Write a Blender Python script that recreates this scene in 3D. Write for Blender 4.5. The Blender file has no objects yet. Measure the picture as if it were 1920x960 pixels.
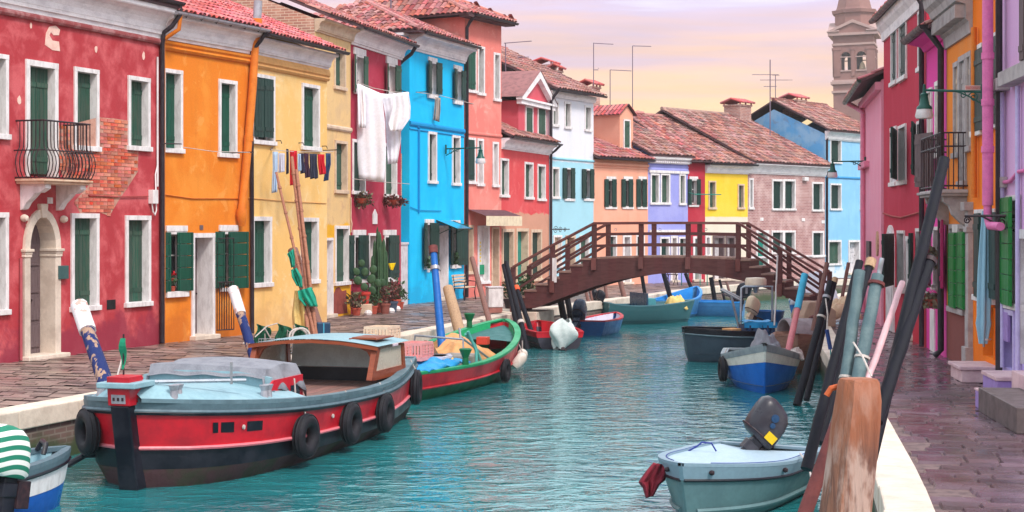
import bpy, bmesh, math, random
from mathutils import Vector, Matrix
random.seed(7)
SC = bpy.context.scene
COL = SC.collection
# ---------------------------------------------------------------- camera
EYE, F, HZ = 2.5, 3000.0, 425.0
cam = bpy.data.cameras.new('camera'); camo = bpy.data.objects.new('camera', cam); COL.objects.link(camo)
camo.location = (0, 0, EYE); camo.rotation_euler = (math.pi/2, 0, 0)
cam.sensor_width = 36; cam.lens = 36*F/1920; cam.shift_y = -(480-HZ)/1920; cam.clip_end = 3000; cam.clip_start = .2
SC.camera = camo
# ---------------------------------------------------------------- sky, sun, exposure
SUN_EL, SUN_AZ = math.radians(50), math.radians(145)      # azimuth from +Y clockwise
wd = bpy.data.worlds.new('World'); SC.world = wd; wd.use_nodes = True
def build_world():
    nt = wd.node_tree; nt.nodes.clear(); N = nt.nodes.new; K = nt.links.new
    out = N('ShaderNodeOutputWorld'); bg = N('ShaderNodeBackground'); K(bg.outputs[0], out.inputs[0])
    sky = N('ShaderNodeTexSky'); sky.sky_type = 'NISHITA'; sky.sun_disc = False
    sky.sun_elevation = SUN_EL; sky.sun_rotation = SUN_AZ
    sm = N('ShaderNodeVectorMath'); sm.operation = 'SCALE'; sm.inputs['Scale'].default_value = .10
    K(sky.outputs[0], sm.inputs[0])
    tc = N('ShaderNodeTexCoord'); sep = N('ShaderNodeSeparateXYZ'); K(tc.outputs['Generated'], sep.inputs[0])
    # cloud layer: long flat streaks
    mp = N('ShaderNodeMapping'); mp.inputs['Scale'].default_value = (4.0, 4.0, 55); mp.inputs['Rotation'].default_value = (0, .012, 0)
    K(tc.outputs['Generated'], mp.inputs[0])
    nz = N('ShaderNodeTexNoise'); nz.inputs['Scale'].default_value = 1.0; nz.inputs['Detail'].default_value = 6; nz.inputs['Roughness'].default_value = .55
    nz.inputs['Distortion'].default_value = .4; K(mp.outputs[0], nz.inputs[0])
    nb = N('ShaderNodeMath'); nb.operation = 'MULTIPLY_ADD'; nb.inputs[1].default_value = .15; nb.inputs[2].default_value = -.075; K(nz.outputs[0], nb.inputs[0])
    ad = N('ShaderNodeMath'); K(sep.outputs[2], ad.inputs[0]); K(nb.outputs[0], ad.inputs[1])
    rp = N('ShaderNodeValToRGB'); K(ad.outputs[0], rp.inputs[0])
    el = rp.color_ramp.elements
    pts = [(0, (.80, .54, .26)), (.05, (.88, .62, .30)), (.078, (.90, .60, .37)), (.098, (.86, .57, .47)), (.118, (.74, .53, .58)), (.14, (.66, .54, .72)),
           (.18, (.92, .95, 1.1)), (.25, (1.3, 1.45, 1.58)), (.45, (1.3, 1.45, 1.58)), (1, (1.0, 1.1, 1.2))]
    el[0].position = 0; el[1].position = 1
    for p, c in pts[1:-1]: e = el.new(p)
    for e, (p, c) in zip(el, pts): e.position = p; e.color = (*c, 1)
    mp2 = N('ShaderNodeMapping'); mp2.inputs['Scale'].default_value = (5.5, 5.5, 60); mp2.inputs['Location'].default_value = (3, 1, 9)
    K(tc.outputs['Generated'], mp2.inputs[0])
    n2 = N('ShaderNodeTexNoise'); n2.inputs['Detail'].default_value = 7; n2.inputs['Scale'].default_value = .8; K(mp2.outputs[0], n2.inputs[0])
    r2 = N('ShaderNodeMapRange'); r2.inputs[1].default_value = .35; r2.inputs[2].default_value = .7; r2.inputs[3].default_value = .90; r2.inputs[4].default_value = 1.14
    K(n2.outputs[0], r2.inputs[0])
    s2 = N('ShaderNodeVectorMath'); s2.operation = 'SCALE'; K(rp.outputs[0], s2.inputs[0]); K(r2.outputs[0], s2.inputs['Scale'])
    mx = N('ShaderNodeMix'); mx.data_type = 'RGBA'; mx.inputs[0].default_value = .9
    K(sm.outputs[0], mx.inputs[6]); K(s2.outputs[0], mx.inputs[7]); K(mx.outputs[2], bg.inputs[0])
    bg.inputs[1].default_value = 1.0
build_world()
sl = bpy.data.lights.new('sun', 'SUN'); sl.energy = 2.6; sl.angle = math.radians(12); sl.color = (1, .93, .86)
so = bpy.data.objects.new('sun', sl); COL.objects.link(so)
sd = Vector((math.sin(SUN_AZ)*math.cos(SUN_EL), math.cos(SUN_AZ)*math.cos(SUN_EL), math.sin(SUN_EL)))
so.rotation_euler = sd.to_track_quat('Z', 'Y').to_euler(); so.location = sd*50
vs = SC.view_settings; vs.view_transform = 'Standard'; vs.look = 'None'; vs.gamma = 1; vs.exposure = 0.34
SC.display_settings.display_device = 'sRGB'
# ---------------------------------------------------------------- helpers
V = Vector
def lin(v):
    v /= 255
    return v/12.92 if v <= .04045 else ((v+.055)/1.055)**2.4
def C(r, g, b, k=1.0): return tuple(min(.92, lin(x)*k) for x in (r, g, b))
def Wp(px, py, y): return V(((px-960)/F*y, y, EYE+(HZ-py)/F*y))          # picture point at depth y
def Gp(px, py, z=0.0):                                                      # picture point on a level z
    y = (EYE-z)*F/(py-HZ); return V(((px-960)/F*y, y, z))
class MB:
    def __init__(s): s.v = []; s.f = []
    def quad(s, *p):
        n = len(s.v); s.v += [tuple(q) for q in p]; s.f.append(tuple(range(n, n+len(p)))); return s
    def box(s, x0, x1, y0, y1, z0, z1, m=None):
        n = len(s.v)
        for z in (z0, z1):
            for x, y in ((x0, y0), (x1, y0), (x1, y1), (x0, y1)):
                p = V((x, y, z)); s.v.append(tuple(m @ p if m else p))
        for f in ((3, 2, 1, 0), (4, 5, 6, 7), (0, 1, 5, 4), (1, 2, 6, 5), (2, 3, 7, 6), (3, 0, 4, 7)): s.f.append(tuple(n+i for i in f))
        return s
    def prism(s, poly, d, axis='y', o=0.0):
        # poly: 2D outline; axis: extrude axis from o to o+d
        n = len(s.v); k = len(poly)
        for e in (o, o+d):
            for a, b in poly: s.v.append((a, e, b) if axis == 'y' else ((e, a, b) if axis == 'x' else (a, b, e)))
        s.f.append(tuple(n+i for i in range(k))); s.f.append(tuple(n+k+i for i in reversed(range(k))))
        for i in range(k): j = (i+1) % k; s.f.append((n+j, n+i, n+k+i, n+k+j))
        return s
    def tube(s, path, r, n=8, cap=True, r2=None):
        path = [V(p) for p in path]; b = len(s.v); m = len(path); up0 = None
        for i, p in enumerate(path):
            d = (path[min(i+1, m-1)]-path[max(i-1, 0)]).normalized()
            if up0 is None: up0 = V((0, 0, 1)) if abs(d.z) < .9 else V((1, 0, 0))
            a = d.cross(up0)
            if a.length < 1e-4: a = d.cross(V((0, 1, 0.1)))
            a.normalize(); c = a.cross(d).normalized(); up0 = c
            rr = r if r2 is None else r+(r2-r)*i/(m-1)
            if isinstance(r, (list, tuple)): rr = r[i]
            for k in range(n):
                t = 2*math.pi*k/n; s.v.append(tuple(p+a*(rr*math.cos(t))+c*(rr*math.sin(t))))
        for i in range(m-1):
            for k in range(n):
                k2 = (k+1) % n; s.f.append((b+i*n+k, b+i*n+k2, b+(i+1)*n+k2, b+(i+1)*n+k))
        if cap:
            s.f.append(tuple(b+k for k in reversed(range(n)))); s.f.append(tuple(b+(m-1)*n+k for k in range(n)))
        return s
    def lathe(s, prof, n=14, c=(0, 0, 0), m=None):
        b = len(s.v); c = V(c)
        for r, z in prof:
            for k in range(n):
                t = 2*math.pi*k/n; p = V((r*math.cos(t), r*math.sin(t), z)); s.v.append(tuple((m @ p if m else p)+c))
        for i in range(len(prof)-1):
            for k in range(n): k2 = (k+1) % n; s.f.append((b+i*n+k, b+i*n+k2, b+(i+1)*n+k2, b+(i+1)*n+k))
        s.f.append(tuple(b+k for k in reversed(range(n)))); s.f.append(tuple(b+(len(prof)-1)*n+k for k in range(n)))
        return s
    def torus(s, R, r, m=None, n=20, k=10, sq=1.0):
        b = len(s.v)
        for i in range(n):
            t = 2*math.pi*i/n
            for j in range(k):
                u = 2*math.pi*j/k; q = r*math.cos(u); w = r*math.sin(u)*sq
                p = V(((R+q)*math.cos(t), (R+q)*math.sin(t), w)); s.v.append(tuple(m @ p if m else p))
        for i in range(n):
            for j in range(k):
                i2 = (i+1) % n; j2 = (j+1) % k; s.f.append((b+i*k+j, b+i2*k+j, b+i2*k+j2, b+i*k+j2))
        return s
    def grid(s, P, nu, nv):      # P(u,v) -> point
        b = len(s.v)
        for i in range(nu+1):
            for j in range(nv+1): s.v.append(tuple(P(i/nu, j/nv)))
        for i in range(nu):
            for j in range(nv): a = b+i*(nv+1)+j; s.f.append((a, a+nv+1, a+nv+2, a+1))
        return s
    def mesh(s, name, mat, smooth=False):
        me = bpy.data.meshes.new(name); me.from_pydata(s.v, [], s.f); me.update()
        if mat: me.materials.append(mat)
        if smooth:
            for p in me.polygons: p.use_smooth = True
        return me
    def build(s, name, mat, parent=None, smooth=False, bevel=0, fixn=False):
        me = s.mesh(name, mat, smooth)
        if fixn:
            bm = bmesh.new(); bm.from_mesh(me); bmesh.ops.recalc_face_normals(bm, faces=bm.faces); bm.to_mesh(me); bm.free()
        o = bpy.data.objects.new(name, me); COL.objects.link(o)
        if parent: o.parent = parent
        if bevel:
            b = o.modifiers.new('b', 'BEVEL'); b.width = bevel; b.segments = 2; b.limit_method = 'ANGLE'
        if smooth:
            try: me.set_sharp_from_angle(angle=math.radians(40))
            except Exception: pass
        return o
def link(name, me, parent=None, mw=None):
    o = bpy.data.objects.new(name, me); COL.objects.link(o)
    if parent: o.parent = parent
    if mw is not None: o.matrix_local = mw
    return o
def tag(o, label, cat, group=None):
    o['label'] = label; o['category'] = cat
    if group: o['group'] = group
    return o
def kind(o, k, label=None):
    o['kind'] = k
    if label: o['label'] = label
    return o
def empty(name, loc, rz=0, label=None, cat=None, group=None):
    o = bpy.data.objects.new(name, None); COL.objects.link(o); o.location = loc; o.rotation_euler = (0, 0, rz); o.empty_display_size = .2
    if label: tag(o, label, cat, group)
    return o
# ---------------------------------------------------------------- materials
MATS = {}
def nodes(name):
    m = bpy.data.materials.new(name); m.use_nodes = True; nt = m.node_tree; b = nt.nodes['Principled BSDF']; return m, nt, b
def nmix(nt, fac, a, b, bt='MIX'):
    mx = nt.nodes.new('ShaderNodeMix'); mx.data_type = 'RGBA'; mx.blend_type = bt
    for i, x in ((0, fac), (6, a), (7, b)):
        if isinstance(x, (int, float)): mx.inputs[i].default_value = x
        elif isinstance(x, tuple): mx.inputs[i].default_value = (*x[:3], 1)
        else: nt.links.new(x, mx.inputs[i])
    return mx.outputs[2]
def noise(nt, scale, detail=4, vec=None, rough=.55, sc3=None, dist=0, coord='Object'):
    if vec is None:
        tc = nt.nodes.new('ShaderNodeTexCoord'); vec = tc.outputs[coord]
    if sc3:
        mp = nt.nodes.new('ShaderNodeMapping'); mp.inputs['Scale'].default_value = sc3; nt.links.new(vec, mp.inputs[0]); vec = mp.outputs[0]
    n = nt.nodes.new('ShaderNodeTexNoise'); n.inputs['Scale'].default_value = scale; n.inputs['Detail'].default_value = detail
    n.inputs['Roughness'].default_value = rough; n.inputs['Distortion'].default_value = dist
    nt.links.new(vec, n.inputs[0]); return n.outputs[0]
def mrange(nt, v, a, b, c=0., d=1., smooth=True):
    r = nt.nodes.new('ShaderNodeMapRange'); r.interpolation_type = 'SMOOTHSTEP' if smooth else 'LINEAR'
    for i, x in ((1, a), (2, b), (3, c), (4, d)): r.inputs[i].default_value = x
    nt.links.new(v, r.inputs[0]); return r.outputs[0]
def fmath(nt, op, a, b=0.):
    m = nt.nodes.new('ShaderNodeMath'); m.operation = op
    if op == 'MULTIPLY_ADD': m.inputs[2].default_value = -1.0
    for i, x in ((0, a), (1, b)):
        if isinstance(x, (int, float)): m.inputs[i].default_value = x
        else: nt.links.new(x, m.inputs[i])
    return m.outputs[0]
def bump(nt, b, h, strength, dist=.02):
    n = nt.nodes.new('ShaderNodeBump'); n.inputs['Strength'].default_value = strength; n.inputs['Distance'].default_value = dist
    nt.links.new(h, n.inputs['Height']); nt.links.new(n.outputs[0], b.inputs['Normal'])
def mat(name, c, rough=.6, c2=None, amt=.5, sc=6., sc3=None, bmp=0., bsc=None, metal=0., var=0., spec=None, thr=(.42, .66), trans=None):
    """painted / worn surface: base colour, second colour in patches, fine relief, per-piece variation"""
    if name in MATS: return MATS[name]
    m, nt, b = nodes(name)
    b.inputs['Roughness'].default_value = rough; b.inputs['Metallic'].default_value = metal
    b.inputs['Specular IOR Level'].default_value = .3 if spec is None else spec
    if c2 is None: c2 = tuple(x*.72 for x in c)
    n1 = noise(nt, sc, 6, sc3=sc3, rough=.6)
    col = nmix(nt, mrange(nt, n1, *thr, 0, amt), c, c2)
    n2 = noise(nt, sc*7, 3, sc3=sc3)
    col = nmix(nt, mrange(nt, n2, .3, .7, 0, .22), col, tuple(x*.6 for x in c))
    if var:
        oi = nt.nodes.new('ShaderNodeObjectInfo'); ge = nt.nodes.new('ShaderNodeNewGeometry')
        r = fmath(nt, 'FRACT', fmath(nt, 'ADD', oi.outputs['Random'], ge.outputs['Random Per Island']))
        hs = nt.nodes.new('ShaderNodeHueSaturation'); nt.links.new(col, hs.inputs['Color'])
        nt.links.new(mrange(nt, r, 0, 1, 1-var, 1+var*.8, False), hs.inputs['Value'])
        r2 = fmath(nt, 'FRACT', fmath(nt, 'MULTIPLY', r, 7.31)); nt.links.new(mrange(nt, r2, 0, 1, .5-var*.035, .5+var*.035, False), hs.inputs['Hue'])
        r3 = fmath(nt, 'FRACT', fmath(nt, 'MULTIPLY', r, 17.7)); nt.links.new(mrange(nt, r3, 0, 1, 1-var*.7, 1+var*.2, False), hs.inputs['Saturation'])
        col = hs.outputs[0]
    nt.links.new(col, b.inputs['Base Color'])
    nt.links.new(mrange(nt, n1, .3, .75, max(.02, rough-.08), min(1, rough+.12)), b.inputs['Roughness'])
    if bmp: bump(nt, b, noise(nt, bsc or sc*8, 5, sc3=sc3), bmp)
    if trans: b.inputs['Transmission Weight'].default_value = trans
    MATS[name] = m; return m
def plaster(name, c, c2=None, amt=.55, sc=.9, thr=(.45, .62), split=None, c3=None, amt3=.0, bmp=.25, low=None):
    """limewash plaster: cloudy fading, vertical run streaks, fine grain; split=(z, colour, raggedness) a second coat below z; low: damp band colour"""
    if name in MATS: return MATS[name]
    m, nt, b = nodes(name); b.inputs['Roughness'].default_value = .88; b.inputs['Specular IOR Level'].default_value = .25
    tc = nt.nodes.new('ShaderNodeTexCoord'); vec = tc.outputs['Object']
    if c2 is None: c2 = tuple(min(1, x*1.12+.03) for x in c)
    big = noise(nt, sc, 7, vec, .62, dist=.3)
    col = nmix(nt, mrange(nt, big, thr[0], thr[1], 0, amt), c, c2)
    st = noise(nt, 1.0, 5, vec, .6, sc3=(2.6, 2.6, .35))
    col = nmix(nt, mrange(nt, st, .48, .74, 0, .30), col, tuple(x*.70 for x in c))
    if c3:
        n3 = noise(nt, sc*2.3, 8, vec, .68, dist=.6); col = nmix(nt, mrange(nt, n3, .56, .63, 0, amt3), col, c3)
    sep = nt.nodes.new('ShaderNodeSeparateXYZ'); nt.links.new(vec, sep.inputs[0]); z = sep.outputs[2]
    rag = noise(nt, 1.6, 7, vec, .65)
    if low:
        zz = fmath(nt, 'ADD', z, mrange(nt, rag, 0, 1, -1.1, 1.1, False)); col = nmix(nt, mrange(nt, zz, .35, .75, low[3] if len(low) > 3 else .5, 0), col, low[:3])
    if split:
        zz = fmath(nt, 'ADD', z, mrange(nt, rag, 0, 1, -split[2], split[2], False))
        col = nmix(nt, mrange(nt, zz, split[0]-.03, split[0]+.03, 1, 0), col, nmix(nt, mrange(nt, big, .4, .7, 0, .35), split[1], tuple(x*.7 for x in split[1])))
    fine = noise(nt, 26, 4, vec); col = nmix(nt, mrange(nt, fine, .3, .75, 0, .16), col, tuple(x*.55 for x in c))
    nt.links.new(col, b.inputs['Base Color'])
    h = fmath(nt, 'ADD', fmath(nt, 'MULTIPLY', noise(nt, 9, 6, vec), 1.0), fmath(nt, 'MULTIPLY', noise(nt, 70, 3, vec), .35))
    bump(nt, b, h, bmp, .02); MATS[name] = m; return m
def brickmat(name, c, c2, mortar, s=8.):
    m, nt, b = nodes(name); b.inputs['Roughness'].default_value = .9
    tc = nt.nodes.new('ShaderNodeTexCoord'); sep = nt.nodes.new('ShaderNodeSeparateXYZ'); nt.links.new(tc.outputs['Object'], sep.inputs[0])
    cb = nt.nodes.new('ShaderNodeCombineXYZ'); nt.links.new(fmath(nt, 'ADD', sep.outputs[0], sep.outputs[1]), cb.inputs[0]); nt.links.new(sep.outputs[2], cb.inputs[1])
    t = nt.nodes.new('ShaderNodeTexBrick'); nt.links.new(cb.outputs[0], t.inputs[0]); t.inputs['Scale'].default_value = 1
    t.inputs['Brick Width'].default_value = .25; t.inputs['Row Height'].default_value = .075; t.inputs['Mortar Size'].default_value = .009
    t.inputs['Color1'].default_value = (*c, 1); t.inputs['Color2'].default_value = (*c2, 1); t.inputs['Mortar'].default_value = (*mortar, 1)
    n = noise(nt, 1.3, 6); col = nmix(nt, mrange(nt, n, .42, .68, 0, .5), t.outputs[0], tuple(x*1.2+.05 for x in mortar))
    nt.links.new(col, b.inputs['Base Color']); bump(nt, b, t.outputs['Fac'], -.6, .01); MATS[name] = m; return m
WHITE = mat('white_stone', C(232, 226, 226), .7, C(190, 180, 180), .6, 3, bmp=.1, sc3=(3, 3, 1))
REVEAL = mat('grey_white_limewash', C(214, 208, 212), .85, C(168, 160, 162), .7, 4, bmp=.25)
CORN = mat('cornice_limewash', C(242, 234, 236), .85, C(206, 197, 202), .65, 2.2, bmp=.2, sc3=(1, 1, 2.5))
SAND = mat('sand_stone_trim', C(216, 190, 165), .85, C(180, 150, 130), .6, 4, bmp=.25)
IRON = mat('black_iron', C(40, 26, 34), .5, C(80, 50, 52), .6, 14, bmp=.1)
GUT = mat('dark_gutter', C(44, 36, 44), .4, C(66, 58, 66), .5, 6)
ZINC = mat('zinc_gutter', C(170, 168, 176), .4, C(120, 116, 124), .5, 6, metal=.3)
GREEN = mat('green_shutter_paint', C(10, 78, 60), .5, C(8, 60, 48), .6, 3, sc3=(8, 8, 1), bmp=.12, var=.14)
GREENW = mat('worn_green_shutter_paint', C(34, 82, 66), .75, C(84, 92, 80), .7, 4, sc3=(9, 9, .8), bmp=.3, thr=(.4, .6), var=.22)
GREEND = mat('dark_green_shutter_paint', C(14, 56, 50), .5, C(10, 42, 40), .6, 3, sc3=(8, 8, 1), bmp=.12, var=.2)
GREENB = mat('bright_green_shutter_paint', C(12, 124, 52), .38, C(10, 105, 48), .6, 3, sc3=(8, 8, 1), bmp=.1)
TEALD = mat('teal_door_paint', C(36, 140, 124), .55, C(24, 110, 100), .5, 3)
GLASS = mat('window_glass', C(38, 44, 52), .06, C(58, 66, 72), .5, 2)
ROOM = mat('dark_room', C(26, 24, 28), .9)
CURT = mat('pale_curtain', C(205, 185, 180), .9, C(160, 140, 138), .5, 8, sc3=(8, 8, .5))
WOODD = mat('weathered_door_wood', C(112, 94, 96), .75, C(78, 62, 66), .7, 4, sc3=(10, 10, .8), bmp=.3)
TILE = mat('roof_tile_clay', C(182, 98, 92), .8, C(126, 78, 78), .55, 5, bmp=.35, var=.42)
TILEN = mat('roof_tile_clay_new', C(205, 92, 92), .75, C(165, 78, 84), .55, 5, bmp=.3, var=.30)
TILEF = mat('roof_tile_clay_old', C(164, 106, 96), .85, C(112, 80, 76), .6, 4, bmp=.35, var=.45)
DECK = mat('roof_underside', C(96, 70, 74), .9)
RUB = mat('tyre_rubber', C(24, 23, 30), .65, C(44, 42, 50), .5, 8, bmp=.2)
ROPE = mat('pale_rope', C(206, 194, 188), .9, C(160, 146, 140), .6, 30, bmp=.3)
STEEL = mat('galvanised_steel', C(168, 172, 180), .35, C(120, 124, 132), .5, 6, metal=.6)
LEAF = mat('leaf_green', C(76, 108, 68), .6, C(48, 82, 52), .7, 6, var=.4)
LEAFD = mat('dry_leaf', C(124, 112, 88), .75, C(88, 92, 64), .7, 6, var=.4)
CACT = mat('cactus_green', C(52, 84, 56), .6, C(78, 104, 70), .6, 10, bmp=.2)
TERRA = mat('terracotta', C(186, 84, 66), .8, C(150, 70, 60), .6, 6, bmp=.15)
# ================================================================ setting: ground, water, quays, pavements
WZ = -0.75
def herm(pts):
    ys = [p[1] for p in pts]; xs = [p[0] for p in pts]; n = len(pts)
    ms = []
    for i in range(n):
        a, b = max(i-1, 0), min(i+1, n-1); ms.append((xs[b]-xs[a])/(ys[b]-ys[a]))
    def f(y):
        if y <= ys[0]: return xs[0]+ms[0]*(y-ys[0])
        if y >= ys[-1]: return xs[-1]+ms[-1]*(y-ys[-1])
        for i in range(n-1):
            if y <= ys[i+1]:
                h = ys[i+1]-ys[i]; t = (y-ys[i])/h
                return (2*t**3-3*t*t+1)*xs[i]+(t**3-2*t*t+t)*h*ms[i]+(-2*t**3+3*t*t)*xs[i+1]+(t**3-t*t)*h*ms[i+1]
    return f
LQ = herm([(-10.4, 9), (-8.2, 16.6), (-6.76, 21.1), (-5.8, 24), (-3.05, 34), (-.27, 44.4), (2.04, 51), (4.7, 57.2), (7.25, 63.6), (9.35, 67.6), (14, 73.5), (24, 80)])
RQ = herm([(1.7, 4.5), (3.25, 14), (3.65, 16.1), (5.86, 29.5), (6.39, 33), (8.2, 44), (9.7, 52), (11.6, 58), (15, 64), (22, 70)])
RF = lambda y: 7.6+(y-23.8)*.1037
def pave_mat(name, c, c2, rough):
    m, nt, b = nodes(name)
    n1 = noise(nt, .9, 6, coord='Generated') if 0 else noise(nt, 1.1, 6)
    tc = nt.nodes.new('ShaderNodeNewGeometry'); pos = tc.outputs['Position']
    n1 = noise(nt, .8, 6, pos, .6); n2 = noise(nt, 7, 5, pos)
    col = nmix(nt, mrange(nt, n1, .4, .65), c, c2); col = nmix(nt, mrange(nt, n2, .35, .7, 0, .35), col, tuple(x*.6 for x in c))
    oi = nt.nodes.new('ShaderNodeObjectInfo'); r = fmath(nt, 'FRACT', fmath(nt, 'ADD', oi.outputs['Random'], tc.outputs['Random Per Island']))
    hs = nt.nodes.new('ShaderNodeHueSaturation'); nt.links.new(col, hs.inputs['Color'])
    nt.links.new(mrange(nt, r, 0, 1, .72, 1.25, False), hs.inputs['Value']); r2 = fmath(nt, 'FRACT', fmath(nt, 'MULTIPLY', r, 9.7))
    nt.links.new(mrange(nt, r2, 0, 1, .485, .515, False), hs.inputs['Hue']); nt.links.new(hs.outputs[0], b.inputs['Base Color'])
    wet = noise(nt, .55, 5, pos, .6); nt.links.new(mrange(nt, wet, .38, .62, rough, rough+.28), b.inputs['Roughness'])
    h = fmath(nt, 'ADD', noise(nt, 6, 4, pos), fmath(nt, 'MULTIPLY', noise(nt, 40, 3, pos), .25)); bump(nt, b, h, .4, .02)
    MATS[name] = m; return m
PAVR = pave_mat('wet_paving_stone', C(106, 82, 92), C(88, 60, 64), .06)
PAVL = pave_mat('damp_paving_stone', C(150, 124, 114), C(124, 102, 98), .30)
JOINT = mat('paving_joint', C(116, 94, 92), .7, C(56, 44, 50), .6, 8)
CURB = mat('curb_limestone', C(222, 205, 188), .7, C(184, 164, 148), .6, 2.5, bmp=.25, var=.10)
def wallmat():
    m, nt, b = nodes('quay_brick'); tc = nt.nodes.new('ShaderNodeTexCoord'); sep = nt.nodes.new('ShaderNodeSeparateXYZ'); nt.links.new(tc.outputs['Object'], sep.inputs[0])
    cb = nt.nodes.new('ShaderNodeCombineXYZ'); nt.links.new(sep.outputs[1], cb.inputs[0]); nt.links.new(sep.outputs[2], cb.inputs[1])
    t = nt.nodes.new('ShaderNodeTexBrick'); nt.links.new(cb.outputs[0], t.inputs[0]); t.inputs['Scale'].default_value = 1
    t.inputs['Brick Width'].default_value = .26; t.inputs['Row Height'].default_value = .08; t.inputs['Mortar Size'].default_value = .012
    t.inputs['Color1'].default_value = (*C(120, 92, 84), 1); t.inputs['Color2'].default_value = (*C(92, 74, 70), 1); t.inputs['Mortar'].default_value = (*C(132, 118, 108), 1)
    n = noise(nt, 2.2, 6); moss = fmath(nt, 'ADD', sep.outputs[2], mrange(nt, n, 0, 1, -.35, .35, False))
    col = nmix(nt, mrange(nt, moss, -.62, -.35, 1, 0), t.outputs[0], C(62, 74, 44)); nt.links.new(col, b.inputs['Base Color'])
    b.inputs['Roughness'].default_value = .6; bump(nt, b, t.outputs['Fac'], -.5, .02); return m
QWALL = wallmat()
kind(MB().quad((-195, -18, -3.2), (255, -18, -3.2), (255, 338, -3.2), (-195, 338, -3.2)).build('ground', mat('canal_mud', C(70, 66, 58), .9)), 'structure')
# water
def watermat():
    m, nt, b = nodes('canal_water'); b.inputs['Roughness'].default_value = .03; b.inputs['IOR'].default_value = 1.55
    g = nt.nodes.new('ShaderNodeNewGeometry'); pos = g.outputs['Position']
    n = noise(nt, .22, 4, pos); col = nmix(nt, mrange(nt, n, .35, .65), C(40, 126, 130), C(28, 104, 110)); nt.links.new(col, b.inputs['Base Color'])
    h1 = noise(nt, 1.0, 3, pos, .5, sc3=(.9, 1.5, 1)); h2 = fmath(nt, 'MULTIPLY', fmath(nt, 'POWER', noise(nt, 2.5, 3, pos, .55, sc3=(.8, 1.2, 1), dist=.6), 3.0), 3.9); h3 = noise(nt, 9.0, 2, pos, .5, sc3=(.8, 1.2, 1))
    h = fmath(nt, 'ADD', fmath(nt, 'MULTIPLY', h1, .45), fmath(nt, 'ADD', fmath(nt, 'MULTIPLY', h2, .62), fmath(nt, 'MULTIPLY', h3, .20)))
    bump(nt, b, h, 1.0, .026); return m
kind(MB().quad((-80, -10, WZ), (90, -10, WZ), (90, 160, WZ), (-80, 160, WZ)).build('canal_water', watermat()), 'structure')
def ysteps(a, b, st):
    n = int((b-a)/st); return [a+(b-a)*i/n for i in range(n+1)]
CW = .44
def quay(name, q, sgn, y0, y1, pmat):
    base = MB(); wall = MB(); ys = ysteps(y0, y1, 1.0)
    for a, b in zip(ys, ys[1:]):
        pa, pb = q(a), q(b); X = 90*sgn
        base.quad((pa+sgn*(CW-.05), a, -.03), (X, a, -.03), (X, b, -.03), (pb+sgn*(CW-.05), b, -.03))
        wall.quad((pa+sgn*.06, a, -.02), (pb+sgn*.06, b, -.02), (pb+sgn*.02, b, -3), (pa+sgn*.02, a, -3))
    r = kind(base.build(name+'_pavement', JOINT), 'structure'); w = kind(wall.build(name+'_quay_wall', QWALL), 'structure')
    y = y0
    while y < y1:
        L = random.uniform(.95, 1.5); a, b = V((q(y), y, 0)), V((q(y+L), y+L, 0)); d = (b-a); ln = d.length; d.normalize(); s = V((d.y, -d.x, 0))*sgn
        m = Matrix((( d.x, s.x*1, 0, a.x), (d.y, s.y, 0, a.y), (0, 0, 1, random.uniform(-.008, .008)), (0, 0, 0, 1)))
        k = MB().box(.004, ln-.006, random.uniform(-.01, .01), CW, -.24, .03)
        o = k.build('curb_stone', CURB, w, bevel=.018, fixn=True); o.matrix_local = m; y += L
    return r
pl = quay('left', LQ, -1, 8, 79, PAVL); pr = quay('right', RQ, 1, 4, 69, PAVR)
MB_ = MB()
def slab_mesh(k):
    random.seed(k); b = MB(); b.box(-.5, .5, -.5, .5, -.05, 0); me = b.mesh('paving_stone', PAVR)
    bm = bmesh.new(); bm.from_mesh(me); bmesh.ops.bevel(bm, geom=[e for e in bm.edges if all(v.co.z > -.01 for v in e.verts)], offset=.045, segments=1, affect='EDGES')
    for v in bm.verts: v.co.z += random.uniform(-.003, .003)
    bm.to_mesh(me); bm.free(); return me
def stones_right():
    me = [slab_mesh(i) for i in range(4)]; random.seed(3); cand = []; al = math.atan(.165); ca, sa = math.cos(al), math.sin(al)
    w = 0.0; row = 0
    while w < 42:
        ww = random.uniform(.24, .31); u = -1.2-random.random()*.4
        while u < 7:
            ln = random.uniform(.34, .62)
            cx, cw = u+ln/2, w+ww/2
            x = 2.4+ca*cx+sa*cw; y = 8-sa*cx+ca*cw
            if x-ln/2 > RQ(y)+CW-.06 and x+ln/2 < RF(y)+.5: cand.append((y, x, ln-.012, ww-.012))
            u += ln
        w += ww; row += 1
    cand.sort(); rest = MB(); n = 0
    for y, x, ln, ww in cand:
        z = random.uniform(-.006, .006); px = 960+x/y*F
        rx, ry = random.uniform(-.012, .012), random.uniform(-.012, .012)
        mw = Matrix.LocRotScale(V((x, y, z)), (Matrix.Rotation(-al+random.uniform(-.02, .02), 3, 'Z') @ Matrix.Rotation(rx, 3, 'X') @ Matrix.Rotation(ry, 3, 'Y')).to_quaternion(), V((ln, ww, 1)))
        if y > 12.6 and px < 1990 and n < 300: link('paving_stone', random.choice(me), pr, mw); n += 1
        else:
            b = len(rest.v); src = me[0]
            rest.v += [tuple(mw @ v.co) for v in src.vertices]; rest.f += [tuple(b+i for i in p.vertices) for p in src.polygons]
    kind(rest.build('paving_stones', PAVR, pr), 'stuff')
stones_right()
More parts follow.
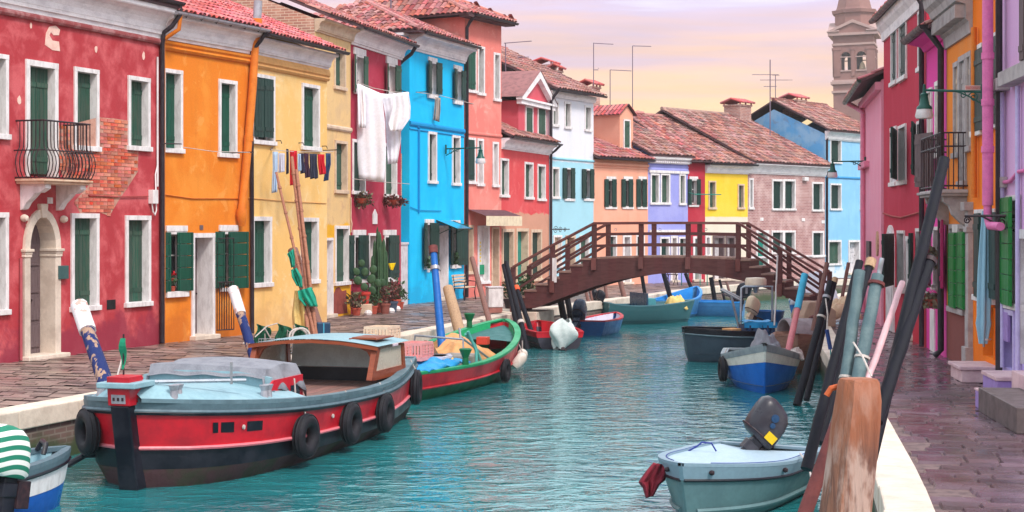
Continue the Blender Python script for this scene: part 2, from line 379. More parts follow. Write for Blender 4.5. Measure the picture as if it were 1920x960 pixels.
def stones_left():
    random.seed(5); rest = MB()
    y = 15.0
    while y < 70:
        ww = random.uniform(.20, .28) if y < 50 else .4; sl = (LQ(y+.5)-LQ(y-.5)); x0 = LQ(y)-CW; u = -random.random()*.5; mx = 6.5
        while u < mx:
            ln = random.uniform(.28, .55); x = x0-u-ln/2; yy = y+sl*(u+ln/2)*.9; z = random.uniform(-.008, .008)+.0
            hx, hy = (ln-.015)/2, (ww-.015)/2; t = [random.uniform(-.006, .006) for _ in range(4)]
            sk = sl*.9
            if u+ln > .05 and x+hx < x0+.3:
                rest.quad((x-hx, yy-hy+sk*hx, z+t[0]), (x+hx, yy-hy-sk*hx, z+t[1]), (x+hx, yy+hy-sk*hx, z+t[2]), (x-hx, yy+hy+sk*hx, z+t[3]))
            u += ln
        y += ww
    kind(rest.build('paving_stones', PAVL, pl), 'stuff')
stones_left()
# ================================================================ house kit
def tile_mesh(matl, r=.085, L=.44, seg=4):
    b = MB(); n = seg+1
    for j, (y, rr, dz) in enumerate(((0, r, .022), (L, r*.82, 0))):
        for i in range(n):
            t = math.pi*i/seg; b.v.append((rr*math.cos(t), y, rr*.75*math.sin(t)+dz))
    for i in range(seg): b.f.append((i, i+1, n+i+1, n+i))
    for i in range(n):
        t = math.pi*i/seg; b.v.append(((r-.016)*math.cos(t), 0, (r*.75-.016)*math.sin(t)+.022))
    for i in range(seg): b.f.append((2*n+i, 2*n+i+1, i+1, i))
    return b.mesh('roof_tile', matl)
TM = {}
def tmesh(m):
    if m.name not in TM: TM[m.name] = tile_mesh(m)
    return TM[m.name]
def inpoly(x, y, P):
    c = False; n = len(P)
    for i in range(n):
        x1, y1 = P[i]; x2, y2 = P[(i+1) % n]
        if (y1 > y) != (y2 > y) and x < (x2-x1)*(y-y1)/(y2-y1)+x1: c = not c
    return c
class House:
    def __init__(s, name, label, A, B, zt, matl, depth=6., cat='house', dl=None):
        s.A = V((A[0], A[1], 0)); s.B = V((B[0], B[1], 0)); d = s.B-s.A; s.W = d.length; s.t = d.normalized(); s.inn = V((-s.t.y, s.t.x, 0))
        s.root = empty(name, s.A, math.atan2(s.t.y, s.t.x), label, cat); s.zt = zt; s.mat = matl; s.D = depth; s.holes = []; s.slope = .42; s.gable = True; s.rec = .13
    def at(s, px, py, o=0.0):        # picture point -> (s, z) on the plane o metres in front of the wall
        r = V(((px-960)/F, 1, 0)); n = s.inn; k = (s.A-n*o).dot(n)/r.dot(n); p = r*k; return (p-s.A).dot(s.t), EYE+(HZ-py)/F*k
    def rect(s, x0, y0, x1, y1, o=0.0):
        xc = (x0+x1)/2; s0 = s.at(x0, y0, o)[0]; s1 = s.at(x1, y0, o)[0]; return s0, s1, s.at(xc, y1, o)[1], s.at(xc, y0, o)[1]
    def part(s, mb, name, m, parent=None, **k): return mb.build(name, m, parent or s.root, **k)
    def win(s, x0, y0, x1, y1, kind='c', sm=None, fm=None, b=.085, rd=.22, sill=True, rect=None, pane=None, lintel=True):
        s0, s1, z0, z1 = rect or s.rect(x0, y0, x1, y1); sm = sm or GREEN; fm = fm or WHITE
        s.holes.append((s0+.012, s1-.012, z0+.012, z1-.012, rd)); f = MB(); pr = .035
        f.box(s0, s0+b, -pr, rd, z0, z1-b); f.box(s1-b, s1, -pr, rd, z0, z1-b); f.box(s0-.003, s1+.003, -pr-.004, rd, z1-b, z1)
        w = s.part(f, 'window', fm)
        if sill: s.part(MB().box(s0-.035, s1+.035, -.075, rd+.002, z0-.045, z0+.055), 'sill', fm, w, bevel=.008)
        a, e, c, g = s0+b, s1-b, z0+.055, z1-b
        if kind == 'c':
            mid = (a+e)/2
            for (u, v) in ((a+.004, mid-.003), (mid+.003, e-.004)): s.part(s.leafmb(u, v, c+.005, g-.005, s.rec, s.rec+.035), 'shutter', sm, w)
        else:
            gl = MB().box(a, e, rd-.03, rd-.015, c, g); s.part(gl, 'pane', pane or GLASS, w)
            fr = MB(); t = .04
            fr.box(a, a+t, rd-.07, rd-.032, c, g); fr.box(e-t, e, rd-.07, rd-.032, c, g); fr.box(a+t, e-t, rd-.07, rd-.032, g-t, g); fr.box(a+t, e-t, rd-.07, rd-.032, c, c+t)
            fr.box((a+e)/2-.03, (a+e)/2+.03, rd-.068, rd-.033, c+t, g-t); fr.box(a+t, e-t, rd-.066, rd-.034, c+(g-c)*.6, c+(g-c)*.6+.03)
            s.part(fr, 'casement', CURT if kind == 'w' else WHITE, w)
        return w
    def leafmb(s, u, v, z0, z1, y0, y1, style='v'):
        f = MB(); n = max(2, round((v-u)/.13)); g = .006
        if style == 'v':
            for i in range(n): f.box(u+(v-u)*i/n+g/2, u+(v-u)*(i+1)/n-g/2, y0, y1, z0, z1)
            h = z1-z0
            for q in (.14, .84): f.box(u+.01, v-.01, y0-.014, y0, z0+h*q-.045, z0+h*q+.045)
        else:
            n = max(3, round((z1-z0)/.26))
            for i in range(n): f.box(u, v, y0, y1, z0+(z1-z0)*i/n+g, z0+(z1-z0)*(i+1)/n-g)
        return f
    def leaf(s, x0, y0, x1, y1, m=None, o=.05, ang=0., hinge='l', style='v', boards=False, w=None):
        """an opened shutter leaf against (ang 0) or swung out from the wall"""
        s0, s1, z0, z1 = s.rect(x0, y0, x1, y1, o); m = m or GREEN
        if w: 
            if hinge == 'l': s1 = s0+w
            else: s0 = s1-w
        W_ = s1-s0
        e = empty('shutter', (s0 if hinge == 'l' else s1, -o, 0)); e.parent = s.root; e.rotation_euler = (0, 0, -ang if hinge == 'l' else ang)
        u, v = (0, W_) if hinge == 'l' else (-W_, 0)
        if boards:
            n = max(3, round((z1-z0)/.24))
            for i in range(n): s.part(MB().box(u, v, -.02, .02, z0+(z1-z0)*i/n+.006, z0+(z1-z0)*(i+1)/n-.006), 'board', m, e, bevel=.006)
            [s.part(MB().box(q, q+.045, -.032, -.021, z0+.03, z1-.03), 'batten', m, e) for q in (u+.03, v-.075)]
        else: s.part(s.leafmb(u, v, z0, z1, -.02, .02, style), 'leaf_boards', m, e)
        return e
    def lintel(s, x0, y0, x1, y1, m=None, name='lintel', pr=.05):
        s0, s1, z0, z1 = s.rect(x0, y0, x1, y1); return s.part(MB().box(s0, s1, -pr, .012, z0, z1), name, m or WHITE, bevel=.006)
    def open(s, x0, y0, x1, y1, rd=.24, fm=None, pane=None, jamb=.06, curtain=True):
        """window opening behind opened leaves: stone jambs, casement, glass"""
        return s.win(x0, y0, x1, y1, 'o', None, fm, jamb, rd, False, None, pane)
    def door(s, x0, y0, x1, y1, m=None, fm=None, b=.11, rd=.3, step=True, panels=True, zb=0.):
        s0, s1, z0, z1 = s.rect(x0, y0, x1, y1); z0 = zb; m = m or WOODD; fm = fm or WHITE
        s.holes.append((s0+.012, s1-.012, z0, z1-.012, rd)); f = MB(); pr = .04
        f.box(s0, s0+b, -pr, rd, z0, z1-b); f.box(s1-b, s1, -pr, rd, z0, z1-b); f.box(s0-.003, s1+.003, -pr-.004, rd, z1-b, z1)
        d = s.part(f, 'door_frame', fm); a, e = s0+b, s1-b
        g = MB().box(a, e, rd-.06, rd-.01, z0+.02, z1-b)
        if panels:
            h = z1-b-z0; mid = (a+e)/2
            for i in range(3):
                for (u, v) in ((a+.06, mid-.04), (mid+.04, e-.06)): 
                    if v-u > .05: g.box(u, v, rd-.078, rd-.061, z0+.1+h*.31*i, z0+h*.31*(i+1))
        dd = s.part(g, 'door', m, d); s.part(MB().lathe([(.0, -.025), (.02, -.015), (.025, 0), (.02, .015), (0, .025)], 8, (e-.06, rd-.09, z0+1.0)), 'handle', IRON, d)
        if step: s.part(MB().box(s0-.04, s1+.04, -.16, rd, .0, z0+.09 if z0 else .1), 'step', CURB, d, bevel=.012)
        return d
    def wall(s, side_mat=None, m=None):
        m = m or s.mat; W, zt, D = s.W, s.zt, s.D; f = MB()
        su = sorted({0., W, *[min(max(h[0], 0), W) for h in s.holes], *[min(max(h[1], 0), W) for h in s.holes]})
        zu = sorted({-.6, zt, *[h[2] for h in s.holes], *[h[3] for h in s.holes]})
        for a, b in zip(su, su[1:]):
            if b-a < 1e-5: continue
            for c, d in zip(zu, zu[1:]):
                if d-c < 1e-5: continue
                ms, mz = (a+b)/2, (c+d)/2
                if any(h[0] < ms < h[1] and h[2] < mz < h[3] for h in s.holes): continue
                f.quad((a, 0, c), (b, 0, c), (b, 0, d), (a, 0, d))
        for a, b, c, d, r in s.holes:
            f.quad((a, 0, c), (a, r, c), (a, r, d), (a, 0, d)); f.quad((b, r, c), (b, 0, c), (b, 0, d), (b, r, d))
            f.quad((a, 0, d), (a, r, d), (b, r, d), (b, 0, d)); f.quad((a, r, c), (a, 0, c), (b, 0, c), (b, r, c)); f.quad((a, r, c), (b, r, c), (b, r, d), (a, r, d))
        w = s.part(f, 'wall', m); g = MB(); top = zt+s.slope*D/2-.12
        for x in (0, W):
            P = [(x, 0, -.6), (x, 0, zt), (x, D/2, top if s.gable else zt), (x, D, zt), (x, D, -.6)]
            if x: P.reverse()
            P.reverse(); g.quad(*P)
        g.quad((W, D, -.6), (0, D, -.6), (0, D, zt), (W, D, zt)); s.part(g, 'side_wall', side_mat or m); s.w = w
        return w
    def profile(s, name, pts, m, s0=None, s1=None, smooth=False):
        """moulding run along the facade: pts (out, z), closed against the wall"""
        s0 = 0 if s0 is None else s0; s1 = s.W if s1 is None else s1
        return s.part(MB().prism([(-o, z) for o, z in pts], s1-s0, 'x', s0), name, m, fixn=True)
    def cornice(s, z0, z1, out, m=None, name='cornice', s0=None, s1=None):
        h = z1-z0; pts = [(-.02, z0), (.05, z0), (.06, z0+h*.12), (.10, z0+h*.14), (.11, z0+h*.24)]
        for i in range(6): t = i/5; pts.append((.12+(out-.14)*(1-math.cos(t*math.pi/2)), z0+h*(.26+.56*math.sin(t*math.pi/2))))
        pts += [(out, z0+h*.86), (out, z1), (-.02, z1)]
        return s.profile(name, pts, m or CORN, s0, s1)
    def band(s, px, py, t=.06, out=.05, m=None, name='string_course', s0=None, s1=None):
        z = s.at(px, py)[1]; return s.profile(name, [(-.01, z-t), (out*.5, z-t), (out, z-t*.4), (out, z+t*.4), (out*.6, z+t), (-.01, z+t)], m or s.mat, s0, s1)
    def gutter(s, z, over, m=None, a=-.05, b=None, r=.075):
        b = s.W+.05 if b is None else b; g = MB(); n = 7
        for q in range(2):
            R = r-q*.012
            for i in range(n):
                t = math.pi*i/(n-1); g.v.append((a, -over-.03+R*math.cos(t), z-R*math.sin(t))); g.v.append((b, -over-.03+R*math.cos(t), z-R*math.sin(t)))
        for i in range(n-1):
            g.f.append((2*i, 2*i+1, 2*i+3, 2*i+2)); k = 2*n; g.f.append((k+2*i, k+2*i+2, k+2*i+3, k+2*i+1))
        for e in (0, 1): g.f.append(tuple(2*i+e for i in (range(n) if e else reversed(range(n)))))
        return s.part(g, 'gutter', m or GUT, fixn=False)
    def pipe(s, path, r=.045, m=None, name='downpipe', n=10): return s.part(MB().tube(path, r, n), name, m or GUT, smooth=True)
    def roof(s, ez, over=.35, rd=None, hipL=False, hipR=False, oL=.06, oR=.12, pitch=.19, m=None, indiv=0, tl=.36, back=True, name='roof', y0=0., s0=None, s1=None, slope=None):
        m = m or TILE; rd = rd or s.D/2; k = slope or s.slope; s0 = 0 if s0 is None else s0; s1 = s.W if s1 is None else s1
        a, b = s0-oL, s1+oR; ye = y0-over; yr = y0+rd; zr = ez+k*(rd+over); yb = y0+2*rd+over
        ra = a+(rd+over) if hipL else a; rb = b-(rd+over) if hipR else b
        if rb < ra: ra = rb = (a+b)/2
        planes = [[V((a, ye, ez)), V((b, ye, ez)), V((rb, yr, zr)), V((ra, yr, zr))]]
        if hipL: planes.append([V((a, yb, ez)), V((a, ye, ez)), V((ra, yr, zr))])
        if hipR: planes.append([V((b, ye, ez)), V((b, yb, ez)), V((rb, yr, zr))])
        bk = [V((b, yb, ez)), V((a, yb, ez)), V((ra, yr, zr)), V((rb, yr, zr))]
        d = MB(); th = V((0, 0, -.07))
        for P in planes+[bk]:
            P2 = [p-V((0, 0, .012)) for p in P]; d.quad(*P2); d.quad(*[p+th for p in reversed(P2)])
            for i in range(len(P2)): j = (i+1) % len(P2); d.quad(P2[i], P2[i]+th, P2[j]+th, P2[j])
        R = s.part(d, name, DECK); n = 0; rest = MB(); tm = tmesh(m); cnt = 0
        for P in planes: 
            e = P[1]-P[0]; L = e.length; e.normalize(); mid = P[2] if len(P) == 3 else (P[2]+P[3])/2
            up = (mid-P[0]); up = (up-e*up.dot(e)); H = up.length; up.normalize(); nn = e.cross(up).normalized()
            loc = [((p-P[0]).dot(e), (p-P[0]).dot(up)) for p in P]
            nc = int(L/pitch); nr = int(H/tl)
            for i in range(nc):
                for j in range(nr+1):
                    x = (i+.5)*L/nc; y = j*tl-.05
                    if not inpoly(x, y+.10, loc): continue
                    px = random.uniform(-.008, .008); rz = random.uniform(-.05, .05); tilt = random.uniform(-.02, .03)
                    o = P[0]+e*(x+px)+up*(y+random.uniform(-.015, .015))+nn*random.uniform(0, .012)
                    e2 = (e*math.cos(rz)+up*math.sin(rz)); u2 = (up*math.cos(rz)-e*math.sin(rz)+nn*tilt).normalized()
                    mw = Matrix(((e2.x, u2.x, nn.x, o.x), (e2.y, u2.y, nn.y, o.y), (e2.z, u2.z, nn.z, o.z), (0, 0, 0, 1))) @ Matrix.Scale(pitch/.18, 4, V((1, 0, 0)))
                    if cnt < indiv: link('roof_tile', tm, R, mw); cnt += 1
                    else:
                        q = len(rest.v); rest.v += [tuple(mw @ v.co) for v in tm.vertices]; rest.f += [tuple(q+w for w in p.vertices) for p in tm.polygons]
        if rest.v: kind(s.part(rest, 'roof_tiles', m, R), 'stuff')
        # ridge cap
        if rb-ra > .2: s.part(MB().tube([(ra, yr, zr+.02), (rb, yr, zr+.02)], .10, 8), 'ridge_tiles', m, R)
        for flag, c0, r0 in ((hipL, V((a, ye, ez)), V((ra, yr, zr))), (hipR, V((b, ye, ez)), V((rb, yr, zr)))):
            if flag: s.part(MB().tube([c0+V((0, 0, .05)), r0+V((0, 0, .05))], .085, 8), 'hip_tiles', m, R)
        s.R = R; return R
    def chimney(s, px, y0, y1, w, inset, m=None, dd=None, cap=True, par=None):
        """chimney at picture column px, standing 'inset' metres behind the facade"""
        sx, zt = s.at(px, y0, -inset); zb = s.at(px, y1, -inset)[1]-.5; m = m or BRK; dd = dd or w
        b = MB().box(sx-w/2, sx+w/2, inset-dd/2, inset+dd/2, zb, zt-.28)
        b.box(sx-w/2-.05, sx+w/2+.05, inset-dd/2-.05, inset+dd/2+.05, zt-.36, zt-.281)
        c = s.part(b, 'chimney', m, par or s.R)
        if cap:
            k = MB()
            for i in range(3):
                for q in (-1, 1): k.box(sx-w/2+i*w/2-.03, sx-w/2+i*w/2+.03, inset+q*dd/2-.03, inset+q*dd/2+.03, zt-.281, zt-.16)
            for q in (-1, 1):
                k.quad((sx-w/2-.14, inset+q*(dd/2+.14), zt-.18), (sx+w/2+.14, inset+q*(dd/2+.14), zt-.18), (sx+w/2+.14, inset, zt+.02), (sx-w/2-.14, inset, zt+.02))
                k.quad((sx-w/2-.14, inset+q*(dd/2+.14), zt-.22), (sx+w/2+.14, inset+q*(dd/2+.14), zt-.22), (sx+w/2+.14, inset, zt-.02), (sx-w/2-.14, inset, zt-.02))
                for i in range(6):
                    xx = sx-w/2-.1+(w+.2)*i/5; k.tube([(xx, inset+q*(dd/2+.16), zt-.17), (xx, inset, zt+.035)], .055, 6)
            s.part(k, 'chimney_cap', TILEN, par or s.R)
        return c
BRK = brickmat('chimney_brick', C(176, 120, 108), C(150, 100, 96), C(190, 170, 160))
# ================================================================ left bank houses
# --- red house with balcony
P_RED = plaster('plaster_red', C(176, 56, 64), C(212, 104, 108), .8, 1.7, (.42, .64), c3=C(236, 190, 182), amt3=.0, low=(*C(140, 44, 66), .8))
H = House('red_house', 'weathered red house with an iron balcony and a bare brick patch', (-9.70, 28.25), (-7.5, 34.1), 6.95, P_RED, 7)
for r in ((-28, 100, 14, 256), (138, 128, 184, 279), (239, 144, 280, 279)): H.win(*r, 'c', GREENW, REVEAL if 0 else WHITE, .085, .30)
for r in ((-28, 398, 14, 587), (132, 400, 184, 579), (234, 404, 281, 571)): H.win(*r, 'c', GREENW, WHITE, .095, .32)
wb = H.win(47, 115, 107, 332, 'c', GREENW, WHITE, .11, .34, sill=False)
# arched door
s0, s1, zb, zt = H.rect(42, 392, 110, 674); zb = 0; zs = H.at(76, 462)[1]; w = s1-s0; cx = (s0+s1)/2; r = w/2
H.holes.append((s0+.1, s1-.1, 0, zt-.12, .42))
def arch_pts(cx, r, zs, zt, n=12): return [(cx+r*math.cos(math.pi*i/n), zs+(zt-zs)*math.sin(math.pi*i/n)) for i in range(n+1)]
f = MB()
for (a, b) in ((s0, s0+.17), (s1-.17, s1)): f.box(a, b, -.06, .42, 0, zs-.14); 
fr = H.part(f, 'door_frame', CURB, bevel=.012)
for (a, b) in ((s0, s0+.17), (s1-.17, s1)):
    c = MB(); c.box(a-.02, b+.02, -.08, .42, zs-.20, zs-.15); c.box(a-.045, b+.045, -.115, .42, zs-.10, zs-.045); c.box(a-.02, b+.02, -.09, .42, zs-.15, zs-.10); H.part(c, 'capital', CURB, fr, bevel=.012)
o_, i_ = arch_pts(cx, r, zs-.045, zt), arch_pts(cx, r-.16, zs-.045, zt-.15); a = MB()
for i in range(12):
    for (y0, y1) in ((-.06, .42),):
        P = [o_[i], o_[i+1], i_[i+1], i_[i]]
        a.quad(*[(p[0], y0, p[1]) for p in P]); a.quad(*[(p[0], y0, p[1]) for p in (P[2], P[3])], *[(p[0], y1, p[1]) for p in (P[3], P[2])]); a.quad((P[1][0], y0, P[1][1]), (P[0][0], y0, P[0][1]), (P[0][0], y1, P[0][1]), (P[1][0], y1, P[1][1]))
H.part(a, 'arch', CURB, fr); H.part(MB().prism([(cx-.07, zt-.17), (cx+.07, zt-.17), (cx+.11, zt+.10), (cx-.11, zt+.10)], .12, 'y', -.10), 'keystone', CURB, fr, bevel=.02, fixn=True)
# spandrel infill so that the square opening reads as an arch
sp = MB(); ip = i_
for side in (0, 1):
    pts = ip[:7] if side == 0 else ip[6:]; corner = (s1-.1, zt-.1) if side == 0 else (s0+.1, zt-.1)
    for i in range(len(pts)-1): sp.quad((pts[i][0], -.002, pts[i][1]), (pts[i+1][0], -.002, pts[i+1][1]), (corner[0], -.002, corner[1]))
H.part(sp, 'wall_infill', P_RED)
d = MB().box(s0+.17, s1-.17, .30, .36, .08, zt-.05)
for i in range(4):
    for (u, v) in ((s0+.22, cx-.03), (cx+.03, s1-.22)): d.box(u, v, .275, .299, .2+i*.52, .2+i*.52+.42)
H.part(d, 'door', WOODD, fr); H.part(MB().box(s0-.08, s1+.08, -.22, .3, 0, .08), 'step', CURB, fr, bevel=.012)
H.part(MB().lathe([(0, -.03), (.03, -.01), (.03, .01), (0, .03)], 8, (cx+.05, .26, 1.1)), 'handle', IRON, fr)
# balcony
a0, _ = H.at(30, 330); a1, _ = H.at(118, 330); zf = H.at(100, 336, .4)[1]; ou = .62
bal = H.part(MB().box(a0, a1, -ou, .0, zf-.10, zf).box(a0-.04, a1+.04, -ou-.05, .0, zf-.05, zf-.012), 'balcony', mat('rusty_limestone', C(216, 186, 160), .8, C(190, 120, 84), .7, 3, bmp=.2), bevel=.01)
for c in (a0+.12, a1-.22):
    pr = [(0, zf-.10), (-.56, zf-.10), (-.56, zf-.18), (-.50, zf-.22), (-.42, zf-.26), (-.34, zf-.26), (-.26, zf-.34), (-.14, zf-.44), (-.06, zf-.56), (0, zf-.58)]
    H.part(MB().prism([(y, z) for y, z in pr], .17, 'x', c), 'corbel', WHITE, bal, fixn=True)
zt_ = zf+1.06; zm = zf+.52
def basket(x, y, nx, ny):   # one bulging bar
    pr = [(0, 1.06), (0, .72), (.01, .58), (.06, .50), (.11, .40), (.125, .28), (.10, .14), (.04, .03), (.0, .01)]
    return [(x+nx*o, y+ny*o, zf+h) for o, h in pr]
nb = 0
for i in range(15): H.part(MB().tube(basket(a0+(a1-a0)*i/14, -ou, 0, -1), .011, 5), 'balcony_bar', IRON, bal)
for i in range(1, 7):
    for x, n_ in ((a0, -1), (a1, 1)): H.part(MB().tube(basket(x, -ou*i/7, n_, 0), .011, 5), 'balcony_bar', IRON, bal)
for h, o, r_ in ((1.07, 0, .018), (.52, .06, .013), (.02, .02, .014)):
    H.part(MB().tube([(a0-o, 0, zf+h), (a0-o, -ou-o, zf+h), (a1+o, -ou-o, zf+h), (a1+o, 0, zf+h)], r_, 6), 'balcony_rail', IRON, bal)
H.wall()
# bare brick patch
BR = mat('old_brick', C(204, 84, 58), .9, C(222, 136, 104), .6, 9, bmp=.5, var=.30); MORT = mat('lime_mortar', C(198, 150, 132), .95, C(150, 92, 80), .6, 6, bmp=.4)
poly = [H.at(x, y) for x, y in ((104, 236), (138, 232), (184, 220), (212, 222), (239, 226), (240, 284), (259, 283), (258, 322), (240, 350), (222, 376), (205, 405), (186, 398), (150, 400), (139, 378), (168, 345), (120, 335), (104, 300))]
bw = H.part(MB().quad(*[(x, -.004, z) for x, z in reversed(poly)]), 'mortar_patch', MORT, H.w, fixn=False)
bme = MB().box(0, .225, -.016, .0, 0, .06).mesh('brick', BR)
bmh = MB().box(0, .105, -.014, .0, 0, .06).mesh('brick', BR)
z = min(p[1] for p in poly); k = 0
while z < max(p[1] for p in poly):
    x = min(p[0] for p in poly)-(.12 if k % 2 else 0)
    while x < max(p[0] for p in poly):
        m_, wd_ = (bme, .24) if k % 3 else (bmh, .12)
        if inpoly(x+wd_/2, z+.03, poly) and inpoly(x+wd_*.85, z+.03, poly) and inpoly(x+wd_*.1, z+.03, poly) and not any(h[0] < x+wd_ and x < h[1] and h[2] < z+.06 and z < h[3] for h in H.holes):
            o = link('brick', m_, H.w, Matrix.Translation((x+random.uniform(-.004, .004), random.uniform(-.006, .004), z)))
        x += wd_
    z += .073; k += 1
# cornice, gutter, pipes, small fittings
H.cornice(6.50, 7.12, .42); H.profile('rope_moulding', [(-.01, 6.38), (.06, 6.38), (.085, 6.42), (.085, 6.46), (.05, 6.499), (-.01, 6.499)], mat('red_moulding', C(150, 70, 72), .85, C(196, 150, 150), .6, 5))
H.gutter(7.26, .46, b=H.W+.12); H.roof(7.2, .46, 3.5, indiv=0, pitch=.2)
W_ = H.W
H.pipe([(W_+.05, -.46, 7.2), (W_+.05, -.46, 7.0), (W_-.02, -.30, 6.75), (W_-.05, -.12, 6.62), (W_-.05, -.09, 6.4), (W_-.05, -.09, .02)], .05)
H.pipe([(W_-.16, -.04, 6.1), (W_-.16, -.04, 3.35)], .022, WHITE, 'conduit')
def addbox(H, x0, y0, x1, y1, out, m, name, b=.008):
    a, c, z0, z1 = H.rect(x0, y0, x1, y1); return H.part(MB().box(a, c, -out, 0, z0, z1), name, m, bevel=b)
addbox(H, 278, 356, 288, 382, .12, WHITE, 'electric_box')
x_, z_ = H.at(284, 380, .05); H.pipe([(x_, -.06, z_), (x_+.02, -.07, z_-.18), (x_+.1, -.07, z_-.26), (x_+.17, -.06, z_-.16), (x_+.15, -.05, z_+.6), (W_-.16, -.04, z_+.8)], .016, WHITE, 'cable')
addbox(H, 104, 498, 122, 523, .09, mat('green_box', C(60, 92, 92), .5), 'letter_box'); addbox(H, 200, 562, 216, 580, .015, ROOM, 'vent'); addbox(H, 88, 370, 98, 382, .02, WHITE, 'number_plate')
for px, py in ((41, 409), (115, 411)):
    x_, z_ = H.at(px, py); H.part(MB().lathe([(.0, 0), (.06, .01), (.075, .06), (.05, .12), (0, .14)], 10, (x_, 0, z_), Matrix.Rotation(math.pi/2, 3, 'X')), 'stone_boss', CURB, smooth=True)
x_, z_ = H.at(36, 484); H.pipe([(x_, -.04, z_), (x_, -.04, .02)], .03, mat('pink_conduit', C(178, 84, 92), .7), 'conduit')
p = [H.at(x, y, .02) for x, y in ((165, 366), (215, 369), (277, 368))]; H.pipe([(a, -.03, b) for a, b in p], .012, mat('red_cable', C(168, 70, 70), .8), 'cable')
pp = [H.at(x, y) for x, y in ((86, 62), (92, 50), (104, 48), (112, 56), (110, 66), (100, 66), (95, 60), (92, 66), (98, 76), (110, 78), (112, 96), (98, 94), (84, 84))]
H.part(MB().prism([(a, b) for a, b in pp], .008, 'y', -.008), 'plaster_patch', mat('bare_plaster', C(236, 200, 186), .9, C(220, 160, 150), .5, 8), fixn=True)
for cx_, cz_, r_ in ((180, 92, .05), (269, 104, .06), (36, 188, .06), (58, 48, .04)):
    a, b = H.at(cx_, cz_); H.part(MB().prism([(a+r_*math.cos(t)*random.uniform(.6, 1.1), b+r_*math.sin(t)*random.uniform(.8, 1.6)) for t in [i*.7 for i in range(9)]], .006, 'y', -.006), 'plaster_patch', MATS['bare_plaster'], fixn=True)
# --- orange house
P_OR = plaster('plaster_orange', C(226, 126, 32), C(238, 152, 58), .6, .8, low=(*C(176, 84, 30), .4), c3=C(242, 176, 96), amt3=.35)
H = House('orange_house', 'deep orange house with a white door and thick orange flue pipe', (-7.5, 34.1), (-6.08, 37.2), 6.95, P_OR, 7)
H.win(304, 130, 341, 283, 'c', GREEN); H.win(409, 150, 443, 292, 'c', GREEN)
H.open(311, 434, 348, 547); H.lintel(310, 423, 349, 434); H.lintel(308, 546, 349, 557, name='sill', pr=.09)
H.open(413, 434, 443, 539); H.lintel(410, 422, 444, 433); H.lintel(411, 539, 443, 546, name='sill', pr=.09)
H.leaf(304, 435, 320, 549, GREEN, .06, boards=True); H.leaf(333, 435, 358, 546, GREEN, .06, .12, boards=True)
H.leaf(405, 434, 421, 541, GREEN, .06, boards=True); H.leaf(429, 434, 458, 541, GREEN, .06, .2, boards=True)
H.door(358, 437, 401, 632, WOODD, WHITE, .10, .45)
g = empty('iron_gate', (H.at(400, 520)[0], -.06, 0)); g.parent = H.root; g.rotation_euler = (0, 0, -.35)
zt_ = H.at(412, 447)[1]
for i in range(8): H.part(MB().tube([(.04+i*.065, 0, .18), (.04+i*.065, 0, zt_*.56 if 0 < i < 7 else zt_)], .011, 5), 'bar', IRON, g)
for z in (.18, zt_*.56, zt_): H.part(MB().tube([(.03, 0, z), (.5, 0, z)], .014, 5), 'rail', IRON, g)
addbox(H, 374, 422, 380, 431, .02, WOODD, 'number_plate')
H.wall(); H.cornice(6.50, 7.02, .36); H.profile('rope_moulding', [(-.01, 6.28), (.05, 6.28), (.09, 6.33), (.06, 6.38), (.10, 6.42), (.10, 6.47), (-.01, 6.499)], P_OR)
ORP = mat('orange_pipe_paint', C(222, 124, 36), .6, C(200, 100, 28), .5, 5)
H.gutter(7.06, .42, ZINC); H.roof(7.08, .42, 3.6, oL=0, oR=.0, pitch=.165, m=TILEN, indiv=300)
for i in range(6): H.part(MB().tube([(.3+i*.55, -.52, 7.05), (.3+i*.55, -.46, 6.97), (.3+i*.55, -.38, 7.02)], .012, 5), 'gutter_bracket', GUT)
H.pipe([(.12, -.44, 7.0), (.12, -.40, 6.7), (.02, -.2, 6.55), (.03, -.06, 6.45), (.03, -.06, .02)], .045, ORP)
W_ = H.W; H.pipe([(W_-.03, -.46, 7.02), (W_-.04, -.3, 6.8), (W_-.06, -.07, 6.55), (W_-.03, -.07, .02)], .048)
# flue
pts = [(484, 2), (482, 40), (479, 70), (474, 160), (466, 260), (458, 350), (453, 396)]; P = [(lambda q: (q[0], -.13, q[1]))(H.at(x, y, .13)) for x, y in pts]
fl = H.part(MB().tube(P[1:], .095, 14), 'flue_pipe', ORP, smooth=True)
H.part(MB().tube([P[0], (P[1][0], -.13, P[1][2]+.0)], .10, 14), 'flue_cap', ZINC, fl, smooth=True)
for i, k in ((1, .118), (2, .118), (4, .11)): 
    c = V(P[i]); H.part(MB().tube([c+V((0, 0, .06)), c-V((0, 0, .06))], k, 14), 'collar', ORP, fl)
e_ = V(P[-1]); H.part(MB().tube([e_+V((0, 0, .05)), e_-V((0, 0, .08)), e_-V((-.01, 0, .2)), e_-V((-.03, 0, .34))], [.11, .13, .10, .07], 14), 'flue_foot', ORP, fl, smooth=True)
p = [H.at(x, y, .02) for x, y in ((304, 364), (360, 372), (455, 372))]; H.pipe([(a, -.02, b) for a, b in p], .014, ORP, 'cable')
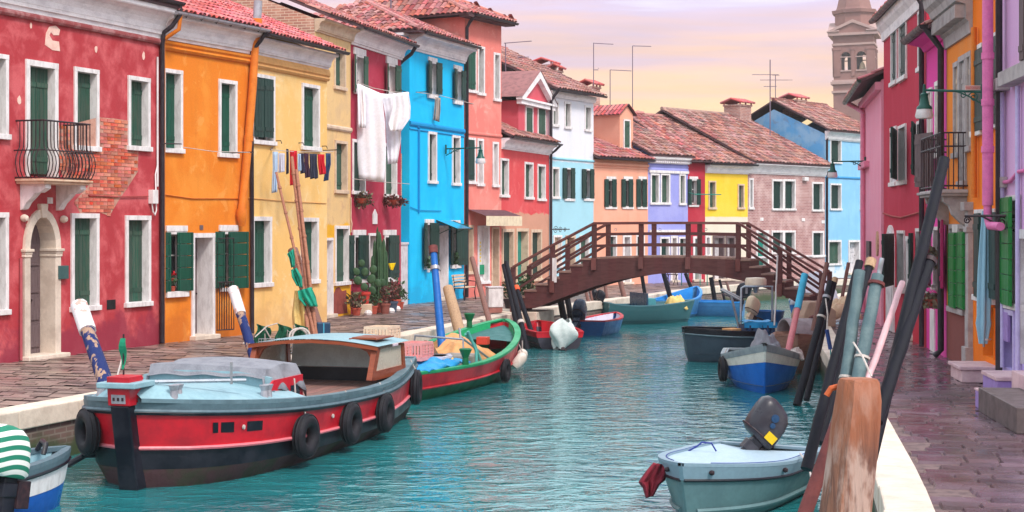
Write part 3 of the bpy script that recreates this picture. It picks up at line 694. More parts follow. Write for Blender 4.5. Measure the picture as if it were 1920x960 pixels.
# --- peach house
P_PE = plaster('plaster_peach', C(238, 190, 116), C(242, 204, 144), .6, .9, low=(*C(206, 158, 104), .5), c3=C(246, 224, 184), amt3=.35)
H = House('peach_house', 'pale peach yellow house behind the bamboo poles and sock line', (-6.08, 37.2), (-4.74, 41.0), 6.9, P_PE, 7)
H.win(473, 140, 514, 268, 'o', sill=True); H.leaf(477, 147, 494, 257, GREEND, .045); H.leaf(495, 148, 512, 258, GREEND, .045)
H.win(565, 158, 598, 279, 'c', GREEN); H.win(471, 406, 508, 535, 'c', GREEN, b=.1); H.win(563, 408, 596, 529, 'c', GREEN, b=.1)
H.wall(); H.cornice(6.52, 6.9, .34); H.profile('rope_moulding', [(-.01, 6.22), (.05, 6.22), (.09, 6.27), (.06, 6.32), (.10, 6.36), (.10, 6.43), (.06, 6.519), (-.01, 6.519)], mat('peach_moulding', C(226, 168, 104), .85))
H.gutter(6.97, .44, b=H.W+.25); H.roof(6.99, .42, 3.6, oL=0, oR=.12, pitch=.165, m=TILEN, indiv=300)
p = [H.at(x, y, .02) for x, y in ((466, 371), (540, 378), (612, 381))]; H.pipe([(a, -.015, b) for a, b in p], .010, MATS['peach_moulding'], 'cable')
for px, py in ((518, 264), (560, 268), (604, 274)):
    x_, z_ = H.at(px, py); H.part(MB().tube([(x_, 0, z_), (x_, -.12, z_), (x_+.05, -.12, z_-.06)], .012, 5), 'hook', IRON)
# --- ochre house, set back
P_OC = plaster('plaster_ochre', C(226, 188, 132), C(206, 172, 132), .6, 1.2, split=(2.55, C(232, 170, 24), .30), c3=C(196, 150, 120), amt3=.5)
H = House('ochre_house', 'narrow stained ochre house with peeling yellow base beside the maroon house', (-5.3, 43.0), (-4.6, 45.6), 8.1, P_OC, 8)
H.win(626, 91, 647, 166, 'c', GREENW, SAND, .07); H.win(627, 264, 650, 360, 'c', GREENW, SAND, .08); H.win(627, 423, 654, 532, 'c', GREENW, WHITE, .09)
H.door(603, 446, 623, 597, REVEAL, WHITE, .07, .2)
pp = [H.at(x, y) for x, y in ((625, 590), (625, 552), (630, 540), (636, 538), (641, 546), (649, 544), (651, 587))]
H.wall(side_mat=brickmat('side_brick', C(186, 126, 106), C(160, 108, 96), C(206, 180, 160)))
H.part(MB().prism(pp, .007, 'y', -.007), 'bare_patch', mat('bare_red_plaster', C(150, 72, 62), .9, C(120, 56, 52), .6, 5), fixn=True)
H.band(630, 240, .07, .06, SAND); H.cornice(7.75, 8.1, .30, SAND); H.slope = .42
H.roof(8.2, .42, 4, oL=.05, oR=.0, pitch=.19, indiv=180)
x_, z_ = H.at(657, 370); H.pipe([(H.W-.05, -.03, z_), (H.W-.05, -.03, z_-.6), (H.W-.02, -.05, z_-.75), (H.W-.05, -.03, z_-1.0)], .016, SAND, 'cable')
# --- maroon house
P_MA = plaster('plaster_maroon', C(168, 40, 66), C(184, 62, 86), .5, .8, low=(*C(120, 34, 50), .5), c3=C(200, 106, 120), amt3=.25)
H = House('maroon_house', 'maroon house hung with white sheets, cacti in pots at its door', (-4.6, 45.6), (-3.47, 50.0), 8.1, P_MA, 8)
for x0, y0, x1, y1, l0, l1 in ((666, 96, 684, 178, 660, 688), (727, 113, 743, 180, 721, 749)):
    H.open(x0, y0+8, x1, y1-6); H.lintel(x0-4, y0-5, x1, y0+8); H.lintel(x0-3, y1-6, x1+2, y1, name='sill', pr=.08); H.leaf(l0, y0+7, x0+1, y1-6, GREENW, .05, .3, 'r'); H.leaf(x1-1, y0+10, l1, y1-3, GREENW, .05, .15)
H.win(660, 262, 684, 362, 'c', GREENW); H.win(720, 270, 743, 368, 'c', GREENW)
for x0, y0, x1, y1 in ((663, 441, 684, 523), (720, 441, 741, 521)):
    H.open(x0, y0, x1, y1, pane=CURT); H.lintel(x0-2, y0-10, x1, y0); H.lintel(x0-2, y1-1, x1+1, y1+8, name='sill', pr=.08); H.leaf(x1-11, y0, x1+3, y1, GREEND, .05, .1)
H.leaf(655.5, 441, 663.5, 523, GREEND, .05); H.door(690, 437, 711, 580, CURT, WHITE, .08)
pp = [H.at(x, y) for x, y in ((698, 420), (698, 402), (702, 392), (706, 402), (706, 420))]; 
H.wall(); H.part(MB().prism(pp, .03, 'y', -.03), 'niche', WHITE, fixn=True)
H.cornice(7.7, 8.16, .40); H.gutter(8.17, .46, b=H.W+.2); H.roof(8.2, .42, 4, oL=0, oR=.15, pitch=.19, indiv=300)
H.pipe([(H.W+.12, -.44, 8.12), (H.W+.12, -.30, 7.9), (H.W+.05, -.05, 7.7), (H.W+.5, .3, 7.55)], .06)
# --- alley: arch wall and low white wall
BRO = brickmat('arch_brick', C(214, 134, 84), C(190, 112, 74), C(224, 186, 150))
aw = empty('alley_arch', (-3.47, 50.0, 0), 0, 'orange brick arch bridging the alley between maroon and blue houses', 'arch')
dA, dB = V((-3.47, 50.0, 0)), V((-3.30, 51.5, 0)); tt = (dB-dA).normalized(); aw.rotation_euler = (0, 0, math.atan2(tt.y, tt.x)); aL = (dB-dA).length
zA, zB_ = 4.85, 3.15
pts = [(0, zA), (aL, zA)]+[(aL/2+aL/2*math.cos(math.pi*i/8), zB_+.45*math.sin(math.pi*i/8)) for i in range(9)]
MB().prism(pts, .35, 'y', .25).build('arch_wall', BRO, aw, fixn=True)
lw = empty('low_white_wall', (-3.47, 50.0, 0), math.atan2(tt.y, tt.x), 'low white wall closing the alley beside the blue house', 'wall')
MB().box(.02, aL-.02, .05, .28, -.1, 1.93).box(0, aL, .02, .31, 1.93, 2.0).build('white_wall', REVEAL, lw)
# --- blue house
P_BL = plaster('plaster_blue', C(0, 184, 238), C(24, 196, 243), .6, .9, low=(*C(20, 140, 190), .45))
H = House('blue_house', 'bright cyan blue house with a glass door canopy and lamp bracket', (-3.30, 51.5), (-1.68, 56.0), 8.7, P_BL, 8)
H.gable = False
for x0, y0, x1, y1, l0, l1 in ((808, 116, 820, 180, 800, 827), (856, 131, 867, 191, 849, 872)):
    H.open(x0-3, y0, x1, y1); H.lintel(x0-6, y0-8, x1-2, y0); H.lintel(x0-7, y1-2, x1-2, y1+5, name='sill', pr=.08); H.leaf(l0, y0-2, x0+1, y1-5, GREEND, .06, .2, 'r'); H.leaf(x1-1, y0+2, l1, y1-3, GREEND, .06, .1)
H.win(802, 247, 818, 342, 'c', GREEND); H.win(847, 254, 862, 346, 'c', GREEND)
for x0, y0, x1, y1, l0, l1 in ((797, 418, 811, 499, 792, 819), (846, 420, 860, 497, 843, 871)):
    H.open(x0, y0, x1, y1, pane=GLASS); H.lintel(x0-1, y0-7, x1+1, y0); H.lintel(x0-2, y1-1, x1+1, y1+6, name='sill', pr=.09); H.leaf(l0, y0, x0+4, y1, GREEND, .06, .2, 'r'); H.leaf(x1-4, y0, l1, y1, GREEND, .06, .15)
H.door(820, 423, 839, 560, REVEAL, WHITE, .09, .3)
H.wall()
s0, z0 = H.at(820, 413, 0); s1, _ = H.at(845, 413)
CAN = mat('canopy_glass', C(60, 160, 196), .15, C(40, 130, 170), .5, 3)
cn = H.part(MB().quad((s0-.1, 0, z0), (s1+.1, 0, z0), (s1+.1, -.75, z0-.28), (s0-.1, -.75, z0-.28)).quad((s0-.1, 0, z0-.03), (s0-.1, -.75, z0-.31), (s1+.1, -.75, z0-.31), (s1+.1, 0, z0-.03)), 'canopy', CAN)
H.part(MB().tube([(s0-.1, 0, z0), (s0-.1, -.76, z0-.29), (s1+.1, -.76, z0-.29), (s1+.1, 0, z0)], .02, 6).tube([(s0-.1, 0, z0-.5), (s0-.1, -.6, z0-.24)], .014, 5).tube([(s1+.1, 0, z0-.5), (s1+.1, -.6, z0-.24)], .014, 5), 'canopy_frame', GREEND, cn)
P_BLD = plaster('plaster_blue_dark', C(8, 140, 200), C(10, 150, 210), .5, .7)
H.band(800, 236, .08, .06, P_BLD); H.band(800, 246, .03, .03, P_BLD); H.cornice(8.2, 8.7, .5, s0=-.02)
H.gutter(8.76, .55); H.roof(8.78, .55, 3.0, hipL=True, oL=.5, oR=.1, pitch=.21, indiv=300)
s_ = MB().box(-.5, 0.0, -.0, 6, 8.62, 8.7); H.part(s_, 'side_eave', CORN)
x_, z_ = H.at(784, 400); H.pipe([(x_, -.03, z_), (x_, -.03, 5.7), (x_-.06, -.03, 5.75)], .04, P_BLD, 'conduit'); H.pipe([(0.0, -.03, z_+.2), (x_, -.03, z_+.1), (H.W*.55, -.03, z_+.1)], .012, P_BLD, 'cable')
# --- salmon house
P_SA = plaster('plaster_salmon', C(226, 126, 116), C(234, 150, 138), .6, .8, low=(*C(190, 100, 92), .5), c3=C(242, 182, 168), amt3=.4)
H = House('salmon_house', 'tall salmon pink house with a beige shop awning', (-1.66, 56.3), (-.39, 58.6), 9.9, P_SA, 8); H.gable = False
H.win(877, 80, 892, 172, 'o'); H.leaf(872, 85, 891, 166, GREEN, .06); H.win(895, 87, 908, 177, 'c', GREEN); H.win(925, 99, 937, 188, 'c', GREEN)
H.win(877, 258, 891, 343, 'o'); H.leaf(874, 262, 889, 337, GREEND, .06); H.win(894, 260, 906, 347, 'c', CURT); H.win(923, 266, 934, 349, 'c', CURT)
H.win(875, 422, 887, 512, 'o', fm=SAND); H.win(895, 423, 917, 530, 'o', pane=WHITE, b=.1); H.door(921, 426, 935, 554, REVEAL, SAND, .06)
H.wall(); s0, s1, z0, z1 = H.rect(896, 470, 916, 520)
pst = H.part(MB().box(s0+.1, s1-.1, .12, .15, z0+.1, z0+.45), 'poster', mat('poster_green', C(20, 140, 100), .6)); 
dots = MB()
for i in range(6):
    for j in (0, 1): dots.box(s0+.16+j*.16, s0+.24+j*.16, .10, .118, z0+.55+i*.13, z0+.63+i*.13)
H.part(dots, 'poster_dots', mat('poster_yellow', C(236, 206, 90), .6), pst)
sA, zA = H.at(878, 398, 0); sB = H.W+.25
aw_ = MB().quad((sA, 0, zA+.1), (sB, 0, zA+.1), (sB, -.7, zA-.12), (sA, -.7, zA-.12)); AWN = mat('awning_canvas', C(222, 206, 178), .9, C(190, 168, 144), .5, 6)
H.part(aw_, 'awning', mat('awning_hood', C(96, 66, 74), .7)); fl_ = MB()
n = 24
for i in range(n):
    a, b = sA+(sB-sA)*i/n, sA+(sB-sA)*(i+1)/n; o1, o2 = (.0, .03) if i % 2 else (.03, .0); fl_.quad((a, -.7-o1, zA-.13), (b, -.7-o2, zA-.13), (b, -.70-o2, zA-.48), (a, -.70-o1, zA-.48))
H.part(fl_, 'awning_valance', AWN)
H.band(905, 252, .06, .05, P_SA); H.gutter(9.95, .45, b=H.W+.35); H.roof(9.98, .42, 3.2, hipL=True, hipR=True, oL=.45, oR=.35, pitch=.22, indiv=220)
H.part(MB().box(-.40, H.W+.3, -.42, 0, 9.84, 9.9), 'soffit', DECK)
H.pipe([(-.02, -.42, 9.9), (.02, -.2, 9.7), (.02, -.08, 9.5), (.02, -.08, .02)], .06)
# --- red house with gabled dormer
P_R8 = plaster('plaster_coral', C(214, 74, 78), C(222, 96, 98), .5, .8, c3=C(236, 140, 134), amt3=.3, split=(3.0, C(206, 152, 128), .35))
H = House('coral_house', 'coral red house with a white pedimented dormer above its roof', (-.39, 58.6), (1.49, 64.0), 5.75, P_R8, 9)
for r in ((938, 297, 953, 368), (983, 304, 999, 372), (1007, 308, 1022, 375)): H.win(*r, 'c', GREENW)
H.win(941, 429, 963, 525, 'c', GREEND, SAND, .12); H.door(967, 428, 990, 550, TEALD, SAND, .12); H.win(995, 430, 1015, 525, 'c', GREEND, SAND, .12)
H.wall(); H.cornice(5.35, 5.75, .34); H.gutter(5.80, .42, b=H.W+.2); H.roof(5.84, .42, 1.3, pitch=.22, oL=0, oR=.05, m=TILEF, indiv=120, slope=.5)
P_R8B = plaster('plaster_rose', C(206, 84, 98), C(220, 110, 122), .5, .9)
yb = .12; zt_ = H.at(998, 194, -yb)[1]
up = MB().box(0, H.W, yb+1.0, 8, 5.6, zt_+.3); H.part(up, 'upper_wall', P_R8B)
d0, d1 = H.at(972, 230, -yb)[0], H.at(1030, 230, -yb)[0]
H2 = House.__new__(House); H2.__dict__.update(H.__dict__); H2.A = H.A+H.inn*yb; H2.holes = []
dr = empty('dormer', (0, yb, 0)); dr.parent = H.root; H2.root = dr
f_ = MB().box(d0, d1, 0, 4, 5.7, zt_); f_.build('dormer_wall', P_R8B, dr)
for r in ((984, 199, 998, 252), (1007, 201, 1022, 254)):
    a, b, c, e = H2.rect(*r); f_ = MB(); f_.box(a, a+.07, -.05, .01, c, e-.07); f_.box(b-.07, b, -.05, .01, c, e-.07); f_.box(a, b, -.052, .01, e-.07, e); f_.box(a-.03, b+.03, -.08, .01, c-.06, c)
    f_.build('window', WHITE, dr); H2.leafmb(a+.07, b-.07, c, e-.07, -.03, -.004).build('shutter', GREENW, dr)
ax = (d0+d1)/2; zp = zt_+(d1-d0)*.30
MB().box(d0-.2, d1+.2, -.2, .0, zt_-.14, zt_+.02).box(d0-.26, d1+.26, -.26, .0, zt_+.02, zt_+.10).build('pediment_base', CORN, dr)
MB().prism([(d0-.05, zt_+.1), (d1+.05, zt_+.1), (ax, zp-.08)], .02, 'y', -.05).build('pediment_field', P_R8B, dr, fixn=True)
for sg in (-1, 1):
    e0 = d0-.28 if sg < 0 else d1+.28
    MB().prism([(e0, zt_+.10), (ax, zp+.12), (ax, zp-.16), (e0-sg*.45, zt_+.10)], .26, 'y', -.26).build('pediment_rake', CORN, dr, fixn=True)
    MB().quad((e0, -.28, zt_+.13), (ax, -.28, zp+.16), (ax, 4, zp+.16), (e0, 4, zt_+.13)).build('dormer_roof', TILE, dr)
H.roof(zt_+.2, .3, 3.2, hipL=False, oL=.3, oR=.0, pitch=.24, m=TILEF, indiv=180, name='upper_roof', y0=yb+1.0, slope=.5, s1=H.W+.0)
H.chimney(1022, 112, 135, .9, 4.2); H.chimney(1042, 122, 140, .5, 3.6)
x_, z_ = H.at(956, 160, -2.6); H.part(MB().lathe([(.12, -.9), (.12, .2), (.16, .22), (.02, .42)], 10, (x_, 2.6, z_)), 'clay_flue', TERRA, H.R)
H.pipe([(H.W+.15, -.42, 5.75), (H.W+.05, -.25, 5.55), (H.W, -.08, 5.4), (H.W, -.08, .02)], .05)
# --- white and pale blue house
P_WH = plaster('plaster_white', C(226, 224, 232), C(214, 216, 228), .5, .7, split=(5.15, C(160, 210, 226), .12))
H = House('white_house', 'white house turning pale blue below, three green upper windows', (1.49, 64.0), (3.44, 67.5), 7.95, P_WH, 9)
for r in ((1035, 188, 1047, 236), (1058, 191, 1070, 240), (1096, 198, 1108, 245)): H.win(*r, 'c', GREENW)
H.win(1034, 313, 1048, 371, 'c', GREENW)
for x0, y0, x1, y1 in ((1060, 315, 1075, 372), (1096, 317, 1111, 372)): H.open(x0, y0, x1, y1); H.leaf(x0-4, y0, x0+3, y1, GREEND, .05); H.leaf(x1-4, y0, x1+3, y1, GREEND, .05); H.lintel(x0-2, y1, x1+2, y1+5, name='sill')
H.win(1037, 441, 1053, 500, 'c', SAND); H.door(1060, 441, 1078, 540, WOODD, SAND, .1); H.win(1086, 441, 1104, 500, 'c', GREENW)
H.wall(); H.profile('cornice', [(-.01, 7.7), (.08, 7.7), (.14, 7.82), (.14, 7.95), (-.01, 7.95)], CORN); H.band(1080, 300, .05, .05, plaster('plaster_pale_blue', C(150, 204, 222)))
H.gutter(8.0, .4, b=H.W+.35); H.roof(8.03, .40, 4.4, pitch=.24, oL=.05, oR=.35, m=TILEF, indiv=300, slope=.46); H.chimney(1106, 152, 180, .7, 3.0)
H.pipe([(.05, -.40, 7.95), (.0, -.2, 7.7), (-.02, -.09, 7.5), (-.02, -.09, 5.5)], .06)
# --- apricot house with dormer
P_AP = plaster('plaster_apricot', C(236, 164, 138), C(238, 176, 152), .5, .8)
H = House('apricot_house', 'apricot house with a tall narrow dormer behind the bridge', (3.44, 67.5), (5.99, 70.5), 5.35, P_AP, 8)
for x0, x1 in ((1136, 1154), (1168, 1185), (1196, 1211)): H.open(x0, 336, x1, 388); H.leaf(x0-2, 336, x0+5, 388, GREEND, .05); H.leaf(x1-6, 336, x1+2, 388, GREEND, .05); H.lintel(x0-2, 387, x1+2, 392, name='sill'); H.lintel(x0, 331, x1, 336)
H.win(1138, 440, 1156, 483, 'c', GREEND); H.door(1167, 440, 1183, 540, REVEAL); H.win(1192, 440, 1208, 483, 'c', GREEND)
H.wall(); H.band(1150, 308, .07, .08, P_AP); H.band(1150, 314, .03, .04, P_AP); H.gutter(5.42, .3); H.roof(5.45, .3, 3.6, pitch=.24, m=TILE, indiv=0, slope=.40)
yb = .9; dr = empty('dormer', (0, yb, 0)); dr.parent = H.root; H2.__dict__.update(H.__dict__); H2.A = H.A+H.inn*yb; H2.root = dr
a, b, c, e = H2.rect(1162, 214, 1187, 300); ax = (a+b)/2; zp = H2.at(1176, 197)[1]
MB().prism([(a, 5.3), (b, 5.3), (b, e), (ax, zp), (a, e)], 4.5, 'y', 0).build('dormer_wall', P_AP, dr, fixn=True)
u, v, c, g = H2.rect(1168, 224, 1181, 277); f_ = MB(); f_.box(u, u+.07, -.05, .01, c, g-.07); f_.box(v-.07, v, -.05, .01, c, g-.07); f_.box(u, v, -.052, .01, g-.07, g); f_.box(u-.03, v+.03, -.08, .01, c-.06, c); f_.build('window', WHITE, dr); H2.leafmb(u+.07, v-.07, c, g-.07, -.03, -.004).build('shutter', GREENW, dr)
tmm = tmesh(TILEN)
for sg in (-1, 1):
    e0 = a-.14 if sg < 0 else b+.14; ez_ = e-.05; P0 = V((e0, -.15, ez_)); ax_ = V((ax, -.15, zp+.05)); up = (ax_-P0); Hh = up.length; up.normalize(); al_ = V((0, 1, 0)); nn = (up.cross(al_)*(1 if sg > 0 else -1)); nn = nn if nn.z > 0 else -nn
    MB().quad(P0, ax_, ax_+al_*4.6, P0+al_*4.6).build('dormer_roof', DECK, dr)
    e2 = -al_*sg
    for i in range(20):
        for j in range(max(1, int(Hh/.34))):
            o = P0+al_*(.1+i*.23)+up*(j*.34-.04)+nn*.01; R3 = Matrix((e2, up, nn)).transposed(); 
            if R3.determinant() < 0: R3 = Matrix((-e2, up, nn)).transposed()
            m4 = R3.to_4x4(); m4.translation = o; link('roof_tile', tmm, dr, m4)
# --- lavender
P_LV = plaster('plaster_lavender', C(150, 152, 216), C(170, 170, 224), .5, .8)
H = House('lavender_house', 'lavender house with a dentilled white cornice behind the bridge', (5.99, 70.5), (7.97, 72.5), 5.6, P_LV, 8)
H.win(1219, 325, 1236, 382, 'c', GREENW); H.win(1238, 325, 1256, 382, 'c', GREENW); H.win(1273, 326, 1285, 383, 'c', GREENW); H.lintel(1216, 320, 1290, 325, pr=.07)
H.win(1237, 444, 1255, 485, 'c', GREEND); H.door(1257, 442, 1270, 532, CURT); H.win(1272, 444, 1287, 485, 'c', GREEND)
H.wall(); H.profile('frieze', [(-.01, 4.95), (.03, 4.95), (.05, 5.05), (.02, 5.12), (.06, 5.22), (-.01, 5.22)], P_LV); H.profile('cornice', [(-.01, 5.3), (.1, 5.3), (.14, 5.42), (.3, 5.5), (.34, 5.62), (-.01, 5.62)], CORN)
dn = MB()
for i in range(20): dn.box(.05+i*H.W/20, .05+i*H.W/20+.07, -.22, -.1, 5.34, 5.42)
H.part(dn, 'dentils', CORN); H.lintel(1217, 431, 1290, 437, pr=.1); H.roof(5.68, .35, 5, pitch=.26, m=TILEF, slope=.46)
# --- dark red narrow
H = House('crimson_house', 'narrow crimson house between lavender and yellow houses', (7.97, 72.5), (8.81, 73.0), 5.4, plaster('plaster_crimson', C(176, 44, 62)), 8)
H.open(1293, 336, 1309, 384); H.leaf(1290, 336, 1297, 384, GREEND); H.leaf(1307, 336, 1314, 384, GREEND); H.lintel(1292, 331, 1308, 336); H.lintel(1291, 384, 1310, 388, name='sill'); H.door(1299, 443, 1314, 530, TEALD)
H.wall(); H.roof(5.5, .35, 5, pitch=.26, m=TILE, slope=.46)
sA, zA = H.at(1290, 364, .5); H.part(MB().tube([(0, -.5, zA), (1.5, -.5, zA)], .025, 6).tube([(0, -.5, zA), (0, 0, zA+.1)], .015, 5), 'awning_rail', TEALD)
# --- yellow
P_YE = plaster('plaster_yellow', C(240, 196, 52), C(242, 206, 84), .5, .8, split=(2.95, C(226, 216, 200), .05))
H = House('yellow_house', 'yellow house with a cream ground floor beside the brick house', (8.81, 73.0), (11.05, 75.0), 5.0, P_YE, 8)
H.win(1328, 339, 1342, 391, 'c', GREENW, SAND, .07); H.win(1383, 345, 1395, 391, 'c', GREENW, SAND, .07)
H.door(1336, 442, 1358, 530, REVEAL, WOODD); H.door(1360, 442, 1378, 530, REVEAL, WOODD); H.win(1322, 442, 1332, 480, 'c', WHITE)
H.wall(); H.cornice(4.95, 5.32, .3); H.gutter(5.4, .38, b=H.W+.25); H.roof(5.42, .38, 5, pitch=.26, m=TILEF, slope=.46)
# --- brick house
H = House('brick_house', 'brown brick house with white framed green windows past the bridge', (11.05, 75.0), (15.65, 80.0), 5.2, brickmat('house_brick', C(170, 122, 118), C(146, 96, 98), C(196, 168, 164)), 10)
for r in ((1447, 336, 1469, 393), (1469, 336, 1491, 393), (1522, 341, 1543, 395), (1446, 432, 1469, 475), (1469, 432, 1491, 475), (1522, 433, 1544, 481)): H.win(*r, 'c', GREEND, b=.1)
H.win(1404, 334, 1412, 391, 'c', GREEND); H.door(1417, 432, 1441, 520, TEALD, b=.12)
for px, py in ((1428, 411), (1506, 412), (1543, 416)): addbox(H, px-3, py-3, px+3, py+3, .02, WHITE, 'wall_plate')
H.wall(); H.cornice(5.0, 5.5, .4); H.roof(5.55, .42, 5, pitch=.27, m=TILEF, oR=.15, slope=.5); H.chimney(1383, 187, 222, 1.0, 4.8); addbox(H, 1504, 332, 1512, 339, .15, WHITE, 'lamp_box')
H.band(1470, 482, .06, .06, REVEAL)
# --- far blue house
P_FB = plaster('plaster_sky_blue', C(136, 190, 226), C(154, 204, 236), .5, .8, low=(*C(226, 224, 226), .9))
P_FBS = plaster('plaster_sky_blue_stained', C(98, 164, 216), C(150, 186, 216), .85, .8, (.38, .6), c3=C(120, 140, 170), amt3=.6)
H = House('sky_blue_house', 'sky blue house with a stained blue gable at the canal bend', (15.85, 81.0), (19.3, 85.0), 7.2, P_FB, 6)
H.slope = .5
for r in ((1556, 259, 1577, 305), (1612, 262, 1632, 306), (1556, 344, 1577, 393), (1612, 346, 1632, 394)): H.win(*r, 'c', GREEND)
H.win(1552, 450, 1577, 496, 'c', GREENW, b=.1); H.door(1590, 450, 1612, 510, REVEAL)
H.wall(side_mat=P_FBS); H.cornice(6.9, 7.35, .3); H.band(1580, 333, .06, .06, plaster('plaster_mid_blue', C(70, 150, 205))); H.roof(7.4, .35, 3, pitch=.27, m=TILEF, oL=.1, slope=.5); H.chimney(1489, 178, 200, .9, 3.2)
H.pipe([(.1, -.06, 7.2), (.1, -.06, .1)], .06)
# roofs of houses behind
def backroof(name, label, A, B, ez, m, wallm, slope=.42, D=8):
    h = House(name, label, A, B, ez, wallm, D); h.slope = slope; h.wall(); h.roof(ez+.05, .3, D/2, pitch=.27, m=m, slope=slope); return h
P_BR_ = plaster('plaster_brick_red', C(166, 70, 84))
h = backroof('gabled_house', 'dark red gable end with a skylight behind the lavender roof', (4.4, 82), (7.8, 82.6), 6.9, TILEF, P_BR_, .5, 5)
k = h.part(MB().box(h.W*.55, h.W*.95, 1.0, 2.3, 7.6, 7.66), 'skylight', mat('skylight', C(214, 210, 218), .2), h.R); 
backroof('tiled_house', 'distant tiled roof behind the brick house ridge', (12, 92), (17, 93), 7.2, TILEF, P_BR_)
backroof('far_tiled_house', 'distant tiled roof left of the stained blue gable', (9.5, 98), (14.5, 98.5), 7.0, TILEF, P_BR_)
# ================================================================ right bank houses
def Rpt(px):
    u = (px-960)/F; y = 5.132/(u-.1037); return (u*y, y)
# --- pink
P_PK = plaster('plaster_pink', C(240, 152, 176), C(242, 166, 188), .5, .8)
H = House('pink_house', 'pale pink house front with a pink downpipe past the crimson house', (10.42, 47.5), (9.30, 40.3), 6.2, P_PK, 6)
PKP = mat('pink_pipe', C(236, 140, 170), .6)
H.wall(); H.profile('eave_board', [(-.01, 5.95), (.15, 5.95), (.15, 6.15), (-.01, 6.15)], P_PK); H.gutter(6.2, .5, mat('green_gutter', C(40, 66, 60), .4)); H.roof(6.22, .5, 3, pitch=.22, m=TILE, indiv=80)
H.pipe([(.25, -.45, 6.15), (.3, -.2, 6.0), (.9, -.08, 5.85), (1.2, -.08, 5.75), (1.2, -.08, .02)], .07, PKP)
addbox(H, 1618, 305, 1630, 316, .15, PKP, 'wall_box'); addbox(H, 1628, 452, 1634, 484, .06, IRON, 'pipe_guard')
x_, z_ = H.at(1645, 457, .25); H.part(MB().lathe([(0, -.02), (.3, -.02), (.3, .02), (0, .02)], 16, (x_, -.25, z_), Matrix.Rotation(math.pi/2, 3, 'X')), 'round_sign', mat('tan_sign', C(206, 160, 130), .7, C(150, 100, 80), .7, 12, sc3=(14, 1, 1)))
# --- crimson
P_CR = plaster('plaster_carmine', C(186, 40, 66), C(196, 58, 84), .5, .8, low=(*C(200, 30, 50), .5))
_hi = House.__init__
def _hinit(s, *a, **k): _hi(s, *a, **k); s.rec = .015
House.__init__ = _hinit
A, B = Rpt(1657), Rpt(1737)
H = House('carmine_house', 'carmine red house with slim dark windows beside the pink house', A, B, 7.5, P_CR, 7)
for r in ((1672, 52, 1683, 157), (1687, 39, 1701, 148), (1723, 19, 1732, 130)): H.win(*r, 'c', GREEND, b=.07)
H.win(1671, 238, 1682, 346, 'c', REVEAL, b=.07); H.win(1686, 234, 1700, 343, 'o', b=.07); H.leaf(1681, 241, 1700, 335, GREEND, .07, .2); H.win(1721, 226, 1732, 337, 'o', b=.07); H.leaf(1716, 230, 1731, 328, GREEND, .07, .2)
H.win(1684, 432, 1697, 545, 'o', b=.07); H.leaf(1675, 438, 1697, 537, GREEND, .08, .25); H.door(1701, 443, 1711, 650, REVEAL, b=.1); H.win(1719, 428, 1731, 545, 'o', b=.07); H.leaf(1711, 437, 1726, 530, GREEND, .08, .2)
s0, s1, z0, z1 = H.rect(1665, 422, 1678, 600); H.holes.append((s0+.05, s1-.05, 0, z1-.45, .2))
H.wall(); pts = [(s0, 0), (s0, z1-.45)]+[((s0+s1)/2-(s1-s0)/2*math.cos(math.pi*i/10), z1-.45+.45*math.sin(math.pi*i/10)) for i in range(1, 10)]+[(s1, z1-.45), (s1, 0)]
ad = H.part(MB().prism(pts, .06, 'y', -.05), 'arched_door', WHITE, fixn=True); i0 = .14
H.part(MB().prism([(s0+i0, .02)]+[(s0+i0, z1-.5)]+[((s0+s1)/2-((s1-s0)/2-i0)*math.cos(math.pi*i/10), z1-.5+.36*math.sin(math.pi*i/10)) for i in range(1, 10)]+[(s1-i0, z1-.5), (s1-i0, .02)], .02, 'y', -.075), 'door_leaf', REVEAL, ad, fixn=True)
H.profile('cornice', [(-.01, 7.1), (.05, 7.1), (.07, 7.3), (.16, 7.42), (.2, 7.58), (-.01, 7.58)], CORN); H.gutter(7.64, .26, r=.08); H.roof(7.66, .24, 3.5, pitch=.22, m=TILEN, indiv=80)
p = [H.at(x, y, .03) for x, y in ((1657, 400), (1672, 405), (1690, 408), (1712, 402), (1732, 396))]; H.pipe([(a, -.04, b) for a, b in p], .02, MATS['red_cable'], 'cable')
H.pipe([(H.W, -.27, 7.55), (H.W-.02, -.2, 7.3), (H.W-.05, -.09, 7.1), (H.W-.05, -.09, .02)], .055)
# --- magenta
P_MG = plaster('plaster_magenta', C(226, 66, 160), C(230, 92, 174), .5, .8)
MAGS = mat('magenta_shutter', C(176, 24, 96), .5, C(150, 16, 80), .5, 3, sc3=(8, 8, 1))
H = House('magenta_house', 'magenta house with flower pots between carmine and orange houses', Rpt(1737), Rpt(1775), 6.3, P_MG, 7)
H.win(1755, 152, 1764, 292, 'c', SAND, b=.09); H.win(1741, 165, 1749, 290, 'c', SAND, b=.09); H.leaf(1737, 250, 1748, 350, WOODD, .1, .3, 'r')
H.win(1752, 425, 1763, 540, 'o', b=.07); H.leaf(1744, 433, 1762, 540, MAGS, .1, .3); H.leaf(1763, 412, 1773, 540, MAGS, .08, .1); H.door(1744, 575, 1756, 640, WHITE, b=.05, panels=False) if 0 else None
H.wall(); H.profile('eave', [(-.01, 6.1), (.06, 6.1), (.12, 6.2), (.36, 6.26), (.36, 6.3), (-.01, 6.3)], P_MG); H.gutter(6.36, .40, r=.10); H.roof(6.36, .36, 3.4, pitch=.2, m=TILE, indiv=60)
s0, s1, z0, z1 = H.rect(1746, 580, 1754, 640); H.part(MB().box(s0, s1, -.03, 0, 0, z1), 'white_post', WHITE)
H.pipe([(H.W, -.40, 6.3), (H.W, -.25, 6.1), (H.W, -.11, 5.9), (H.W, -.11, .14), (H.W-.05, -.22, .03)], .062)
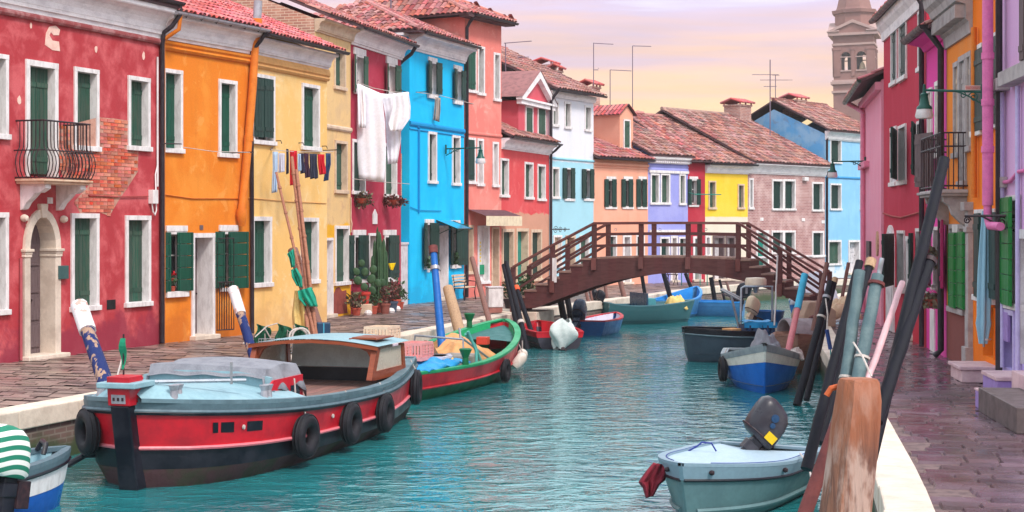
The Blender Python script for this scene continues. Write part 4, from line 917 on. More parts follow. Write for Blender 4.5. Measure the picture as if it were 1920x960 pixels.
# --- pale orange with ornate cornice
P_O2 = plaster('plaster_pale_orange', C(232, 132, 44), C(226, 140, 70), .6, .9, split=(1.0, C(128, 72, 72), .06))
GST = mat('grey_stone', C(176, 166, 166), .8, C(140, 128, 130), .6, 4, bmp=.25)
H = House('corniced_house', 'orange house with an ornate stone cornice and stone balcony', Rpt(1775), Rpt(1824), 5.95, P_O2, 7)
H.win(1790, 116, 1800, 292, 'c', SAND, GST, .09); H.win(1800, 104, 1813, 345, 'c', GST, GST, .1); H.win(1814, 97, 1823, 280, 'c', SAND, GST, .09)
H.win(1782, 420, 1811, 583, 'o', fm=GST); H.leaf(1780, 436, 1795, 577, GREENB, .07, .05, boards=True); H.leaf(1796, 434, 1812, 579, GREENB, .07, .05, boards=True); H.lintel(1790, 421, 1800, 436)
H.wall(); h0 = 5.88
H.profile('cornice', [(-.01, h0), (.05, h0), (.07, h0+.2), (.12, h0+.24), (.12, h0+.5), (.3, h0+.56), (.34, h0+.68), (.42, h0+.76), (.46, h0+.98), (-.01, h0+.98)], GST); dn = MB(); n = 18
for i in range(n): dn.box(.05+i*(H.W-.05)/n, .05+i*(H.W-.05)/n+.09, -.30, -.115, h0+.27, h0+.5)
H.part(dn, 'dentils', GST); H.roof(h0+1.02, .5, 3.4, pitch=.2, m=TILE, indiv=60)
s0, s1 = H.at(1776, 355)[0]-.1, H.at(1815, 355)[0]; zf = H.at(1790, 352, .4)[1]; ou = .5
bal = H.part(MB().box(s0, s1, -ou, 0, zf-.12, zf).box(s0-.05, s1+.05, -ou-.05, 0, zf-.07, zf-.02), 'balcony', GST, bevel=.01)
for c in (s0+.1, s1-.3): H.part(MB().prism([(0, zf-.12), (-.42, zf-.12), (-.4, zf-.22), (-.3, zf-.3), (-.25, zf-.45), (-.08, zf-.62), (0, zf-.64)], .2, 'x', c), 'corbel', GST, bal, fixn=True)
for i in range(12): x = s0+(s1-s0)*i/11; H.part(MB().tube([(x, -ou+.03, zf), (x, -ou+.03, zf+1)], .011, 5), 'balcony_bar', IRON, bal)
for i in range(1, 6):
    for x in (s0, s1): H.part(MB().tube([(x, -ou*i/6, zf), (x, -ou*i/6, zf+1)], .011, 5), 'balcony_bar', IRON, bal)
for h in (1.0, .76, .06): H.part(MB().tube([(s0, 0, zf+h), (s0, -ou+.03, zf+h), (s1, -ou+.03, zf+h), (s1, 0, zf+h)], .015, 5), 'balcony_rail', IRON, bal)
for i in range(6): H.part(MB().torus(.11, .009, Matrix.Translation((s0+(s1-s0)*(i+.5)/6, -ou+.03, zf+.88)) @ Matrix.Rotation(math.pi/2, 4, 'X'), 12, 5), 'balcony_ring', IRON, bal)
s0, z1 = H.at(1813, 392, .05); s1 = H.W+.02; pil = H.part(MB().box(s0, s1, -.09, .02, 0, z1), 'pilaster', GST, bevel=.01); H.part(MB().box(s0-.05, s1+.03, -.16, .02, z1-.03, z1+.12).box(s0-.02, s1+.02, -.12, .02, 2.4, 2.5).box(s0-.04, s1+.02, -.14, .02, 0, .4), 'capital', GST, pil, bevel=.01)
# --- bright orange
P_O3 = plaster('plaster_bright_orange', C(242, 120, 14), C(244, 136, 30), .5, .8)
H = House('bright_orange_house', 'vivid orange house behind the thick pink flue pipe', Rpt(1824), Rpt(1874), 8.0, P_O3, 7)
H.win(1826, 85, 1844, 250, 'o'); H.leaf(1825, 92, 1845, 245, GREEND, .06, .0); H.win(1860, 62, 1873, 236, 'o'); H.leaf(1861, 68, 1870, 232, GREEND, .07)
H.win(1830, 392, 1868, 562, 'o'); H.leaf(1827, 400, 1849, 557, GREEND, .08, .1); H.leaf(1850, 398, 1874, 559, GREEND, .08, .05)
H.door(1846, 575, 1868, 690, WOODD, P_O3, b=.04, zb=.35, step=False); H.wall(); H.roof(8.1, .4, 3.5, pitch=.2, m=TILE)
PKF = mat('pink_flue', C(226, 116, 172), .6, C(196, 96, 148), .6, 6)
x_, _ = H.at(1852, 200, .30); zb = H.at(1852, 385, .3)[1]
fl = H.part(MB().tube([(x_, -.3, 7.9), (x_, -.3, zb)], .085, 14), 'flue_pipe', PKF, smooth=True); H.part(MB().tube([(x_, -.3, zb+.1), (x_, -.3, zb-.14), (x_+.08, -.3, zb-.26), (x_+.2, -.3, zb-.32), (x_+.75, -.25, zb-.33)], .065, 12), 'flue_elbow', PKF, fl, smooth=True)
for py in (105, 192, 280): z = H.at(1852, py, .3)[1]; H.part(MB().tube([(x_, -.3, z-.05), (x_, -.3, z+.05)], .1, 14), 'collar', PKF, fl)
x2, _ = H.at(1873, 200, .1); H.pipe([(x2, -.1, 8), (x2, -.1, .02)], .055); x3, _ = H.at(1826, 200, .08); H.pipe([(x3, -.08, 5.9), (x3, -.08, 3.0)], .05, ORP)
STEPW = mat('pinkish_step_stone', C(214, 182, 186), .7, C(184, 144, 156), .6, 4, bmp=.15); DST = mat('dark_step_stone', C(96, 84, 84), .5, C(74, 62, 66), .6, 5, bmp=.2); LILS = mat('lilac_step_paint', C(160, 132, 196), .7, C(140, 112, 170), .5, 4)
st = H.part(MB().box(H.W-1.1, H.W-.05, -.58, 0, 0, .20).box(H.W-1.14, H.W-.01, -.62, 0, .201, .26), 'step', STEPW, bevel=.012)
# --- lilac, nearest
P_LI = plaster('plaster_lilac', C(214, 168, 212), C(224, 184, 222), .5, .8, split=(1.2, C(186, 170, 226), .3))
H = House('lilac_house', 'lilac house at the right edge with stone sills and bright green shutter', Rpt(1874), Rpt(2010), 8.0, P_LI, 7)
H.win(1916, -40, 1965, 118, 'o', fm=GST); H.lintel(1898, 120, 1970, 148, GST, 'sill', .22); H.lintel(1873, 150, 1894, 172, GST, 'corbel', .2); H.leaf(1913, -40, 1921, 112, WOODD, .07)
H.win(1890, 366, 1915, 575, 'o'); H.leaf(1878, 369, 1903, 573, GREENB, .07, .06, boards=True)
LIL = mat('lilac_door', C(196, 184, 226), .6, C(170, 156, 204), .5, 4)
H.door(1881, 580, 1905, 715, LIL, LIL, b=.08, zb=.3, step=False, panels=False); H.door(1912, 430, 1962, 740, WHITE, REVEAL, b=.14, zb=.45, step=False)
H.wall(); H.roof(8.1, .4, 3.5, pitch=.2, m=TILE)
addbox(H, 1886, 585, 1895, 640, .05, LILS, 'meter_box')
for px in (1879, 1908): x_, _ = H.at(px, 500, .06); H.pipe([(x_, -.06, 4.6), (x_, -.06, .3)], .035, LIL, 'conduit')
p = [H.at(x, y, .03) for x, y in ((1882, 342), (1897, 340), (1912, 322), (1925, 320))]; H.pipe([(a, -.05, b) for a, b in p], .03, PKF, 'conduit'); addbox(H, 1881, 332, 1889, 352, .1, GST, 'junction_box')
a = H.at(1858, 700)[0]; 
def steps(H):
    s_ = H.part(MB().box(1.3, 2.4, -.50, 0, 0, .26), 'step', LILS, bevel=.01); H.part(MB().box(1.28, 2.42, -.52, 0, .261, .32), 'tread', STEPW, s_, bevel=.01)
    H.part(MB().box(3.95, 6.4, -1.05, -.5, 0, .32), 'step', DST, bevel=.012); H.part(MB().box(3.3, 6, -.48, 0, 0, .5), 'step', STEPW, bevel=.012)
    H.part(MB().box(3.45, 3.9, -1.0, -.62, 0, .24), 'step', LILS, bevel=.01); H.part(MB().box(3.43, 3.91, -1.01, -.61, .241, .265), 'tread', STEPW)
steps(H)
# ================================================================ bell tower
TW = mat('tower_brick', C(146, 106, 100), .9, C(120, 86, 86), .6, .5, bmp=.1); TS = mat('tower_stone', C(178, 148, 142), .85, C(178, 150, 150), .6, .6)
ty = 140.; tx = (1610-960)/F*ty; hz = lambda py: EYE+(HZ-py)/F*ty
T = empty('bell_tower', (tx, ty, 0), math.radians(-15), 'leaning brick bell tower with pediments and arched openings in the distance', 'bell tower')
KT = 300/ty; T.location = (tx*KT, 300, EYE*(1-KT)); T.scale = (KT, KT, KT); T.rotation_euler = (0, math.radians(-1.0), math.radians(-17)); w = 1.72
MB().box(-w-.05, w+.05, -w-.05, w+.05, 0, hz(160)).build('shaft', TW, T)
def ring(z0, z1, o, m=TS, nm='cornice'): return MB().box(-w-o, w+o, -w-o, w+o, z0, z1).build(nm, m, T)
ring(hz(160), hz(155), .25); ring(hz(176), hz(172), .18); ring(hz(155), hz(152), .12); ring(hz(88), hz(84), .1)
za, zb = hz(152), hz(68)
def belfry():
    b = MB(); n = 4; zo0, zo1 = hz(134), hz(100)
    xs = [-w, -w*.62, -w*.14, w*.14, w*.62, w]
    def P(f, x, z, o=0): return {0: (x, -w+o, z), 1: (w-o, x, z), 2: (-x, w-o, z), 3: (-w+o, -x, z)}[f]
    for f in range(4):
        for i in range(5):
            a, c = xs[i], xs[i+1]; hole = i in (1, 3)
            if not hole: b.quad(P(f, a, za), P(f, c, za), P(f, c, zb), P(f, a, zb)); continue
            b.quad(P(f, a, za), P(f, c, za), P(f, c, zo0), P(f, a, zo0))
            m_, r = (a+c)/2, (c-a)/2; zs = zo1-r; pr = [(m_-r*math.cos(math.pi*k/8), zs+r*math.sin(math.pi*k/8)) for k in range(9)]
            for k in range(8): b.quad(P(f, pr[k][0], pr[k][1]), P(f, pr[k+1][0], pr[k+1][1]), P(f, pr[k+1][0], zb), P(f, pr[k][0], zb)); b.quad(P(f, *pr[k]), P(f, *pr[k], .5), P(f, *pr[k+1], .5), P(f, *pr[k+1]))
            b.quad(P(f, a, zo0), P(f, a, zo0, .5), P(f, a, zs, .5), P(f, a, zs)); b.quad(P(f, c, zo0), P(f, c, zs), P(f, c, zs, .5), P(f, c, zo0, .5)); b.quad(P(f, a, zo0), P(f, c, zo0), P(f, c, zo0, .5), P(f, a, zo0, .5))
            MB().box(a-.05, c+.05, -.1, .05, zo0-.12, zo0, Matrix.Rotation(f*math.pi/2, 4, 'Z') @ Matrix.Translation((0, -w, 0))).box(a-.08, c+.08, -.06, .05, zs-.08, zs, Matrix.Rotation(f*math.pi/2, 4, 'Z') @ Matrix.Translation((0, -w, 0))).build('opening_sill', TS, T)
        for x in (xs[0], xs[2], xs[4]):
            ww = xs[1]-xs[0] if x != xs[2] else .4; M_ = Matrix.Rotation(f*math.pi/2, 4, 'Z') @ Matrix.Translation((0, -w, 0))
            MB().box(x+.06, x+ww-.06, -.08, .02, za+.3, hz(94), M_).box(x, x+ww, -.12, .02, hz(97), hz(92), M_).build('pilaster', TW, T)
    b.build('belfry', TW, T); MB().box(-w+.5, w-.5, -w+.5, w-.5, za, za+.2).build('belfry_floor', TW, T); MB().box(-.6, .6, -.6, .6, za, zb).build('belfry_core', ROOM, T)
    z0 = hz(70); MB().box(-w-.4, w+.4, -w-.4, w+.4, z0, z0+.22).build('entablature', TS, T)
    for f in range(4):
        M_ = Matrix.Rotation(f*math.pi/2, 4, 'Z') @ Matrix.Translation((0, -w, 0)); W2 = w+.4; zp = hz(47)
        g = MB(); g.prism([(-W2, z0+.22), (W2, z0+.22), (0, zp)], .9, 'y', -.25); g.v = [tuple(M_ @ V(v)) for v in g.v]; g.build('pediment', TW, T, fixn=True)
        for sg in (-1, 1):
            g = MB(); g.prism([(sg*W2, z0+.22), (0, zp), (0, zp+.28), (sg*(W2+.12), z0+.36)], 1.0, 'y', -.42); g.v = [tuple(M_ @ V(v)) for v in g.v]; g.build('pediment_rake', TS, T, fixn=True)
    zd0, zd1 = hz(58), hz(27); g = MB().lathe([(w*1.02, zd0), (w*1.02, zd1), (w*1.15, zd1+.02), (w*1.18, zd1+.3), (w*.98, zd1+.32), (w*.92, hz(16)), (w*.70, hz(-15)), (.15, hz(-150))], 8, m=Matrix.Rotation(math.pi/8, 3, 'Z')); g.build('drum_and_spire', TW, T)
belfry()
MB().lathe([(0, 0), (.3, 0), (.26, .2), (.16, .5), (.08, .62), (0, .64)], 10, (w*.4, -w+.7, hz(132))).build('bell', mat('bell_bronze', C(200, 180, 150), .4), T, smooth=True)
# ================================================================ timber footbridge
BW = mat('bridge_timber', C(92, 48, 48), .7, C(72, 36, 38), .6, 3, sc3=(1, 6, 6), bmp=.25, var=.12); BW2 = mat('bridge_timber_top', C(112, 62, 58), .65, C(86, 46, 44), .6, 3, bmp=.2, var=.12); TRD = mat('bridge_tread', C(150, 116, 104), .7, C(116, 84, 78), .6, 4, bmp=.25, var=.12)
def bridge():
    Q = House.__new__(House); Q.A = V((.05, 46.5, 0)); Q.B = V((8.42, 43.5, 0)); d = Q.B-Q.A; Q.W = d.length; Q.t = d.normalized(); Q.inn = V((-Q.t.y, Q.t.x, 0))
    R = empty('footbridge', Q.A, math.atan2(Q.t.y, Q.t.x), 'brown timber footbridge arching over the canal with railings', 'bridge')
    posts = [Q.at(px, 420)[0] for px in (963, 1037, 1115, 1203, 1291, 1385, 1463, 1541)]
    zd = 1.60; hi = [1.36, 2.0, 2.63, 2.64, 2.64, 2.63, 1.95, 1.28]; wd_ = 1.35
    s2, s5 = posts[2], posts[5]
    def dz(s):
        if s < s2: return zd-(s2-s)*(zd-.30)/(s2-posts[0])
        if s > s5: return zd-(s-s5)*(zd-.26)/(posts[7]-s5)
        return zd+.05*math.sin(math.pi*(s-s2)/(s5-s2))
    bot = [Q.at(x, y) for x, y in ((1003, 578), (1060, 556), (1115, 537), (1160, 525), (1203, 517), (1250, 512), (1300, 512), (1345, 517), (1400, 528), (1450, 545), (1490, 564), (1525, 590))]
    n = 40; a, b = posts[0]-.05, posts[7]+.05
    for y in (-.05, wd_-.07):
        m = MB(); xs = [a+(b-a)*i/n for i in range(n+1)]
        def zb(s):
            if s <= bot[0][0]: return max(-.05, bot[0][1]-.0)
            for (x0, z0), (x1, z1) in zip(bot, bot[1:]):
                if s <= x1: return z0+(z1-z0)*(s-x0)/(x1-x0)
            return bot[-1][1]
        for i in range(n):
            x0, x1 = xs[i], xs[i+1]; t0, t1 = dz(x0)-.02, dz(x1)-.02; b0, b1 = min(zb(x0), t0-.06), min(zb(x1), t1-.06)
            for yy, fl in ((y, 0), (y+.12, 1)):
                q = [(x0, yy, b0), (x1, yy, b1), (x1, yy, t1), (x0, yy, t0)]; m.quad(*(q if not fl else reversed(q)))
            m.quad((x0, y, b0), (x0, y+.12, b0), (x1, y+.12, b1), (x1, y, b1)); m.quad((x0, y, t0), (x1, y, t1), (x1, y+.12, t1), (x0, y+.12, t0))
        m.build('arch_beam', BW, R)
    k = int((s5-s2)/.16)
    for i in range(k): x = s2+(s5-s2)*i/k; MB().box(x+.005, x+(s5-s2)/k-.006, -.03, wd_+.02, dz(x+.08)-.018, dz(x+.08)+.03).build('deck_plank', TRD, R)
    for (p0, p1) in ((posts[0], s2), (s5, posts[7])):
        ns = 7
        for i in range(ns):
            x0, x1 = p0+(p1-p0)*i/ns, p0+(p1-p0)*(i+1)/ns; zt = max(dz(x0), dz(x1))
            MB().box(x0-.02, x1+.02, -.08, wd_+.05, zt-.05, zt).build('step', TRD, R); xr = x0 if p0 == posts[0] else x1-.03
            MB().box(xr, xr+.03, .08, wd_-.08, zt-.24, zt-.052).build('riser', BW, R)
            MB().box(x0, x1, -.055, .075, min(dz(x0), dz(x1))-.1, zt-.052).build('step_bearer', BW, R)
    for y in (-.10, wd_-.02):
        for i, s in enumerate(posts):
            w = .13; p = MB().box(s-w/2, s+w/2, y, y+.12, dz(s)-.32, hi[i]-.03).build('post', BW, R, bevel=.012)
            MB().box(s-.07, s+.07, y-.04, y-.002, dz(s)-.34, dz(s)+.0).build('post_bracket', BW2, p, bevel=.01)
        for i in range(7):
            s0, s1 = posts[i], posts[i+1]
            for f, h, w, nm in ((1.0, .07, .16, 'handrail'), (.70, .08, .06, 'rail'), (.38, .08, .06, 'rail')):
                z0 = dz(s0)+(hi[i]-dz(s0))*f; z1 = dz(s1)+(hi[i+1]-dz(s1))*f; e = .0 if f == 1 else .066
                yc = y+.06; m = MB(); ys = (yc-w/2, yc+w/2)
                P = [(s0+e, ys[0], z0-h), (s1-e, ys[0], z1-h), (s1-e, ys[0], z1), (s0+e, ys[0], z0), (s0+e, ys[1], z0-h), (s1-e, ys[1], z1-h), (s1-e, ys[1], z1), (s0+e, ys[1], z0)]
                m.v = P; m.f = [(0, 1, 2, 3), (7, 6, 5, 4), (3, 2, 6, 7), (4, 5, 1, 0), (0, 3, 7, 4), (1, 5, 6, 2)]; m.build(nm, BW2 if f == 1 else BW, R)
    # abutments
    MB().box(posts[0]-.9, posts[0]+.75, -.15, wd_+.15, -1.5, .035).build('abutment', CURB, R, bevel=.02); MB().box(posts[7]-.2, posts[7]+.6, -.15, wd_+.15, -1.5, .035).build('abutment', CURB, R, bevel=.02)
    MB().box(Q.at(1038, 500)[0]-.0, Q.at(1046, 500)[0], -.13, -.11, .9, 1.6).build('sign', WHITE, R)
    for s in (posts[2]+.25, posts[3]+.2, posts[4]+.2, posts[5]+.05): MB().torus(.035, .008, Matrix.Translation((s, wd_-.05, 2.42)) @ Matrix.Rotation(math.pi/2, 4, 'X'), 10, 5).build('ring', STEEL, R)
bridge()
# ================================================================ mooring poles
def pole(label, top, bot, yt, r, m, yb=None, r2=None, group='mooring poles', sub=None, cat='pole', name='mooring_pole', n=10, wob=.004):
    """pole from picture point top (depth yt) to picture point bot (depth yb); sub: [(t0,t1,material,extra radius,name)] sleeves"""
    yb = yb or yt; a, b = Wp(*top, yt), Wp(*bot, yb); r2 = r2 or r; R = empty(name, b, 0, label, cat, group); L = [V((0, 0, 0)), a-b]
    k = 9; pts = [(a-b)*(i/k)+V((random.uniform(-wob, wob), random.uniform(-wob, wob), 0))*(0 < i < k) for i in range(k+1)]
    MB().tube(pts, [r2+(r-r2)*i/k for i in range(k+1)], n).build('shaft', m, R, smooth=True)
    for t0, t1, mm, ex, nm in (sub or []):
        p0, p1 = pts[0].lerp(pts[-1], t0), pts[0].lerp(pts[-1], t1); q = 4
        MB().tube([p0.lerp(p1, i/q) for i in range(q+1)], max(r, r2)+ex, n).build(nm, mm, R, smooth=True)
    return R
PBLK = mat('black_pole', C(14, 15, 26), .55, C(34, 32, 44), .6, 5, sc3=(6, 6, 1), bmp=.3, spec=.2); PBRN = mat('brown_pole', C(138, 100, 92), .8, C(104, 74, 72), .6, 5, sc3=(8, 8, .8), bmp=.3); PBLU = mat('blue_pole', C(6, 98, 178), .5, C(16, 80, 160), .5, 4); PBLW = mat('navy_worn_pole', C(18, 38, 96), .7, C(176, 142, 118), .95, 1.6, sc3=(4, 4, 1.3), bmp=.3, thr=(.53, .57)); WPNT = mat('worn_white_paint', C(226, 220, 222), .8, C(206, 120, 90), .7, 3, thr=(.58, .62), bmp=.3)
PWOOD = mat('raw_pole_wood', C(190, 156, 124), .85, C(150, 116, 96), .6, 4, sc3=(9, 9, .7), bmp=.35); PGRY = mat('grey_pipe', C(82, 104, 110), .6, C(112, 130, 132), .7, 7, bmp=.15); RUST = mat('rusty_pole', C(120, 62, 60), .8, C(84, 48, 52), .6, 6, bmp=.3)
G1 = 'painted mooring poles along the left quay'
pole('navy and white painted mooring pole leaning beside the red house', (148, 572), (215, 770), 25.6, .105, PBLW, 24.0, .13, G1, [(.74, 1.0, WPNT, .008, 'white_top')])
pole('navy and white mooring pole beside the orange house door', (437, 542), (487, 705), 31.0, .085, PBLW, 29.5, .10, G1, [(.70, 1.0, WPNT, .006, 'white_top')])
pole('bright blue mooring pole standing beside the green fishing boat', (812, 462), (832, 690), 35.2, .075, PBLU, 34.0, .10, G1, [(.94, 1.0, RUST, .004, 'brown_top'), (.80, .83, ZINC, .005, 'ring')])
pole('short thick raw wood post beside the bright blue pole', (840, 540), (872, 660), 38, .13, PWOOD, 36.8, .14, G1)
pole('slim brown mooring pole leaning in front of the salmon shop', (885, 484), (928, 640), 44, .07, PBRN, 41.5, .08, G1)
G2 = 'dark poles at the left end of the bridge'
pole('black pole tied with cord beside the left end of the bridge', (949, 492), (990, 660), 45.0, .07, PBLK, 42.5, .085, G2, [(.30, .33, ROPE, .012, 'cord')])
pole('thin black pole just behind the cord tied pole', (944, 497), (975, 640), 45.6, .06, PBLK, 43.5, .07, G2)
pole('black pole with an orange cap beside the bridge', (968, 538), (1006, 650), 45.5, .065, PBLK, 43.2, .075, G2, [(.93, 1.0, mat('orange_cap', C(240, 96, 50), .5), .01, 'cap')])
pole('dark pole below the bridge, nearest its left foot', (1050, 560), (1066, 640), 47.5, .10, PBLK, 47.0, .10, G2)
pole('dark pole below the bridge, second from its left foot', (1063, 555), (1078, 640), 48.5, .09, PBLK, 48.0, .09, G2)
G3 = 'poles along the far left quay under the bridge arch'
for i, (lab, t, b, y, r, m) in enumerate((('leftmost slim brown pole seen under the bridge arch', (1093, 525), (1112, 600), 53, .06, PBRN), ('second slim brown pole seen under the bridge arch', (1101, 520), (1118, 600), 53.4, .05, PBRN), ('third slim brown pole seen under the bridge arch', (1108, 522), (1124, 600), 54, .05, PBRN),
        ('lone brown pole rising left of the teal boat motors', (1133, 522), (1140, 575), 56, .06, PBRN), ('brown pole above the teal boat', (1158, 508), (1175, 575), 56.5, .09, PBRN), ('black pole behind the teal boat screen', (1200, 495), (1215, 585), 57.5, .07, PBLK), ('black pole planted in the sky blue boat berth', (1241, 500), (1268, 600), 58.5, .09, PBLK), ('black pole leaning over the small blue boat', (1285, 512), (1320, 600), 60, .07, PBLK),
        ('dark pole past the small blue boat', (1333, 520), (1345, 590), 62, .09, PBLK), ('thin dark pole with cord beyond the small blue boat', (1349, 524), (1368, 600), 62, .05, PBLK), ('thin brown pole near the white radar drum', (1362, 528), (1382, 600), 61, .05, PBRN))): pole(lab, t, b, y, r, m, group=G3)
G4 = 'poles on the right quay'
pole('longest black pole leaning high over the right pavement', (1771, 298), (1628, 880), 12.6, .043, PBLK, 11.3, .048, G4)
pole('second long black pole leaning over the right pavement', (1745, 483), (1643, 790), 12.2, .046, PBLK, 11.4, .05, G4, [(.965, .99, IRON, .006, 'band')])
pole('pale pink pole leaning between grey pipes and black poles', (1692, 530), (1624, 720), 12.4, .024, mat('pale_pink_pole', C(226, 180, 186), .6), 11.6, .026, G4)
pole('left of the two mottled grey pipes behind the orange trunk', (1612, 508), (1575, 800), 12.0, .042, PGRY, 11.6, .048, G4, [(.30, .315, ROPE, .006, 'cord')])
pole('right of the two mottled grey pipes, with a rusty collar', (1646, 516), (1592, 800), 11.9, .045, PGRY, 11.5, .052, G4, [(.93, .95, RUST, .012, 'collar'), (.44, .455, ROPE, .006, 'cord'), (.28, .295, ROPE, .008, 'cord')])
pole('thin metal stake on top of the grey pipes', (1654, 484), (1643, 540), 11.9, .018, STEEL, None, None, G4)
pole('long black mooring pole leaning left of the grey pipes', (1612, 490), (1512, 880), 14.0, .035, PBLK, 13.2, .05, G4)
pole('wood topped black pole beside the grey pipes', (1634, 487), (1535, 830), 14.3, .035, PBLK, 13.4, .045, G4, [(.955, 1.0, PWOOD, .003, 'raw_top')])
pole('broad dark pole slanting behind the orange trunk', (1618, 660), (1502, 985), 13.0, .05, RUST, 12.6, .06, G4)
pole('black pole wrapped with white cord at the blue boat', (1558, 528), (1494, 760), 30.0, .065, PBLK, 29.0, .075, G4, [(.86, .88, ZINC, .006, 'band'), (.70, .715, ROPE, .012, 'cord')])
pole('second black pole right behind the cord wrapped pole', (1566, 522), (1512, 750), 31.0, .055, PBLK, 29.6, .06, G4, [(.96, 1.0, PWOOD, .0, 'raw_top')])
pole('thin dark pole crossing in front of the bridge end', (1551, 492), (1524, 620), 34, .05, PBRN, None, None, G4)
pole('slim dark stake beside the white boat tarpaulin', (1591, 492), (1576, 575), 44, .05, PBRN, None, None, G4)
pole('pink and turquoise painted pole in front of the bridge', (1509, 515), (1478, 660), 34.5, .055, mat('pink_pole', C(214, 130, 136), .6), 33.5, .075, G4, [(.55, 1.0, mat('turquoise_pole', C(60, 174, 210), .5), .004, 'turquoise_top')])
pole('thin white rod in front of the bridge post', (1458, 478), (1452, 610), 38, .02, WHITE, None, None, G4)
# orange trunk at the right edge of the water
R = empty('timber_post', (0, 0, 0), 0, 'thick orange brown timber trunk standing at the near right water edge', 'mooring post'); ty_ = 11.0
def trunkmat():
    m, nt, b = nodes('orange_trunk_wood'); tc = nt.nodes.new('ShaderNodeTexCoord'); v = tc.outputs['Object']
    g = noise(nt, 2.0, 6, v, .6, sc3=(9, 9, .7), dist=.5); big = noise(nt, 1.8, 5, v, .6, sc3=(2.5, 2.5, .8))
    col = nmix(nt, mrange(nt, g, .35, .68), C(150, 100, 78), C(96, 62, 54)); col = nmix(nt, mrange(nt, big, .44, .56, 0, .85), col, C(190, 160, 148))
    sep = nt.nodes.new('ShaderNodeSeparateXYZ'); nt.links.new(v, sep.inputs[0]); zz = fmath(nt, 'ADD', sep.outputs[2], mrange(nt, noise(nt, 2.2, 6, v, .6), 0, 1, -.6, .6, False))
    col = nmix(nt, mrange(nt, zz, .85, 1.35, 0, .8), col, C(158, 90, 58)); nt.links.new(col, b.inputs['Base Color']); b.inputs['Roughness'].default_value = .8; bump(nt, b, g, 1.0, .03); return m
prof = [(1566, 1160, 98), (1575, 1060, 98), (1585, 960, 97), (1594, 880, 95), (1604, 800, 92), (1609, 750, 86), (1610, 716, 78), (1610, 710, 70)]
m = MB(); n = 36; b0 = 0; rid = [random.uniform(.93, 1.04) for _ in range(n)]
for i, (cx, py, w) in enumerate(prof):
    c = Wp(cx, py, ty_); r = w/2/F*ty_
    for k in range(n):
        t = 2*math.pi*k/n+.3; sq = 1/(max(abs(math.cos(t-.3)), abs(math.sin(t-.3)))**.45); rr = r*sq*.93*rid[k]*random.uniform(.985, 1.015); m.v.append((c.x+rr*math.cos(t), c.y+rr*math.sin(t), c.z))
for i in range(len(prof)-1):
    for k in range(n): k2 = (k+1) % n; m.f.append((i*n+k, i*n+k2, (i+1)*n+k2, (i+1)*n+k))
m.f.append(tuple((len(prof)-1)*n+k for k in range(n))); m.build('trunk', trunkmat(), R, smooth=True)
c = Wp(1566, 742, 11.1); MB().tube([c+V((-.06, 0, .0)), c+V((-.03, 0, .05)), c+V((.05, 0, .07)), c+V((.12, 0, .05))], .022, 8).build('splinter', mat('orange_strap', C(190, 92, 50), .7), R)
# bundle of bamboo canes and cloth-wrapped post on the left quay
B = 'bamboo canes beside the peach house'
BAM = mat('bamboo', C(176, 118, 92), .6, C(140, 86, 72), .6, 6, sc3=(3, 3, 6), bmp=.2)
for lab, t, b, y, r in (('thin bamboo cane leaning left of the cane bundle', (518, 323), (592, 640), 34.0, .028), ('tallest bamboo cane leaning across the peach house', (547, 294), (588, 640), 34.2, .038), ('second tall bamboo cane beside the tallest one', (556, 318), (594, 640), 34.1, .034), ('shorter bamboo cane at the bundle front', (560, 480), (580, 640), 33.9, .034)):
    pole(lab, t, b, y, r, BAM, y-.9, r*1.25, B, [(q, q+.012, BAM, .006, 'node') for q in (.15, .3, .45, .6, .75, .9)], 'bamboo cane', 'bamboo_cane')
pole('weathered grey brown post wrapped with green netting', (549, 468), (604, 640), 34.6, .11, PBRN, 33.6, .13, None, None, 'post', 'wrapped_post')
def cloth(label, name, pts, m, y, cat, amp=.05, th=.0, seed=0, par=None, group=None, sag=0):
    """hanging cloth: pts = left edge and right edge picture polylines (same length)"""
    random.seed(seed); Lf, Rt = pts; nv = len(Lf)-1; ph = random.random()*6; ph2 = random.random()*6
    def P(u, v):
        k = min(int(v*nv), nv-1); f = v*nv-k
        a = (Lf[k][0]+(Lf[k+1][0]-Lf[k][0])*f, Lf[k][1]+(Lf[k+1][1]-Lf[k][1])*f); b = (Rt[k][0]+(Rt[k+1][0]-Rt[k][0])*f, Rt[k][1]+(Rt[k+1][1]-Rt[k][1])*f)
        px, py = a[0]+(b[0]-a[0])*u, a[1]+(b[1]-a[1])*u
        d = amp*(math.sin(u*9+ph+v*1.3)*.6+math.sin(u*17+ph2-v*2)*.4)*(.35+.65*v)
        return Wp(px, py, y+d)
    g = MB().grid(P, 26, max(8, nv*4)); o = g.build(name, m, None, smooth=True); so_ = o.modifiers.new('s', 'SOLIDIFY'); so_.thickness = .008
    if label: tag(o, label, cat, group)
    return o
GNET = mat('green_netting', C(24, 158, 130), .8, C(18, 120, 104), .6, 8, bmp=.3); YCL = mat('cream_cloth', C(226, 196, 124), .9, C(200, 160, 90), .5, 4)
cloth('upper torn green netting on the wrapped post', 'green_netting', ([(538, 476), (542, 484), (546, 502)], [(551, 466), (553, 482), (553, 500)]), GNET, 33.2, 'netting', .12, seed=2, group='green netting strips')
cloth('middle torn green netting on the wrapped post', 'green_netting', ([(546, 506), (548, 520), (557, 536)], [(556, 502), (566, 520), (567, 540)]), GNET, 33.2, 'netting', .12, seed=5, group='green netting strips')
cloth('lower torn green netting on the wrapped post', 'green_netting', ([(558, 545), (560, 560), (572, 574)], [(584, 538), (592, 556), (596, 575)]), GNET, 33.2, 'netting', .14, seed=6, group='green netting strips')
cloth('cream cloth hanging below the green netting', 'cream_cloth', ([(553, 545), (548, 590), (552, 640)], [(568, 545), (572, 590), (575, 640)]), YCL, 33.3, 'cloth', .08, seed=3)
